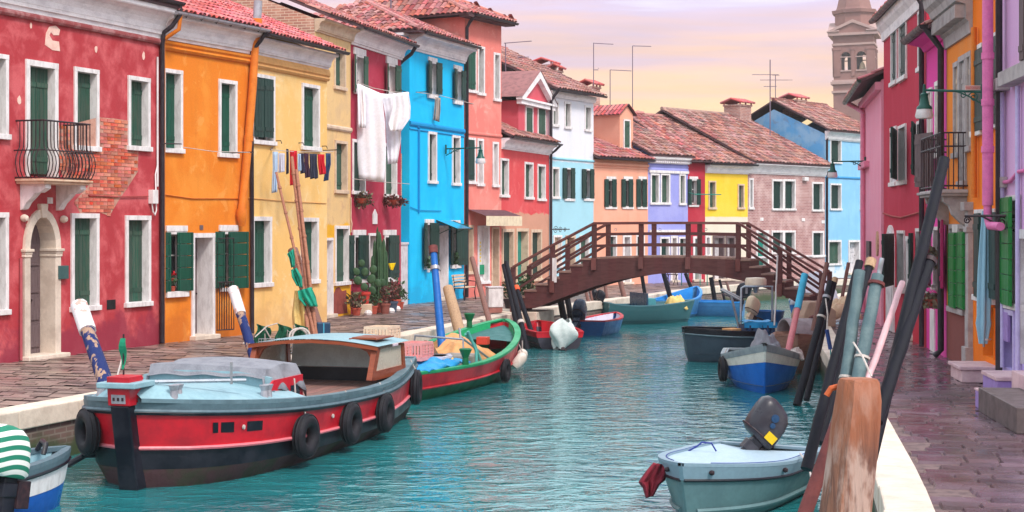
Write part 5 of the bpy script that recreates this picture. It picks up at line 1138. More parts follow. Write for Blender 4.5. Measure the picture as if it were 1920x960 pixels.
b = Wp(606, 625, 33.4); R = empty('blue_bucket', V((b.x, b.y, 0)), .2, 'dark blue square tub standing beside the bamboo canes', 'tub'); MB().box(-.14, .14, -.14, .14, .0, .5).build('tub_body', mat('tub_blue', C(30, 62, 92), .5), R, bevel=.02); MB().box(-.012, .012, -.146, -.141, .0, .5).build('tub_stripe', mat('tub_stripe', C(70, 160, 190), .5), R)
# fishing gear heap
R = empty('fishing_trap', Gp(535, 640) if 0 else V((Wp(533, 640, 31.0).x, 31.0, 0)), .2, 'heap of green nets and wire fishing traps on the left quay', 'fishing gear')
for i in range(10):
    a = random.uniform(-.5, .5); MB().tube([(a+random.uniform(-.1, .1), random.uniform(-.2, .2), .05), (a+random.uniform(-.3, .3), random.uniform(-.2, .2), random.uniform(.3, .62)), (a+random.uniform(-.5, .5), random.uniform(-.2, .2), random.uniform(.05, .3))], .014, 5).build('rope_loop', ROPE, R)
for x in (-.42, -.02, .3): MB().grid(lambda u, v: (x-.14+.28*u+.04*math.sin(v*9), -.22+.3*u*u+.05*math.sin(u*11+v*7), .02+.62*v-.1*u), 10, 10).build('net_panel', mat('dark_green_net', C(20, 92, 66), .85, C(12, 66, 50), .6, 12, bmp=.5), R, smooth=True)
for k in range(3):
    x = -.5+k*.34; w = MB()
    for i in range(7): w.tube([(x+i*.05, -.26, .02), (x+i*.05, -.26, .36)], .006, 4).tube([(x, -.26, .02+i*.055), (x+.3, -.26, .02+i*.055)], .006, 4)
    w.build('wire_panel', ZINC, R)
for k in range(2): MB().torus(.17, .02, Matrix.Translation((.25+.05*k, -.3-.05*k, .38)) @ Matrix.Rotation(1.2+k*.3, 4, 'X'), 18, 6).build('rope_coil', ROPE, R)
# ================================================================ boats
class Boat:
    def __init__(s, name, label, X, Y, hd, L, B, H, bow, stern, sf=.75, tm=.45, p=2.2, q=.8, wf=.78, rake=.25, cat='boat', draft=.3):
        s.R = empty(name, (X, Y, WZ), hd, label, cat, 'boats moored in the canal'); s.L, s.B, s.H, s.bow, s.st = L, B, H, bow, stern; s.sf, s.tm, s.p, s.q, s.wf, s.rake, s.draft = sf, tm, p, q, wf, rake, draft
    def half(s, t):
        if t < s.tm: u = t/s.tm; return s.B/2*(s.sf+(1-s.sf)*math.sin(u*math.pi/2))
        u = (t-s.tm)/(1-s.tm); return s.B/2*max(0, 1-u**s.p)**s.q
    def sheer(s, t): return s.H+(s.bow-s.H)*max(0, (t-.35)/.65)**2+(s.st-s.H)*max(0, (.35-t)/.35)**2
    def P(s, t, f, side, o=0.):
        x = s.L*(t-.5)+s.rake*f*max(0, (t-.6)/.4)**1.5; h = s.half(t)
        y = h*(s.wf+(1-s.wf)*max(0, f)**.8) if f >= 0 else h*s.wf*(1+f*.75)
        z = f*s.sheer(t) if f >= 0 else f*s.draft
        return V((x, side*(max(y, .012)+o), z))
    def band(s, name, m, f0, f1, o=0., nt=26, nf=3, transom=True, t0=0., t1=1., parent=None):
        g = MB()
        for side in (1, -1):
            g.grid((lambda u, v: s.P(t0+(t1-t0)*u, f0+(f1-f0)*v, side, o)) if side == 1 else (lambda u, v: s.P(t1-(t1-t0)*u, f0+(f1-f0)*v, side, o)), nt, nf)
        if transom and t0 == 0:
            g.grid(lambda u, v: s.P(0, f0+(f1-f0)*v, 1, o).lerp(s.P(0, f0+(f1-f0)*v, -1, o), 1-u)-V((o, 0, 0)), 4, nf)
        if t1 == 1: g.grid(lambda u, v: s.P(1, f0+(f1-f0)*v, 1, o).lerp(s.P(1, f0+(f1-f0)*v, -1, o), u), 1, nf)
        return g.build(name, m, s.R, smooth=True, fixn=False)
    def rim(s, name, m, w=.09, h=.05, t1=.995, drop=.0):
        g = MB(); nt = 28
        for side in (1, -1):
            for i in range(nt):
                a, b = t1*i/nt, t1*(i+1)/nt; q = []
                for t in (a, b):
                    o = s.P(t, 1, side); iy = max(.0, abs(o.y)-w); q.append((V((o.x, side*(abs(o.y)+.015), o.z-drop)), V((o.x, side*iy, o.z-drop))))
                (o0, i0), (o1, i1) = q; u = V((0, 0, h))
                g.quad(o0+u, o1+u, i1+u, i0+u); g.quad(o0, o1, o1+u, o0+u); g.quad(i1, i0, i0+u, i1+u); g.quad(i0, i1, o1, o0)
        a, b = s.P(0, 1, -1), s.P(0, 1, 1); g.box(a.x-.015, a.x+w, a.y-.0, b.y+.0, a.z-drop+.001, a.z+h-drop-.001)
        return g.build(name, m, s.R, fixn=True)
    def inside(s, m, fm, fz, w=.09, t0=.0, t1=.96, planks=0):
        g = MB(); fl = MB(); nt = 22; ins = [(t0+(t1-t0)*i/nt) for i in range(nt+1)]
        for side in (1, -1):
            for a, b in zip(ins, ins[1:]):
                q = []
                for t in (a, b):
                    o = s.P(t, 1, side); iy = max(.0, abs(o.y)-w+.003); x = o.x+(.1 if t == t0 else 0); q.append((V((x, side*iy, o.z+.02)), V((s.P(t, max(0, fz/s.sheer(t)), 1).x-(.05 if t > .7 else 0), side*max(0, min(iy*.9, s.P(t, max(0, fz/s.sheer(t)), 1).y-.04)), fz))))
                (o0, i0), (o1, i1) = q; g.quad(o0, o1, i1, i0)
        o = g.build('inner_side', m, s.R, smooth=True)
        if not planks:
            for a, b in zip(ins, ins[1:]):
                pa, pb = s.P(a, 1, 1), s.P(b, 1, 1); fl.quad((pa.x, -max(0, pa.y-w), fz), (pb.x, -max(0, pb.y-w), fz), (pb.x, max(0, pb.y-w), fz), (pa.x, max(0, pa.y-w), fz))
            fl.build('floor', fm, s.R)
        else:
            hw = s.B/2-w
            for i in range(planks):
                y0, y1 = -hw+2*hw*i/planks, -hw+2*hw*(i+1)/planks; tt = next((k/60 for k in range(60) if s.half(k/60)*.93-w > max(abs(y0), abs(y1))), .5); MB().box(s.L*(max(t0, tt)-.5)+.15, s.L*(min(t1, .74)-.5), y0+.006, y1-.006, fz-.03, fz+random.uniform(0, .006)).build('floor_plank', fm, s.R)
        return o
    def deck(s, name, m, t0, t1, crown=.06, w=.02, dz=.0, n=12):
        g = MB(); g.grid(lambda u, v: (lambda o: V((o.x, (2*v-1)*max(0, o.y-w), o.z+dz+crown*(1-(2*v-1)**2)*min(1, o.y*2))))(s.P(t0+(t1-t0)*u, 1, 1)), n, 10)
        return g.build(name, m, s.R, smooth=True)
    def rail(s, name, m, f, r, o=.01, t0=0., t1=1., n=26):
        g = MB()
        for side in (1, -1): g.tube([s.P(t0+(t1-t0)*i/n, f, side, o) for i in range(n+1)], r, 6)
        return g.build(name, m, s.R, smooth=True)
    def wpt(s, v):
        c, k = math.cos(s.R.rotation_euler.z), math.sin(s.R.rotation_euler.z); v = V(v); return V((s.R.location.x+c*v.x-k*v.y, s.R.location.y+k*v.x+c*v.y, s.R.location.z+v.z))
def tyre(b, t, f, side, label, R=.30, r=.095, o=.10):
    p = b.P(t, f, side); q = b.P(t+.02, f, side); d = (q-p).normalized(); w = b.wpt(p+V((0, side*o, 0)))
    e = empty('tyre_fender', w, b.R.rotation_euler.z+math.atan2(d.y, d.x), label, 'tyre', 'tyres hung as fenders')
    k = MB().torus(R-r, r, Matrix.Rotation(math.pi/2, 4, 'X'), 28, 10, .95).build('tyre_ring', RUB, e, smooth=True)
    MB().torus(R-r+r*.98, .012, Matrix.Rotation(math.pi/2, 4, 'X'), 28, 4).torus(R-r+r*.88, .010, Matrix.Translation((0, .05, 0)) @ Matrix.Rotation(math.pi/2, 4, 'X'), 28, 4).torus(R-r+r*.88, .010, Matrix.Translation((0, -.05, 0)) @ Matrix.Rotation(math.pi/2, 4, 'X'), 28, 4).build('tread', RUB, e)
    MB().tube([(0, 0, R-.02), (0, -side*.05, R+.08), (0, -side*.09, R+.16)], .010, 5).build('cord', ROPE, e); return e
def outboard(label, loc, rz, tilt, m, sc=1., group=None, cover=None, decal=False):
    e = empty('outboard_motor', loc, rz, label, 'outboard motor', group); T = Matrix.Rotation(tilt, 4, 'Y') @ Matrix.Scale(sc, 4)
    def tr(mb): mb.v = [tuple(T @ V(v)) for v in mb.v]; return mb
    g = MB(); prof = [(.0, .0), (.115, .0), (.14, .03), (.15, .12), (.152, .27), (.142, .36), (.105, .42), (.05, .445), (0, .45)]
    n = 18
    for r, z in prof:
        for k in range(n):
            t = 2*math.pi*k/n; c, s_ = math.cos(t), math.sin(t); x = r*1.5*(abs(c)**.6)*(1 if c > 0 else -1)*(1.0 if c > 0 else .85); y = r*1.0*(abs(s_)**.62)*(1 if s_ > 0 else -1); g.v.append((x-.05-z*.12, y, z+.05-x*.1))
    for i in range(len(prof)-1):
        for k in range(n): k2 = (k+1) % n; g.f.append((i*n+k, i*n+k2, (i+1)*n+k2, (i+1)*n+k))
    g.f.append(tuple(range(len(prof)*n-n, len(prof)*n))); tr(g).build('cowling', cover or m, e, smooth=True)
    if not cover: tr(MB().torus(.175, .012, Matrix.Translation((-.04, 0, .10)) @ Matrix.Scale(1.22, 4, V((1, 0, 0))) @ Matrix.Scale(.88, 4, V((0, 1, 0))), 22, 6)).build('cowl_seam', IRON, e); tr(MB().tube([(.15, 0, -.02), (.32, .02, .06), (.55, .03, .10)], .022, 8)).build('tiller', IRON, e, smooth=True); tr(MB().box(-.22, -.17, -.06, .06, .30, .36)).build('air_intake', IRON, e, bevel=.01)
    tr(MB().box(-.07, .07, -.05, .05, -.62, .05).box(-.10, .06, -.07, .07, -.12, .0).box(-.16, .12, -.09, .09, -.52, -.50).box(-.05, .05, -.012, .012, -.86, -.62)).build('leg', m, e, bevel=.012)
    tr(MB().tube([(-.2, 0, -.66), (.1, 0, -.66)], .045, 8)).build('gearcase', m, e, smooth=True)
    pr = MB()
    for k in range(3): a = k*2.094; pr.quad((-.19, .02*math.cos(a), -.66+.02*math.sin(a)), (-.22, .11*math.cos(a-.35), -.66+.11*math.sin(a-.35)), (-.17, .12*math.cos(a+.35), -.66+.12*math.sin(a+.35)))
    tr(pr).build('propeller', IRON, e); tr(MB().box(.06, .2, -.08, .08, -.22, .02)).build('clamp_bracket', IRON, e, bevel=.01)
    if decal:
        Y = mat('decal_yellow', C(226, 186, 20), .5); Bd = mat('decal_blue', C(34, 66, 100), .35)
        tr(MB().box(-.02, .10, -.168, -.150, .10, .19)).build('yellow_label', Y, e); tr(MB().lathe([(0, 0), (.045, 0), (.045, .008), (0, .01)], 12, (-.06, -.150, .33), Matrix.Rotation(math.pi/2, 3, 'X'))).build('blue_emblem', Bd, e); tr(MB().lathe([(0, 0), (.03, 0), (.03, .008), (0, .01)], 12, (-.03, -.152, .255), Matrix.Rotation(math.pi/2, 3, 'X'))).build('blue_emblem', Bd, e)
    return e
HRED = mat('boat_red', C(200, 16, 38), .4, C(146, 14, 34), .8, 1.6, spec=.5, bmp=.06); HBLK = mat('boat_black', C(14, 16, 28), .4, C(44, 44, 54), .7, 2.2, bmp=.08); HANT = mat('antifouling', C(84, 54, 58), .8, C(60, 66, 48), .85, 2.5, bmp=.3); HGRY = mat('boat_grey_blue', C(90, 112, 122), .5, C(64, 82, 94), .5, 4); HLB = mat('deck_pale_blue', C(142, 176, 186), .5, C(114, 148, 162), .5, 3)
PLK = mat('deck_plank', C(148, 108, 98), .75, C(116, 80, 76), .6, 3, sc3=(1, 7, 7), bmp=.25, var=.18); VARN = mat('varnished_wood', C(146, 74, 48), .35, C(110, 50, 36), .6, 3, sc3=(1, 1, 6)); TARP = mat('grey_tarp', C(138, 138, 146), .8, C(110, 110, 120), .6, 5, bmp=.4); CLR = mat('dusty_window', C(196, 184, 168), .25, C(168, 152, 138), .5, 3)
# --- red cargo barge
hb = math.atan2(-7.8, -2.2)
b = Boat('cargo_barge', 'red and black cargo barge with pale blue deck and wooden cabin', -3.6, 23.75, hb, 8.1, 2.85, .80, 1.10, .98, .62, .45, 4.6, .60, .88, .25, 'barge', .4)
b.band('hull_bottom', HANT, -1, .22); b.band('hull_side', HBLK, .22, .47, .004); b.band('topside', HRED, .47, .90, .012); b.band('bulwark', HGRY, .90, 1.0, .02); b.rail('rub_strake', HGRY, .90, .028, .03); b.rail('lower_strake', mat('strake_pink', C(226, 120, 130), .4), .47, .026, .03); b.rail('gunwale_fender', HBLK, .885, .036, .02)
b.rim('gunwale', mat('gunwale_grey', C(98, 122, 132), .5, C(74, 94, 104), .7, 3), .14, .05); b.inside(HGRY, PLK, .70, .14, .02, .75, planks=16)
b.deck('foredeck', HLB, .70, .992, .22, .05, .03); b.deck('aft_deck', HLB, .0, .13, .06, .05, .02)
P = b.P(1, 1, 1); sx = b.L/2
MB().prism([(sx-.42, -.35), (sx+.06, -.35), (sx+.34, 1.06), (sx+.0, 1.06)], .26, 'y', -.13).build('stem_post', HBLK, b.R, fixn=True, bevel=.02); MB().prism([(sx-.01, 1.061), (sx+.35, 1.061), (sx+.39, 1.42), (sx+.04, 1.42)], .30, 'y', -.15).build('stem_head', HRED, b.R, fixn=True, bevel=.01)
MB().box(sx-.08, sx+.44, -.26, .26, 1.28, 1.35).build('stem_crossbar', HLB, b.R, bevel=.012); MB().prism([(sx+.354, 1.09), (sx+.362, 1.09), (sx+.374, 1.2), (sx+.366, 1.2)], .19, 'y', -.095).build('name_plate', ZINC, b.R, fixn=True); 
for q in (-.06, .0, .06): MB().box(sx+.366, sx+.376, q-.014, q+.014, 1.125, 1.165).build('plate_mark', IRON, b.R)
p0 = V((sx+.2, -.02, 1.43)); MB().tube([p0, p0+V((0, 0, .5))], .012, 5).build('flag_staff', IRON, b.R)
MB().grid(lambda u, v: p0+V((.02*math.sin(v*7)+.03*u, .10*(u-.5)*(1-abs(v-.35))*1.3, .45-.38*v)), 4, 8).build('pennant', mat('green_pennant', C(22, 140, 104), .8), b.R)
MB().tube([(sx-.1, .18, 1.32), (sx-1.0, 1.05, 1.28)], .025, 8).build('spar', STEEL, b.R); MB().tube([(sx-.85, .92, 1.24), (sx-.85, .92, 1.52)], .02, 6).build('spar_pin', STEEL, b.R)
for t in (.90, .845):
    for side in (1, -1):
        a, c, d_, e_ = b.P(t, .64, side, .016), b.P(t+.032, .64, side, .016), b.P(t+.032, .77, side, .016), b.P(t, .77, side, .016); MB().quad(a, c, d_, e_).quad(e_, d_, c, a).build('vent_grille', HBLK, b.R)
for t in (.885, .70, .62):
    for side in (1, -1): p = b.P(t, .7, side, .02); MB().lathe([(0, 0), (.03, 0), (.03, .02), (0, .025)], 8, p, Matrix.Rotation(-side*math.pi/2, 3, 'X')).build('hull_light', ROPE, b.R)
p = b.P(.93, .34, -1, .0); MB().tube([p+V((-.05, .1, 0)), p+V((.06, -.14, 0))], .075, 12).tube([p+V((.03, -.08, -.02)), p+V((.16, -.3, -.16))], .04, 8).build('hawse_pipe', HBLK, b.R, smooth=True)
for t, sd_ in ((.955, 1), (.955, -1), (.80, 1)):
    q = b.P(t, 1, sd_); 
    for k in (-.05, .05): MB().lathe([(.055, 0), (.045, .10), (.07, .17), (.0, .17)], 10, (q.x+k*1.2, q.y-sd_*.22, q.z+.06)).build('bollard', ZINC, b.R)
# fore cabin with grey tarpaulin
xa, xb_, hw = 1.1, 2.0, .95; zc = .86
cb = MB().box(xa, xb_, -hw, hw, .5, zc+.2); cb.build('fore_cabin', HLB, b.R, bevel=.02)
for side in (1, -1):
    MB().prism([(xa-.05, .75), (xb_+.6, .93), (xb_+.02, zc+.32), (xa-.05, zc+.32)], .03, 'y', side*hw-.015+side*.02).build('cabin_side', HRED, b.R, fixn=True)
    MB().box(xa+.08, xa+.38, side*(hw+.042)-.004, side*(hw+.042)+.004, zc+.02, zc+.2).build('cabin_window', GLASS, b.R); MB().box(xa+.75, xa+1.0, side*(hw+.042)-.004, side*(hw+.042)+.004, zc-.05, zc+.12).build('notice', WHITE, b.R)
MB().prism([(-hw, zc+.2), (hw, zc+.2), (hw, zc+.36), (hw*.5, zc+.43), (-hw*.5, zc+.43), (-hw, zc+.36)], .06, 'x', xb_+.0).build('wind_board', HLB, b.R, fixn=True); MB().grid(lambda u, v: V((xb_+.07+.05*math.sin(v*3.14), -hw-.08+(2*hw+.16)*u, zc+.16+.03*v)), 12, 3).build('coaming_lip', HGRY, b.R)
def tarp(u, v):   # u across, v along
    y = (2*u-1)*(hw+.06); e = abs(2*u-1); top = zc+.46+.02*math.sin(v*9+u*4)+.05*(1-e*e); x = xa-.15+(xb_-xa+.28)*v
    z = top if e < .86 else top-(e-.86)/.14*(.30+.05*math.sin(v*14)); zz = z-(.12+.012*math.sin(u*22) if v > .93 else 0)-(.2+.03*math.sin(u*17) if v < .05 else 0)
    return V((x, y*(1 if e < .86 else .98+.04*math.sin(v*12)), zz))
t_ = MB().grid(tarp, 40, 20).build('tarpaulin', TARP, b.R, smooth=True); so_ = t_.modifiers.new('s', 'SOLIDIFY'); so_.thickness = .01
for side in (1, -1): MB().tube([(xa+.4, side*(hw+.1), zc+.3), (xa+.38, side*(hw+.12), .82)], .012, 5).build('tarp_pole', ROPE, b.R)
# aft wooden windscreen cabin
xf, xr, hw, z0, z1 = -1.75, -2.95, 1.02, .86, 1.34
for side in (1, -1):
    MB().prism([(xf+.16, z0), (xf+.30, z0), (xf+.06, z1), (xf-.10, z1)], .09, 'y', side*hw-.045).build('cabin_post', VARN, b.R, fixn=True); MB().prism([(xr-.12, z0), (xr+.0, z0), (xr+.06, z1), (xr-.04, z1)], .07, 'y', side*hw-.035).build('cabin_post', VARN, b.R, fixn=True)
    MB().prism([(xr+.02, z0+.12), (xf+.16, z0+.12), (xf-.06, z1-.03), (xr+.06, z1-.03)], .014, 'y', side*hw-.007).build('side_window', CLR, b.R, fixn=True); MB().box(xr-.05, xf+.2, side*hw-.03, side*hw+.03, z0-.02, z0+.12).build('side_rail', VARN, b.R)
    MB().prism([(side*hw, z1), (side*(hw-.26), z1), (side*(hw-.13), z1-.06), (side*(hw-.05), z1-.2)], .06, 'x', xf-.02).build('corner_brace', VARN, b.R, fixn=True)
MB().grid(lambda u, v: V((xr-.15+(xf-xr+.30)*v, (2*u-1)*(hw+.09), z1+.10*(1-(2*u-1)**2)+.035)), 16, 4).build('roof_top', HLB, b.R, smooth=True)
MB().prism([(-hw-.08, z1-.03), (-hw*.5, z1+.045), (0, z1+.07), (hw*.5, z1+.045), (hw+.08, z1-.03), (hw+.08, z1+.035), (hw*.5, z1+.10), (0, z1+.13), (-hw*.5, z1+.10), (-hw-.08, z1+.035)], .05, 'x', xf+.09).build('roof_edge', VARN, b.R, fixn=True)
MB().prism([(-hw+.1, z0+.07), (hw-.1, z0+.07), (hw-.14, z1-.02), (0, z1+.04), (-hw+.14, z1-.02)], .02, 'x', xr+.04).build('rear_window', mat('milky_glass', C(200, 212, 210), .2), b.R, fixn=True); MB().box(xr+.0, xr+.07, -hw, hw, z0-.2, z0+.06).build('rear_board', HBLK, b.R); MB().box(xr+.3, xr+.9, .5, .95, z1+.11, z1+.14).build('roof_rack', VARN, b.R)
for k in (.5, .95): MB().tube([(xr+.2, k, z1+.12), (xr+1.0, k, z1+.12)], .014, 5).build('rack_bar', VARN, b.R)
tyre(b, .735, .48, 1, 'tyre fender on the barge side nearest its bow'); tyre(b, .55, .52, 1, 'second tyre fender from the barge bow'); tyre(b, .37, .52, 1, 'third tyre fender from the barge bow'); tyre(b, .06, .6, 1, 'tyre fender at the barge stern'); tyre(b, .962, .62, -1, 'tyre fender on the quay side of the barge bow')
BARGE = b
# --- white blue boat at the lower left corner
b = Boat('white_blue_boat', 'white and blue boat cut by the lower left corner', -6.42, 17.35, math.radians(52), 3.6, 1.5, .5, .62, .5, .8, .5, 2.4, .8, .85, .15)
b.band('hull_bottom', mat('boat_blue', C(30, 96, 190), .35, C(20, 76, 160), .5, 3), -1, .45); b.band('topside', WHITE, .45, .88, .006); b.band('bulwark', HGRY, .88, 1, .014); b.rim('gunwale', HGRY, .12, .05); b.inside(HLB, HLB, .25); b.deck('cover_deck', mat('pale_blue_cover', C(168, 204, 226), .6), .05, .72, .12, .1, .05); b.rail('rub_strake', HBLK, .86, .02, .02)
q = b.P(.9, 1, -1); MB().tube([(q.x-.1, -.2, q.z+.05), (q.x-.05, -.18, q.z+.16), (q.x+.1, .1, q.z+.16), (q.x+.1, .2, q.z+.05)], .03, 8).build('rope_hank', HBLK, b.R, smooth=True)
def stripes():
    m, nt, bs = nodes('striped_canvas'); tc = nt.nodes.new('ShaderNodeTexCoord'); w = nt.nodes.new('ShaderNodeTexWave'); w.wave_type = 'RINGS'; w.rings_direction = 'Y'; w.inputs['Scale'].default_value = 3.0; w.inputs['Distortion'].default_value = 0.0
    mp = nt.nodes.new('ShaderNodeMapping'); mp.inputs['Location'].default_value = (.1, 0, .28); nt.links.new(tc.outputs['Object'], mp.inputs[0]); nt.links.new(mp.outputs[0], w.inputs[0]); nt.links.new(nmix(nt, mrange(nt, w.outputs[0], .47, .53), C(230, 228, 222), C(24, 122, 96)), bs.inputs['Base Color']); bs.inputs['Roughness'].default_value = .8; return m
pt = Wp(14, 905, 17.3); outboard('outboard motor under a green and white striped cover', pt, math.radians(60), .15, HBLK, 1.25, 'outboard motors', stripes())
# --- green and red fishing boat
b = Boat('fishing_boat', 'green and red fishing boat loaded with crates and tarpaulins', -1.42, 33.0, math.atan2(7.2, 2.4), 7.3, 2.3, .52, 1.12, .55, .7, .45, 2.6, .66, .80, .3)
HGRN = mat('boat_green', C(14, 104, 62), .4, C(10, 80, 50), .5, 3); GGRN = mat('gunwale_green', C(38, 158, 104), .4, C(24, 128, 84), .5, 3); CREAM = mat('cream_deck', C(224, 210, 198), .7, C(190, 176, 166), .5, 4)
b.band('hull_bottom', HGRN, -1, .42); b.band('topside', HRED, .42, .95, .008); b.band('bulwark', GGRN, .95, 1, .014); b.rim('gunwale', GGRN, .13, .03); b.inside(GGRN, CREAM, .22, .15); b.rail('rub_strake', HRED, .44, .025, .02); b.deck('foredeck', mat('teal_deck', C(60, 110, 110), .6), .82, .985, .05, .12, -.12)
for t, sd_ in ((.9, 1), (.30, -1), (.28, 1)): q = b.P(t, 1, sd_); MB().lathe([(.07, -.1), (.06, .12), (.13, .28), (.11, .3), (0, .3)], 10, (q.x, q.y-sd_*.08, q.z+.05)).build('bollard', HGRN, b.R)
FB = b
def item(name, label, cat, b, loc, rz=0, group='things loaded on the fishing boat'): return empty(name, b.wpt(loc), b.R.rotation_euler.z+rz, label, cat, group)
def crate(R, w, d, h, m, n=7):
    MB().box(-w/2, w/2, -d/2, d/2, 0, .02).build('crate_floor', m, R)
    for z in (0.02, h-.05): MB().box(-w/2, w/2, -d/2, -d/2+.02, z, z+.05).box(-w/2, w/2, d/2-.02, d/2, z, z+.05).box(-w/2, -w/2+.02, -d/2+.02, d/2-.02, z, z+.05).box(w/2-.02, w/2, -d/2+.02, d/2-.02, z, z+.05).build('crate_rim', m, R)
    g = MB()
    for i in range(n+1):
        x = -w/2+w*i/n; y = -d/2+d*i/n
        for s_ in (-1, 1): g.box(x-.012, x+.012, s_*(d/2-.01)-.008, s_*(d/2-.01)+.008, .07, h-.05); g.box(s_*(w/2-.01)-.008, s_*(w/2-.01)+.008, y-.012, y+.012, .07, h-.05)
    for k in (1, 2, 3): z = .07+(h-.12)*k/4; g.box(-w/2+.021, w/2-.021, -d/2+.004, -d/2+.016, z-.008, z+.008).box(-w/2+.021, w/2-.021, d/2-.016, d/2-.004, z-.008, z+.008)
    g.build('crate_bars', m, R)
PKC = mat('pink_crate', C(234, 160, 158), .5); WHC = mat('cream_crate', C(232, 208, 184), .6); WPL = mat('white_plastic', C(214, 208, 222), .45, C(190, 186, 206), .5, 5)
crate(item('fish_crate', 'pink plastic crate at the stern of the fishing boat', 'crate', b, (-2.35, -.35, .70)), .62, .45, .34, PKC); crate(item('fish_crate', 'cream open crate above the white boxes on the fishing boat', 'crate', b, (-2.15, .45, .98)), .62, .5, .34, WHC)
for i, (x, y, w, d, h, lab) in enumerate(((-1.75, -.45, .5, .6, .42, 'white plastic box next to the pink crate'), (-1.3, -.1, .5, .9, .40, 'white plastic box in the middle of the fishing boat'), (-2.15, .45, .6, .5, .66, 'white plastic box under the cream crate'))): R = item('plastic_box', lab, 'box', b, (x, y, .32)); MB().box(-w/2, w/2, -d/2, d/2, 0, h).build('box_body', WPL, R, bevel=.02); MB().box(-w/2-.015, w/2+.015, -d/2-.015, d/2+.015, h-.06, h+.0).build('box_rim', WPL, R, bevel=.008)
def heap(R, w, d, h, m, seed, name):
    random.seed(seed); a, c = random.random()*6, random.random()*6
    o = MB().grid(lambda u, v: V(((u-.5)*w, (v-.5)*d, h*max(0, (1-(2*u-1)**2)*(1-(2*v-1)**2))**.5*(.78+.22*math.sin(u*7+a)*math.cos(v*6+c)+.14*abs(math.sin(u*11-v*9+c))+.10*abs(math.sin(v*17+u*5+a)))+.03*math.sin(u*19+v*13)-.05)), 24, 24).build(name, m, R, smooth=True); so_ = o.modifiers.new('s', 'SOLIDIFY'); so_.thickness = .012; return o
BTP = mat('blue_tarp', C(28, 146, 206), .45, C(18, 120, 182), .5, 4, bmp=.4); OTP = mat('ochre_tarp', C(218, 160, 106), .75, C(190, 126, 80), .5, 3, bmp=.3)
heap(item('blue_tarpaulin', 'bright blue tarpaulin over the fishing boat stern', 'tarpaulin', b, (-2.0, -.55, .60)), 2.3, .75, .14, BTP, 4, 'tarp_sheet'); heap(item('ochre_tarpaulin', 'ochre tarpaulin heaped at the fishing boat bow', 'tarpaulin', b, (1.4, .3, .35)), 2.3, 1.5, .58, OTP, 9, 'tarp_sheet')
R = item('tube_gallows', 'bent steel tube gallows amid the fishing boat', 'gallows', b, (-.6, -.2, .25)); MB().tube([(-.3, -.6, 0), (-.25, -.55, .75), (-.2, .5, .8), (-.2, .6, .1)], .025, 8).tube([(-.25, -.5, .75), (1.3, .1, .85)], .025, 8).tube([(.3, -.3, .75), (1.3, -.7, .15)], .025, 8).build('frame_tube', STEEL, R, smooth=True); MB().tube([(-.1, -.6, .9), (.1, -.7, .5), (0, -.75, .2), (.5, -.7, .1)], .03, 8).tube([(-.1, -.55, .85), (.3, -.6, .6), (.5, -.75, .05)], .03, 8).build('hose', mat('teal_hose', C(90, 170, 160), .5), R, smooth=True)
heap(item('net_heap', 'dark green and brown net heap on the fishing boat', 'net', b, (.0, .5, .5)), 1.0, .7, .4, mat('net_brown', C(90, 92, 74), .9, C(140, 90, 70), .7, 9, bmp=.6, thr=(.45, .55)), 6, 'net_mound'); R = item('grey_box', 'grey engine box on the fishing boat', 'box', b, (.1, -.3, .2)); MB().box(-.4, .4, -.35, .35, 0, .42).build('box_body', mat('engine_grey', C(150, 146, 140), .6, C(110, 104, 100), .6, 4), R, bevel=.04)
R = item('red_box', 'small red box on the ochre tarpaulin', 'box', b, (1.2, -.45, .75)); MB().box(-.1, .1, -.12, .12, 0, .16).build('box_body', mat('red_box', C(206, 70, 50), .5), R, bevel=.01); R = item('yellow_oar', 'short yellow paddle handle on the blue tarpaulin', 'paddle', b, (-1.5, -.75, .55), .3); MB().tube([(-.25, 0, 0), (.25, 0, .1)], .025, 8).build('handle', mat('paddle_yellow', C(220, 180, 90), .5), R)
tyre(b, .60, .42, -1, 'slim tyre fender on the green fishing boat side', .24, .07); tyre(b, .965, .55, -1, 'black fender at the bow of the fishing boat', .30, .11)
def buoy(label, loc, r, m): e = empty('buoy', loc, 0, label, 'buoy', 'white buoys on the fishing boat'); MB().lathe([(0, -r), (r*.5, -r*.85), (r*.87, -r*.5), (r, 0), (r*.87, r*.5), (r*.5, r*.85), (r*.2, r*.98), (0, r)], 14).build('float', m, e, smooth=True); MB().tube([(0, 0, r*.9), (0, 0, r+.18)], .012, 5).build('cord', ROPE, e)
BUO = mat('buoy_white', C(226, 216, 206), .5, C(196, 176, 160), .6, 5)
p = b.wpt(b.P(.82, .55, -1, .14)); buoy('round white buoy near the fishing boat bow', p, .12, BUO)
p = b.wpt(b.P(.74, .5, -1, .15)); e = empty('buoy', p, .3, 'oblong white buoy on the fishing boat side', 'buoy', 'white buoys on the fishing boat'); MB().lathe([(0, -.2), (.09, -.17), (.12, -.08), (.12, .1), (.08, .18), (0, .2)], 12, (0, 0, 0), Matrix.Rotation(.7, 3, 'Y')).build('float', BUO, e, smooth=True); MB().tube([(.1, 0, .12), (.0, 0, .35)], .012, 5).build('cord', ROPE, e)
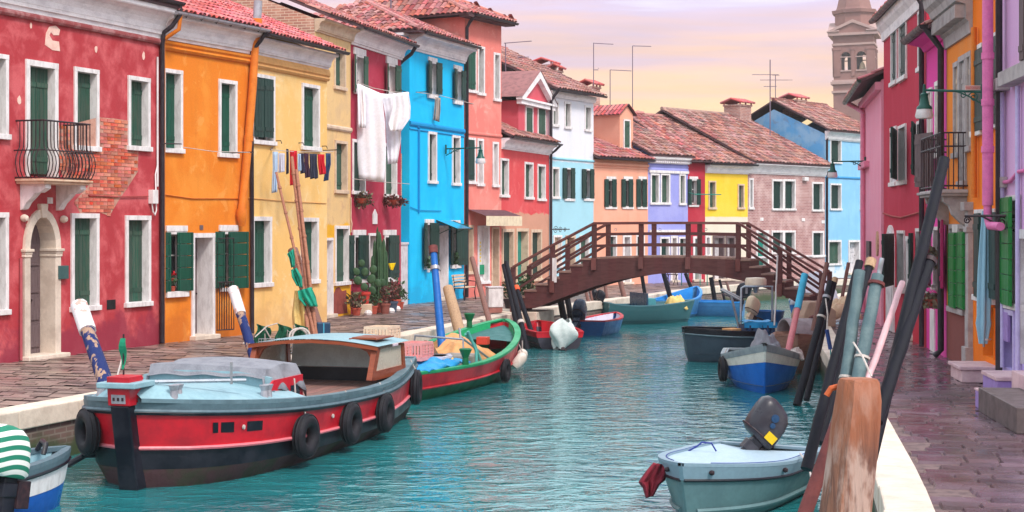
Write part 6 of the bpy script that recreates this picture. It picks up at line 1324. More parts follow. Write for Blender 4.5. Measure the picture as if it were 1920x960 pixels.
# --- small boats left of and beyond the bridge
def dinghy(name, label, X, Y, hd, L, B, H, hull, top, rimm, inm, seats=2, bow=None, stern=None, sf=.85, **k):
    b = Boat(name, label, X, Y, hd, L, B, H, bow or H*1.25, stern or H, sf, **k); b.band('hull_bottom', hull, -1, .72); b.band('topside', top, .72, 1, .006); b.rim('gunwale', rimm, .09, .04); b.inside(inm, inm, .12)
    for i in range(seats): t = .25+.35*i; q = b.P(t, 1, 1); MB().box(q.x-.13, q.x+.13, -q.y+.08, q.y-.08, H*.72, H*.78).build('thwart', inm, b.R, bevel=.01)
    return b
d2 = math.atan2(.93, .36)
b = dinghy('red_dinghy', 'red open boat with a white wrapped outboard near the bridge', 1.02, 44.2, math.atan2(1, -.15), 3.4, 1.5, .42, mat('dark_hull', C(64, 62, 74), .5), HRED, HRED, HRED)
outboard('outboard motor wrapped in a white cover on the red boat', b.wpt((-1.85, 0, .3)), b.R.rotation_euler.z, .75, IRON, 1.0, 'outboard motors'); pc = b.wpt((-1.95, 0, .02))
def wrap(u, v): a = 2*math.pi*u; r = (.07+.28*math.sin(math.pi*min(1, .08+.84*v**1.25)))*(1+.20*math.sin(a*3+v*5)+.10*math.sin(a*7+v*9)); return V((pc.x+r*math.cos(a)+.14*v-.05, pc.y+r*.6*math.sin(a)-.1, pc.z+.02+.74*v+.06*math.sin(a*2)))
tag(MB().grid(wrap, 40, 14).build('motor_cover', mat('white_cover', C(214, 222, 220), .8, C(170, 182, 180), .5, 4, bmp=.5), None, smooth=True), 'white canvas cover tied over the red boat outboard', 'cover')
b = dinghy('blue_red_dinghy', 'small blue boat with red gunwale and dark outboard', 2.75, 49.0, math.atan2(1, .35), 2.8, 1.2, .42, mat('blue_hull', C(20, 96, 160), .4), mat('blue_hull', C(20, 96, 160)), HRED, WPL); outboard('dark blue tilted outboard on the small blue and red boat', b.wpt((-1.4, .35, .45)), b.R.rotation_euler.z, .9, mat('navy_cowl', C(38, 56, 84), .3), 1.3, 'outboard motors')
p = b.wpt((-1.5, .62, .15)); e = empty('boat_fender', p, 0, 'long white fender between the red and blue small boats', 'fender'); MB().lathe([(0, -.3), (.06, -.26), (.08, -.1), (.08, .12), (.05, .25), (0, .28)], 10, (0, 0, 0), Matrix.Rotation(-.3, 3, 'Y')).build('float', BUO, e, smooth=True)
TEA = mat('teal_hull', C(54, 102, 108), .5, C(54, 100, 106), .5, 3); TEAT = mat('teal_top', C(80, 122, 132), .5)
b = dinghy('teal_boat', 'broad teal boat with a dark windscreen under the bridge', 4.5, 54.2, math.atan2(.4, 1), 3.3, 1.5, .58, TEA, TEA, TEAT, TEAT, 1, sf=.9, stern=.7); MB().box(-.25, -.2, -.65, .65, .55, 1.02).build('windscreen', mat('screen_navy', C(36, 70, 96), .3), b.R); MB().box(-.2, .1, -.65, .65, .45, .85).build('console', mat('console_teal', C(70, 140, 150), .5), b.R, bevel=.03)
for k, yy in enumerate((-.2, .25)): outboard(('left' if k else 'right')+' dark outboard at the transom of the teal boat', b.wpt((-1.8, yy, .75)), b.R.rotation_euler.z, .5, HBLK, .75, 'outboard motors')
heap(item('cream_bag', 'cream bag lying in the teal boat bow', 'bag', b, (1.1, -.1, .5), 0, None), .7, .6, .5, YCL, 3, 'bag_body')
SKB = mat('sky_blue_hull', C(40, 140, 214), .4, C(30, 116, 190), .5, 3); SKD = mat('blue_hull_dull', C(70, 130, 180), .45, C(54, 106, 154), .5, 3)
b = dinghy('sky_blue_boat', 'sky blue open boat with glossy interior beyond the teal boat', 6.0, 58.0, math.atan2(1, .5), 3.6, 1.5, .62, SKD, SKD, SKB, SKB, 1, bow=1.0)
b = dinghy('slim_blue_boat', 'slim blue boat with a black outboard, farthest past the bridge', 7.0, 58.6, math.atan2(.35, -1), 2.9, 1.2, .5, SKD, SKD, SKB, SKB, 2); outboard('black upright outboard on the slim blue boat', b.wpt((-1.4, 0, .6)), b.R.rotation_euler.z, -.1, HBLK, 1.3, 'outboard motors')
# --- near grey boat
GRH = mat('grey_hull', C(96, 126, 130), .45, C(80, 106, 112), .5, 3, bmp=.05); GRT = mat('grey_topside', C(126, 150, 164), .4, C(126, 148, 164), .5, 3); GCV = mat('grey_boat_cover', C(168, 188, 202), .5, C(160, 180, 196), .5, 3, bmp=.3)
b = Boat('grey_dinghy', 'grey covered dinghy with a tilted outboard in the near water', 2.57, 18.65, math.atan2(-1.3, -.72), 2.7, 1.55, .55, .66, .52, .94, .5, 2.2, .95, .64, .2)
b.band('hull_bottom', GRH, -1, .76, nf=5); b.band('topside', GRT, .76, 1, .012); b.rail('rub_strake', HBLK, .76, .018, .012); b.rim('gunwale', GRT, .10, .035); b.deck('boat_cover', GCV, .06, .965, -.04, .09, .012, 20); b.rail('cover_line', mat('blue_cord', C(40, 54, 130), .7), 1.06, .007, -.10, .1, .9)
b.rail('spray_chine', GRH, .22, .03, .01, .1, .97)
for t, sd_ in ((.93, 1), (.93, -1), (.62, 1), (.62, -1), (.25, -1)): q = b.P(t, .9, sd_, .015); MB().lathe([(0, 0), (.022, 0), (.03, .02), (.022, .045), (0, .05)], 10, q, Matrix.Rotation(-sd_*math.pi/2, 3, 'X')).build('cover_stud', IRON, b.R, smooth=True)
BC = [Wp(x, y, 19.2) for x, y in ((1290, 846), (1308, 836), (1316, 829), (1334, 831), (1343, 846))]; R = empty('mooring_rope', BC[0], 0, 'blue rope arching over the grey dinghy cover', 'rope'); MB().tube([q-BC[0] for q in BC], .011, 6).build('strand', MATS['blue_cord'], R, smooth=True)
COWL = mat('dark_cowling', C(48, 46, 54), .35, C(84, 80, 86), .5, 3)
outboard('dark tilted outboard with yellow label on the grey dinghy', Wp(1415, 832, 19.7), math.radians(8), .75, COWL, 1.15, 'outboard motors', None, True)
cloth('crumpled dark red cloth hanging from the grey dinghy bow', 'red_cloth', ([(1226, 868), (1212, 884), (1198, 904), (1206, 914), (1212, 934)], [(1252, 872), (1250, 888), (1246, 900), (1236, 908), (1224, 930)]), mat('dark_red_cloth', C(132, 36, 52), .9, C(100, 26, 42), .6, 8, bmp=.4), 17.9, 'cloth', .10, seed=11)
# --- blue boat with white stripe
BLH = mat('royal_blue_hull', C(14, 108, 204), .4, C(10, 84, 172), .5, 3); STR = mat('cream_stripe', C(232, 226, 216), .5)
b = Boat('blue_striped_boat', 'blue boat with cream stripe and grey gunwale, bow to the viewer', 5.15, 33.1, math.atan2(-1, -.12), 4.0, 1.62, .55, .95, .55, .9, .5, 2.0, .85, .72, .25)
b.band('hull_bottom', BLH, -1, .66, nf=4); b.band('stripe', STR, .66, .88, .006); LGR = mat('light_grey_rim', C(150, 160, 166), .5, C(112, 122, 130), .6, 3); b.band('bulwark', LGR, .88, 1, .016); b.rim('gunwale', LGR, .12, .04); b.inside(HGRY, HGRY, .15); b.deck('foredeck', HGRY, .68, .985, .04, .1, .0); MB().box(1.72, 1.82, -.05, .05, .8, .98).build('mooring_post', HBLK, b.R, bevel=.01); heap(item('canvas_bundle', 'pale grey canvas bundle on the blue striped boat', 'bundle', b, (.1, .1, .5), 0, None), .9, .75, .62, TARP, 5, 'bundle_body'); heap(item('rope_heap', 'pale rope heap on the side of the blue striped boat', 'rope', b, (.4, .7, .62), 0, None), .5, .3, .2, ROPE, 15, 'rope_mound')
tyre(b, .62, .55, -1, 'small tyre fender on the left of the blue striped boat', .26, .08)
# --- dark workboat
DKH = mat('dark_teal_hull', C(62, 78, 92), .45, C(48, 60, 76), .5, 3)
b = Boat('work_boat', 'dark grey workboat with steel gantry and tarped motors', 5.95, 39.3, math.atan2(-.38, -1), 3.6, 1.9, .68, .78, .66, .95, .5, 5.0, .7, .88, .12)
b.band('hull_bottom', DKH, -1, .85); b.band('bulwark', HBLK, .85, 1, .01); b.rim('gunwale', HBLK, .14, .05); b.inside(DKH, DKH, .2); b.rail('rub_strake', HGRY, .86, .022, .02); WB = b
MB().tube([Wp(1352, 545, 39.0)-V((b.R.location.x, b.R.location.y, WZ))]*1+[Wp(1390, 566, 39)-V((b.R.location.x, b.R.location.y, WZ))], .02, 6) if 0 else None
R = empty('steel_gantry', V((Wp(1390, 640, 39.2).x, 39.2, WZ)), 0, 'galvanised steel gantry standing on the dark workboat', 'gantry'); o_ = R.location
def gp(px, py, y=39.2): return Wp(px, py, y)-V(o_)
for P_ in ([gp(1388, 640), gp(1390, 540), gp(1396, 537), gp(1448, 537), gp(1448, 640)], [gp(1388, 563), gp(1351, 543)], [gp(1371, 555), gp(1390, 632)], [gp(1390, 560, 39.6), gp(1353, 541, 39.6)]): MB().tube(P_, .028, 8).build('gantry_tube', STEEL, R, smooth=True)
pr_ = Wp(1417, 540, 39.6); R = empty('radar_drum', pr_, 0, 'cream radar drum on a bracket above the workboat', 'radar'); MB().lathe([(0, .05), (.22, .05), (.265, .08), (.265, .2), (.24, .25), (0, .265)], 18).build('radome', mat('radome_cream', C(226, 206, 186), .4), R, smooth=True); MB().lathe([(.04, -.12), (.10, .049), (0, .05)], 10).build('radar_foot', STEEL, R); MB().box(-.25, -.2, -.02, .02, -.14, .05).build('radar_bracket', STEEL, R)
R = empty('tarped_motor', V((Wp(1419, 640, 38.6).x, 38.6, WZ+.25)), .1, 'pair of motors under navy and bright blue tarpaulin on the workboat', 'covered motor'); heap(R, .84, .6, .0, BTP, 1, 'tarp_base') if 0 else None
MB().grid(lambda u, v: V(((u-.5)*.80*(1-.12*v), -.34+.05*math.sin(u*14)*(1-v)+.03*math.sin(u*31), .02+.62*v)), 30, 8).grid(lambda u, v: V(((u-.5)*.72, -.34+.68*v, .64+.03*math.sin(u*9+v*5))), 20, 8).grid(lambda u, v: V((.40-.04*v*1.2, -.34+.68*u, .02+.62*v)), 8, 4).grid(lambda u, v: V((-.40+.04*v*1.2, .34-.68*u, .02+.62*v)), 8, 4).build('motor_tarp', mat('navy_tarp', C(24, 52, 92), .45, C(16, 38, 72), .5, 4, bmp=.3), R, smooth=True)
MB().grid(lambda u, v: V(((u-.5)*.80, -.37+.02*math.sin(u*12), .58+.14*v)), 20, 3).grid(lambda u, v: V(((u-.5)*.78, -.36+.74*v, .72+.02*math.sin(u*9+v*5))), 20, 6).build('tarp_top', BTP, R, smooth=True)
MB().prism([(-.3, .1), (.2, .34), (.22, .42), (-.1, .3)], .03, 'y', -.42).build('folded_flap', mat('pale_blue_flap', C(110, 180, 216), .5), R, fixn=True)
outboard('cream outboard motor standing behind the workboat tarpaulin', Wp(1408, 590, 40.4), .6, .5, mat('cream_cowl', C(222, 200, 172), .5), .9, 'outboard motors'); R = empty('blue_tub', Wp(1440, 600, 41), 0, 'blue tub behind the workboat motors', 'tub'); MB().lathe([(.0, -.2), (.34, -.2), (.42, .22), (.44, .24), (.40, .24), (.3, -.1), (0, -.1)], 16).build('tub_body', mat('deep_blue_tub', C(20, 96, 164), .4), R, smooth=True)
for lab, x, y, w, d, h, mm in (('blue plastic fish box at the left of the workboat', -.2, -.55, .5, .4, .3, BLH), ('yellowish box beside the gantry foot on the workboat', .75, .3, .36, .36, .34, OTP), ('white box behind the blue tarpaulin on the workboat', -1.1, .1, .6, .45, .42, WPL), ('grey box at the far end of the workboat', -1.4, -.5, .4, .4, .5, HGRY)): R = item('deck_box', lab, 'box', WB, (x, y, .45), .2, 'boxes on the workboat'); MB().box(-w/2, w/2, -d/2, d/2, 0, h).build('box_body', mm, R, bevel=.02); MB().box(-w/2-.012, w/2+.012, -d/2-.012, d/2+.012, h-.05, h-.005).build('box_rim', mm, R, bevel=.006)
heap(item('green_net_heap', 'green net heap on the workboat stern', 'net', WB, (-.7, .55, .55), 0, None), .7, .5, .35, GNET, 17, 'net_mound')
# --- wooden and maroon boats at the bridge foot
MAR = mat('maroon_hull', C(110, 40, 56), .5); BWN = mat('brown_wood_hull', C(150, 108, 92), .7, C(116, 80, 72), .6, 4, sc3=(1, 1, 6))
b = dinghy('maroon_boat', 'maroon boat with cream deck tucked under the bridge end', 6.9, 41.5, math.atan2(-1, -.1), 3.4, 1.4, .6, MAR, CREAM, CREAM, BWN, 2)
b = dinghy('wooden_boat', 'brown wooden boat with a curved hood beside the right quay', 6.6, 36.8, math.atan2(-1, -.2), 3.2, 1.3, .7, BWN, BWN, BWN, BWN, 1)
p = b.wpt((.5, 0, .75)); R = empty('canvas_hood', p, .2, 'grey half round canvas hood on the wooden boat', 'hood'); MB().grid(lambda u, v: V(((v-.5)*.7, .48*math.cos(math.pi*u), .42*math.sin(math.pi*u))), 14, 4).build('hood_shell', mat('hood_grey', C(150, 136, 140), .7, C(120, 104, 110), .6, 5), R, smooth=True).modifiers.new('s', 'SOLIDIFY').thickness = .03; MB().torus(.46, .035, Matrix.Translation((.36, 0, .0)) @ Matrix.Rotation(math.pi/2, 4, 'Y'), 20, 6).build('hood_hoop', RUST, R)
p = Wp(1495, 622, 36.2); R = empty('wooden_crate', p, .2, 'open wooden crate on the wooden boat', 'crate'); 
for s_ in (-1, 1): MB().box(-.42, .42, s_*.25-.015, s_*.25+.015, -.22, .0).build('crate_board', BWN, R); MB().box(s_*.42-.015, s_*.42+.015, -.235, .235, -.22, .0).build('crate_board', BWN, R)
MB().box(-.4, .4, -.23, .23, -.22, -.19).build('crate_floor', BWN, R)
b = dinghy('tarped_boat', 'small blue boat under a white tarpaulin behind the bridge end', 9.55, 50.5, math.atan2(-1, -.2), 4.2, 1.6, .9, BLH, BLH, WHITE, WPL, 0); heap(item('white_tarpaulin', 'white tarpaulin over the boat behind the bridge end', 'tarpaulin', b, (0, 0, .9), 0, None), 3.6, 1.5, .9, mat('white_tarp', C(206, 204, 212), .7, C(176, 174, 186), .5, 3, bmp=.3), 8, 'tarp_sheet')
p = Wp(1580, 592, 41.5); heap(empty('sand_bag', p, 0, 'cream sack lying on the quay by the bridge end', 'sack'), .9, .6, .55, mat('sack', C(214, 186, 156), .9, C(186, 150, 120), .5, 6, bmp=.4), 12, 'sack_body'); p = Wp(1525, 590, 40.0); R = empty('tan_box', p, .3, 'tan covered box at the right foot of the bridge', 'box'); MB().prism([(-.45, -.3), (.45, -.3), (.45, .1), (.1, .34), (-.3, .34), (-.45, .0)], .7, 'y', -.35).build('box_body', mat('tan_cover', C(176, 146, 128), .8), R, fixn=True, bevel=.03)
# ================================================================ laundry
def line3(label, name, pts, r=.008, m=None, brk=()):
    R = empty(name, pts[0], 0, label, 'clothes line'); o = V(pts[0]); MB().tube([V(p)-o for p in pts], r, 4).build('line', m or ROPE, R)
    for a, b in brk: MB().tube([V(a)-o, V(b)-o], .014, 5).build('bracket', IRON, R)
    return R
SHT = mat('white_sheet', C(240, 238, 246), .9, C(226, 224, 238), .4, 2, bmp=.1)
ys = 46.0
def drape(label, Lf, Rt, y, amp, seed, m=SHT, cat='sheet', group='white laundry on the maroon house', name='hanging_sheet'): return cloth(label, name, (Lf, Rt), m, y, cat, amp, seed=seed, group=group)
drape('long white sheet hanging lowest on the maroon house', [(671, 156), (669, 230), (670, 300), (673, 334)], [(716, 176), (722, 230), (724, 290), (720, 342)], ys, .04, 21)
drape('white sheet with a rounded hem beside the long sheet', [(715, 175), (722, 215), (724, 260), (727, 308)], [(742, 178), (748, 215), (752, 260), (745, 306)], ys+.25, .04, 22)
drape('short white cloth bunched at the right of the washing line', [(736, 176), (736, 200), (728, 232), (732, 246)], [(766, 172), (770, 200), (769, 222), (752, 246)], ys-.12, .06, 23)
drape('narrow white strip at the far left of the washing line', [(670, 158), (671, 200), (672, 240)], [(684, 166), (686, 200), (686, 240)], ys-.2, .06, 24)
line3('washing line above the maroon house sheets', 'washing_line', [Wp(668, 154, ys), Wp(700, 165, ys), Wp(735, 172, ys+.1), Wp(768, 175, ys+.2)], .01, None, [(Wp(668, 154, ys), Wp(672, 150, 46.6)), (Wp(768, 175, ys+.2), Wp(748, 168, 49.8))])
line3('thin washing line below the maroon house sheets', 'washing_line', [Wp(660, 335, 45.3), Wp(700, 340, 46.4), Wp(768, 345, 50.5)], .009)
line3('washing line on the blue house', 'washing_line', [Wp(780, 173, 51.6), Wp(820, 178, 53), Wp(888, 195, 56)], .01, None, [(Wp(780, 173, 51.6), Wp(800, 172, 52.6)), (Wp(888, 195, 56), Wp(866, 194, 56))])
cloth('small grey towel hanging on the blue house line', 'towel', ([(816, 182), (814, 205), (812, 225)], [(826, 184), (826, 205), (824, 229)]), mat('grey_towel', C(176, 160, 150), .9, C(140, 124, 118), .6, 9, bmp=.4), 53.2, 'towel', .06, seed=31)
line3('washing line across the orange house front', 'washing_line', [Wp(343, 276, 34.2), Wp(400, 284, 35.2), Wp(474, 286, 36.4)], .008, None, [(Wp(430, 287, 36.4), Wp(476, 285, 36.3)), (Wp(304, 269, 33.9), Wp(340, 270, 34.6))])
line3('washing line of socks on the peach house', 'washing_line', [Wp(507, 281, 37.0), Wp(560, 285, 38.0), Wp(626, 284, 39.4)], .008, None, [(Wp(606, 282, 40.4), Wp(631, 281, 39.3)), (Wp(507, 281, 37.0), Wp(512, 276, 38.2))])
CL = {k: mat(k+'_cotton', c, .92, None, .4, 9, bmp=.3) for k, c in (('pale_blue', C(176, 200, 226)), ('lilac_white', C(206, 204, 220)), ('navy', C(46, 44, 70)), ('red', C(204, 24, 44)), ('plum', C(72, 44, 68)), ('slate', C(58, 62, 84)), ('denim', C(46, 70, 110)))}
SK = 'garments on the peach house line'
def ly(px): return 37.0+(px-507)/119*2.4
def sock(label, x0, x1, y0, y1, m, toe=0, seed=0):
    w = x1-x0; ym = y0+(y1-y0)*.7
    L_ = [(x0, y0), (x0+.5, y0+(y1-y0)*.4), (x0+toe*.3, ym), (x0+toe*.7, y1)]; R_ = [(x1, y0+.6), (x1, y0+(y1-y0)*.4), (x1+toe*.6, ym), (x1+toe*.75, y1-2)]
    cloth(label, 'garment', (L_, R_), CL[m], ly((x0+x1)/2)-.03, 'garment', .04, seed=seed, group=SK)
sock('long pale blue trousers leg at the left end of the sock line', 511, 521, 284, 362, 'pale_blue', -2, 1); sock('short pale lilac shirt beside the pale blue trousers', 522, 534, 287, 324, 'lilac_white', 0, 2); sock('thin navy strap beside the long red scarf', 537, 541, 279, 327, 'navy', 0, 3)
sock('long red scarf on the sock line', 543, 557, 282, 348, 'red', 1, 4); sock('small pale cloth right of the red scarf', 558, 564, 288, 322, 'pale_blue', 1, 5); sock('navy sock right of the small pale cloth', 561, 570, 287, 326, 'navy', 4, 6); sock('plum sock in the middle of the sock line', 570, 579, 287, 334, 'plum', 3, 7); sock('first slate sock on the sock line', 580, 588, 288, 336, 'slate', 3, 8); sock('second slate sock beside the short red sock', 588, 594, 288, 336, 'slate', 3, 9); sock('short red sock on the sock line', 596, 608, 289, 328, 'red', 4, 10); sock('denim blue sock at the right end of the sock line', 611, 620, 287, 340, 'denim', -6, 12)
# ================================================================ plants and pots
def leaves(R, n, sx, sy, sz, size, m, seed, name='foliage', hang=False, c=(0, 0, 0)):
    random.seed(seed); g = MB()
    for _ in range(n):
        while True:
            p = V((random.uniform(-1, 1), random.uniform(-1, 1), random.uniform(-1, 1)))
            if p.length < 1: break
        q = V((c[0]+p.x*sx, c[1]+p.y*sy, c[2]+p.z*sz)); d = V((random.uniform(-1, 1), random.uniform(-1, 1), random.uniform(-.9 if hang else -.2, .4 if hang else 1))).normalized(); s = d.cross(V((random.random(), random.random(), random.random()))).normalized(); L = size*random.uniform(.6, 1.3); w = L*.28
        g.quad(q, q+d*L*.5+s*w, q+d*L, q+d*L*.5-s*w)
    return kind(g.build(name, m, R), 'stuff')
def pot(R, r, h, m=None, z=0): MB().lathe([(0, z), (r*.72, z), (r*.95, z+h*.8), (r*1.08, z+h*.8), (r*1.08, z+h), (r*.95, z+h), (r*.9, z+h*.9), (0, z+h*.9)], 14).build('pot', m or TERRA, R, smooth=True)
def plant(label, px, py, y, r, h, m=None, fol=None, n=120, fs=(.25, .25, .25), size=.12, seed=0, z=0, fm=None, name='potted_plant', group='potted plants by the maroon house'):
    p = Wp(px, py, y); R = empty(name, V((p.x, p.y, z)), 0, label, 'potted plant', group); pot(R, r, h, m)
    if n: leaves(R, n, *fs, size, fm or LEAF, seed, c=(0, 0, h+fs[2]*.8))
    return R
R = plant('prickly pear cactus in a red pot on a stone block', 683, 570, 45.6, .17, .34, mat('red_pot', C(196, 62, 54), .7), n=0); MB().box(-.22, .22, -.2, .2, -.3, -.001).build('block', SAND, R, bevel=.02); R.location.z = .3
PADS = [((.0, 0, .36), .11, .24, 0), ((-.12, 0, .55), .12, .26, -.5), ((.14, 0, .58), .12, .28, .45), ((-.2, .03, .8), .11, .24, -.3), ((.0, .05, .78), .11, .26, .1), ((.22, .0, .86), .11, .25, .3), ((-.1, 0, 1.05), .1, .22, .2), ((.3, .02, .55), .12, .2, 1.1)]
def pads(R, P, m=CACT):
    for c, w, h, a in P:
        g = MB(); g.grid(lambda u, v: V((w*math.cos(2*math.pi*u)*math.sin(math.pi*v), .035*math.sin(2*math.pi*u)*math.sin(math.pi*v), h/2-h/2*math.cos(math.pi*v))), 12, 8); M_ = Matrix.Translation(c) @ Matrix.Rotation(a, 4, 'Y'); g.v = [tuple(M_ @ V(v)) for v in g.v]; g.build('cactus_pad', m, R, smooth=True)
pads(R, PADS)
def column(R, x, y, z0, h, r, m=CACT):
    g = MB(); n = 14; zs = [0, .1, .3, .6, .85, .95, 1]; rs = [.8, 1, 1.05, 1, .85, .6, .1]
    for z, k in zip(zs, rs):
        for i in range(n): a = 2*math.pi*i/n; rr = r*k*(1 if i % 2 else .74); g.v.append((x+rr*math.cos(a), y+rr*math.sin(a), z0+h*z))
    for j in range(len(zs)-1):
        for i in range(n): i2 = (i+1) % n; g.f.append((j*n+i, j*n+i2, (j+1)*n+i2, (j+1)*n+i))
    g.f.append(tuple((len(zs)-1)*n+i for i in range(n))); g.build('cactus_column', m, R)
p = Wp(711, 575, 46.6); R = empty('tall_cactus', V((p.x, p.y, 0)), 0, 'tall many armed column cactus beside the maroon house door', 'cactus', 'potted plants by the maroon house'); pot(R, .2, .4)
for x, y, h, r in ((0, 0, 2.0, .10), (-.13, .03, 1.75, .07), (.13, 0, 1.8, .075), (.02, -.1, 1.55, .07), (-.06, .1, 2.15, .05), (.2, .05, 1.45, .06), (-.2, -.03, 1.3, .05)): column(R, x, y, .36, h, r)
pads(R, [((-.15, -.12, .5), .12, .28, -.3), ((.16, -.12, .45), .12, .26, .4), ((.1, -.14, .75), .1, .24, .1)])
plant('low spiky green plant in a terracotta pot left of the cactus', 668, 578, 45.0, .14, .22, n=160, fs=(.28, .2, .22), size=.14, seed=1, fm=LEAFD)
plant('bushy plant in a blue grey pot right of the cactus', 735, 572, 46.8, .17, .32, mat('slate_pot', C(72, 84, 104), .6), n=150, fs=(.22, .2, .3), size=.12, seed=2, fm=mat('reddish_leaf', C(126, 72, 66), .7, C(86, 70, 58), .6, 8, var=.4))
plant('tall leafy plant in a terracotta pot against the alley wall', 742, 560, 48.6, .16, .3, n=200, fs=(.25, .22, .36), size=.13, seed=3)
plant('small green plant in a terracotta pot under the cactus', 700, 580, 45.8, .13, .24, n=130, fs=(.2, .18, .18), size=.13, seed=4)
plant('low trailing plant at the end of the pot row', 750, 568, 48.8, .12, .2, n=130, fs=(.26, .2, .2), size=.11, seed=5)
plant('squat brown pot with red stems in front of the cactus', 722, 580, 46.0, .15, .3, mat('brown_pot', C(146, 84, 74), .7), n=90, fs=(.14, .14, .28), size=.12, seed=6, fm=MATS['reddish_leaf'])
for i, (px, lab) in enumerate(((690, 'white stone left of the small green pot'), (733, 'white stone right of the blue grey pot'), (744, 'rightmost white stone in the pot row'))): p = Wp(px, 578, 45.2+i*1.2); R = empty('white_stone', V((p.x, p.y, 0)), i, lab, 'stone', 'white stones between the pots'); MB().lathe([(0, 0), (.1, .0), (.12, .06), (.08, .13), (0, .15)], 7).build('stone_body', WHITE, R)
cloth('small yellow cloth on the cactus', 'yellow_cloth', ([(728, 494), (732, 506)], [(742, 493), (737, 507)]), mat('yellow_cotton', C(240, 206, 20), .9), 46.2, 'cloth', .03, seed=4)
def basket(label, px, py, y, sx, sz, fm, seed, n=260, m=None): p = Wp(px, py, y); R = empty('flower_basket', p, 0, label, 'hanging basket'); MB().lathe([(0, -.16), (.14, -.14), (.22, .0), (.2, .0), (0, -.05)], 12).build('basket', m or TERRA, R); leaves(R, n, sx, .2, sz, .13, fm, seed, hang=True, c=(0, -.02, -.02)); return R
basket('trailing green basket under the left maroon window', 679, 372, 46.0, .32, .26, LEAFD, 11); basket('reddish basket under the right maroon window', 737, 375, 48.4, .42, .18, MATS['reddish_leaf'], 12)
basket('dry flower pot on the upper magenta window', 1757, 480, 31.0, .26, .14, LEAFD, 13); R = basket('flower pot with white blooms on the magenta wall', 1746, 560, 31.4, .26, .12, LEAFD, 14); leaves(R, 26, .24, .18, .08, .09, WHITE, 15, 'blooms', c=(0, -.05, .14))
plant('green plant on the left window sill of the blue house', 803, 497, 52.6, .07, .12, WHITE, n=60, fs=(.1, .08, .2), size=.14, seed=21, z=1.0, group='plants on the blue house sills'); bpy.context.view_layer.update(); plant('green plant on the right window sill of the blue house', 853, 495, 55.0, .07, .12, WHITE, n=70, fs=(.1, .08, .24), size=.16, seed=22, z=1.05, group='plants on the blue house sills')
plant('red flowers in the left window of the orange house', 324, 545, 34.4, .06, .1, n=40, fs=(.08, .06, .1), size=.09, seed=23, z=1.12, group='plants on the orange house sill'); R = plant('small red bloom behind the left orange house shutter', 323, 545, 34.45, .05, .09, n=22, fs=(.08, .05, .07), size=.08, seed=24, z=1.3, fm=mat('geranium', C(210, 24, 40), .7), group='plants on the orange house sill')
plant('dark leafy shrub in a pot at the left foot of the bridge', 958, 574, 48.3, .22, .32, mat('dark_pot', C(60, 48, 52), .7), n=220, fs=(.3, .28, .3), size=.13, seed=31, group='shrubs by the bridge'); plant('tall leafy shrub in a pot touching the bridge', 986, 580, 47.3, .24, .36, mat('dark_pot', C(60, 48, 52)), n=260, fs=(.28, .26, .4), size=.13, seed=32, group='shrubs by the bridge')
# ================================================================ bench, boxes, hanging parasol
p = Wp(866, 562, 54.6); R = empty('park_bench', V((p.x, p.y, 0)), math.atan2(5, 1.7), 'iron and wood bench in front of the blue house', 'bench')
for s_ in (-.55, .55):
    MB().tube([(s_, -.3, 0), (s_, -.26, .25), (s_, -.28, .42), (s_, .05, .42), (s_, .12, .85)], .022, 6).tube([(s_, .1, 0), (s_, .05, .42)], .022, 6).tube([(s_, -.3, .42), (s_, -.3, .62), (s_, -.1, .64), (s_, .08, .62)], .018, 6).build('leg', IRON, R)
for i in range(4): MB().box(-.62, .62, -.3+i*.09, -.23+i*.09, .43, .455).build('seat_slat', SAND, R)
for i in range(4): MB().box(-.62, .62, .06+i*.018, .085+i*.018, .5+i*.1, .57+i*.1).build('back_slat', SAND, R)
p = Wp(927, 585, 46.6); R = empty('utility_box', V((p.x, p.y, 0)), .25, 'white utility cabinet on the quay near the bridge', 'cabinet'); MB().box(-.22, .22, -.2, .2, .16, .72).build('cabinet_body', WHITE, R, bevel=.015); MB().box(-.24, .24, -.22, .22, .72, .76).build('cabinet_lid', REVEAL, R, bevel=.01); MB().box(-.2, .2, -.18, .18, 0, .16).build('plinth', mat('terracotta_plinth', C(170, 110, 100), .8), R)
p = Wp(1848, 430, 25.9); R = empty('closed_parasol', p, 0, 'folded pale blue parasol hanging on the vivid orange house', 'parasol')
def para(u, v): a = 2*math.pi*u; r = (.05+.04*v+.03*math.sin(v*3.1))*(1+.22*math.sin(a*6))*(1 if v < .85 else 1.15-(v-.85)*3); return V((r*math.cos(a)-.04*v, r*math.sin(a), .3-2.15*v))
MB().grid(para, 36, 20).build('folded_canopy', mat('pale_blue_canvas', C(150, 192, 212), .8, C(120, 166, 192), .5, 6, sc3=(6, 6, .6)), R, smooth=True); MB().tube([(0, 0, .45), (-.03, 0, -1.9)], .02, 6).build('pole', STEEL, R)
MB().tube([(-.1, 0, -1.78), (.0, -.08, -1.78), (.08, 0, -1.78), (.0, .08, -1.78), (-.1, 0, -1.78)], .015, 5).build('hem', WHITE, R)
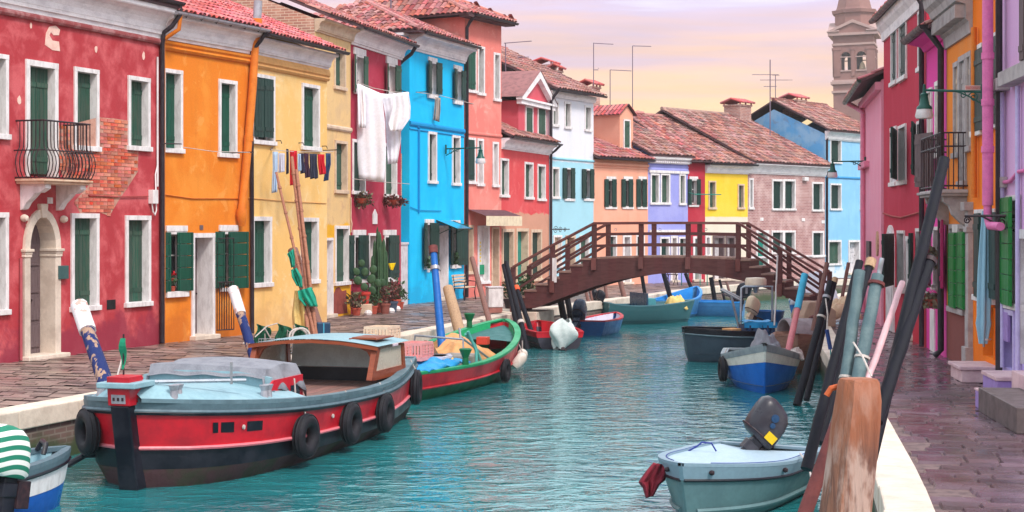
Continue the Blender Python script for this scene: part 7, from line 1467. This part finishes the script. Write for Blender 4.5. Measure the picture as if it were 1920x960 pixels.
# ================================================================ wall lamps
LG = mat('lamp_green', C(24, 84, 74), .4); OPAL = mat('opal_glass', C(226, 220, 220), .25)
def lamp(label, wall, end, sc=1., sign=False):
    """bracket from wall point to lamp point"""
    a, b = V(wall), V(end); R = empty('wall_lamp', a, 0, label, 'wall lamp', 'bell shaped wall lamps'); d = b-a; n = d.normalized(); up = V((0, 0, 1))
    MB().tube([(0, 0, 0), d], .022*sc, 6).build('arm', LG, R); MB().tube([up*-.16*sc, up*.12*sc], .03*sc, 6).build('wall_plate', LG, R)
    def sp(c, r, turns, a0): return [V(c)+n*(r*(1-.75*i/22)*math.cos(a0+turns*i/22*6.283))+up*(r*(1-.75*i/22)*math.sin(a0+turns*i/22*6.283)) for i in range(23)]
    MB().tube([V((0, 0, -.2*sc))]+[n*(d.length*.5*t)+up*(-.2*sc*(1-t)**1.5) for t in (.25, .5, .75, 1)], .014*sc, 5).tube(sp(n*d.length*.15-up*.09*sc, .085*sc, 1.4, 0), .010*sc, 4).tube(sp(n*d.length*.33-up*.06*sc, .055*sc, 1.4, 1), .009*sc, 4).build('scrollwork', LG, R)
    MB().lathe([(0, .10*sc), (.02*sc, .09*sc), (.03*sc, -.04*sc), (.07*sc, -.07*sc), (.06*sc, -.10*sc), (.085*sc, -.24*sc), (.12*sc, -.27*sc), (.13*sc, -.31*sc), (0, -.31*sc)], 14, d).build('hood', LG, R, smooth=True); MB().lathe([(0, -.311*sc), (.125*sc, -.311*sc), (.15*sc, -.42*sc), (.13*sc, -.46*sc), (0, -.46*sc)], 14, d).build('lamp_shade', OPAL, R, smooth=True)
    if sign: s_ = n*d.length*.02; MB().box(-.14, .14, -.012, .0, .02, .10, Matrix.Translation(n*d.length*.16-V((0, .02, 0)))).build('street_plate', mat('plate_pink', C(226, 196, 190), .6), R); MB().box(-.125, .125, -.016, -.0125, .035, .085, Matrix.Translation(n*d.length*.16-V((0, .02, 0)))).build('street_plate_band', mat('plate_red', C(196, 70, 80), .6, C(226, 196, 190), .9, 30, sc3=(40, 1, 1), thr=(.48, .5)), R)
lamp('green bell lamp on a long bracket over the right pavement', Wp(1842, 172, 26.6), Wp(1733, 169, 27.2), 1.05, True); lamp('green bell lamp on the blue house corner', Wp(836, 279, 54.2), Wp(901, 277, 53.6), 1.15); lamp('green bell lamp hanging in front of the sky blue house', Wp(1622, 302, 46.0), Wp(1561, 303, 46.2), 1.0)
p = Wp(1810, 405, 25.2); q = Wp(1908, 404, 24.2); R = empty('iron_bracket', q, 0, 'black scrolled iron bracket beside the bright green shutter', 'bracket'); d = p-q; MB().tube([V((0, 0, 0)), d], .022, 6).tube([V((0, 0, -.25)), d*.25+V((0, 0, -.2)), d*.55+V((0, 0, -.06)), d*.7], .014, 5).tube([d*.3+V((0, 0, -.1))+V((.09*math.cos(i*.5)*(1-i/26), 0, .09*math.sin(i*.5)*(1-i/26))) for i in range(22)], .011, 4).tube([d*.08+V((0, 0, -.14))+V((.13*math.cos(i*.5)*(1-i/26), 0, .13*math.sin(i*.5)*(1-i/26))) for i in range(22)], .011, 4).tube([d*.96+V((0, 0, -.07))+V((.06*math.cos(i*.5)*(1-i/26), 0, .06*math.sin(i*.5)*(1-i/26))) for i in range(22)], .011, 4).build('bracket_iron', IRON, R)
p = Wp(1036, 430, 61.5); R = empty('iron_sign', p, .9, 'black scrolled iron sign bracket on the white house', 'bracket'); MB().tube([(0, 0, 0), (1.1, 0, 0)], .02, 5).build('arm', IRON, R)
for x, r in ((.2, .16), (.5, .12), (.8, .09)): MB().tube([(x+r*math.cos(i*.5)*(1-i/26), 0, -.02+r*math.sin(i*.5)*(1-i/26)) for i in range(22)], .012, 4).build('scroll', IRON, R)
# ================================================================ antennas
ANT = mat('antenna_metal', C(120, 104, 120), .5)
def antenna(label, px, y0, y1, Y, boom, bars=(), r=.022):
    b, t = Wp(px, y1, Y), Wp(px, y0, Y); R = empty('roof_antenna', b, 0, label, 'antenna', 'roof antennas'); MB().tube([(0, 0, 0), t-b], r, 6).build('mast', ANT, R)
    for (x0, yy0, x1, yy1) in boom: MB().tube([Wp(x0, yy0, Y)-b, Wp(x1, yy1, Y)-b], r*.8, 5).build('boom', ANT, R)
    for (x0, x1, yy) in bars: MB().tube([Wp(x0, yy, Y)-b, Wp(x1, yy, Y)-b], r*.5, 4).build('element', ANT, R)
antenna('antenna with a long top boom beside the salmon house', 948, 80, 225, 63, [(945, 81, 997, 77)]); antenna('small antenna behind the coral house roof', 973, 107, 130, 68, [(970, 107, 992, 107)]); antenna('antenna with a side fork above the white house chimney', 1113, 80, 160, 72, [(1113, 81, 1150, 83), (1113, 131, 1122, 131)], [(1121, 1123, 128)])
antenna('short antenna with boom above the apricot dormer', 1144, 131, 205, 74, [(1144, 131, 1184, 133)]); antenna('tallest antenna above the apricot dormer', 1186, 86, 220, 74, [(1186, 86, 1221, 87)]); antenna('television antenna on the stained blue gable', 1444, 112, 262, 81, [], [(1410, 1460, 140), (1425, 1478, 150), (1432, 1456, 162)], .03); antenna('thin antenna behind the stained blue gable', 1454, 140, 200, 84, [], [(1446, 1486, 150), (1448, 1462, 141)]); antenna('white mast on the blue house roof', 733, -10, 66, 54.5, [], [], .03)
# ================================================================ clutter under the far arcade
p = Wp(1259, 533, 69.0); R = empty('street_chair', V((p.x, p.y, 0)), .4, 'dark folded chair outside the lavender house', 'chair')
for s_ in (-.2, .2): MB().tube([(s_, -.2, 0), (s_, .15, .9)], .018, 5).tube([(s_, .2, 0), (s_, -.15, .45)], .018, 5).build('leg', IRON, R)
MB().box(-.22, .22, -.2, .2, .43, .46).build('seat', IRON, R); MB().box(-.22, .22, .09, .12, .6, .88).build('backrest', IRON, R)
p = Wp(1302, 533, 68.0); R = empty('market_table', V((p.x, p.y, 0)), .4, 'small turquoise table outside the crimson house', 'table'); MB().box(-.5, .5, -.35, .35, .7, .74).build('table_top', TEALD, R)
for x in (-.45, .45):
    for y in (-.3, .3): MB().tube([(x, y, 0), (x, y, .7)], .02, 5).build('leg', TEALD, R)
# ================================================================ ropes
def rope(label, pts, r=.012, m=None): R = empty('mooring_rope', pts[0], 0, label, 'rope', 'mooring ropes'); o = V(pts[0]); MB().tube([V(p)-o for p in pts], r, 5).build('strand', m or ROPE, R, smooth=True)
rope('pale rope hanging from the cord wrapped black pole', [Wp(1548, 560, 29.6), Wp(1552, 590, 29.4), Wp(1550, 625, 29.3)], .014); rope('blue knotted rope at the end of the pale rope', [Wp(1550, 618, 29.3), Wp(1554, 640, 29.3), Wp(1557, 655, 29.3)], .04, mat('navy_rope', C(40, 66, 128), .8)); rope('teal rope trailing on the right curb', [Wp(1557, 652, 29.3), Wp(1558, 675, 29.3)], .012, mat('teal_rope', C(50, 140, 140), .8))
rope('rope from the grey dinghy to the dark slanting pole', [Wp(1500, 850, 18.6), Wp(1516, 872, 17), Wp(1522, 900, 15)], .010); rope('rope hanging between the grey pipes and the orange trunk', [Wp(1600, 642, 11.5), Wp(1618, 670, 11.3), Wp(1634, 706, 11.2)], .007); rope('white rope from the fishing gear to the quay edge', [Wp(478, 632, 30.4), Wp(500, 612, 30.8), Wp(520, 606, 31)], .012)
rope('thin mooring rope from the barge bow to the painted pole', [BARGE.wpt((3.9, -.6, 1.2)), V((-5.6, 22.6, .3)), V((-5.9, 24.2, .5))], .012)
# ================================================================ evening haze
def haze():
    m = bpy.data.materials.new('haze'); m.use_nodes = True; nt = m.node_tree; nt.nodes.clear()
    o = nt.nodes.new('ShaderNodeOutputMaterial'); v = nt.nodes.new('ShaderNodeVolumePrincipled'); v.inputs['Color'].default_value = (1, .95, .96, 1); v.inputs['Density'].default_value = .0004; v.inputs['Anisotropy'].default_value = .0
    nt.links.new(v.outputs[0], o.inputs['Volume']); h = MB().box(-200, 260, -20, 340, -4.3, 95).build('haze', m); kind(h, 'stuff', 'thin pale evening haze over the canal')
    m.cycles.homogeneous_volume = True
haze()
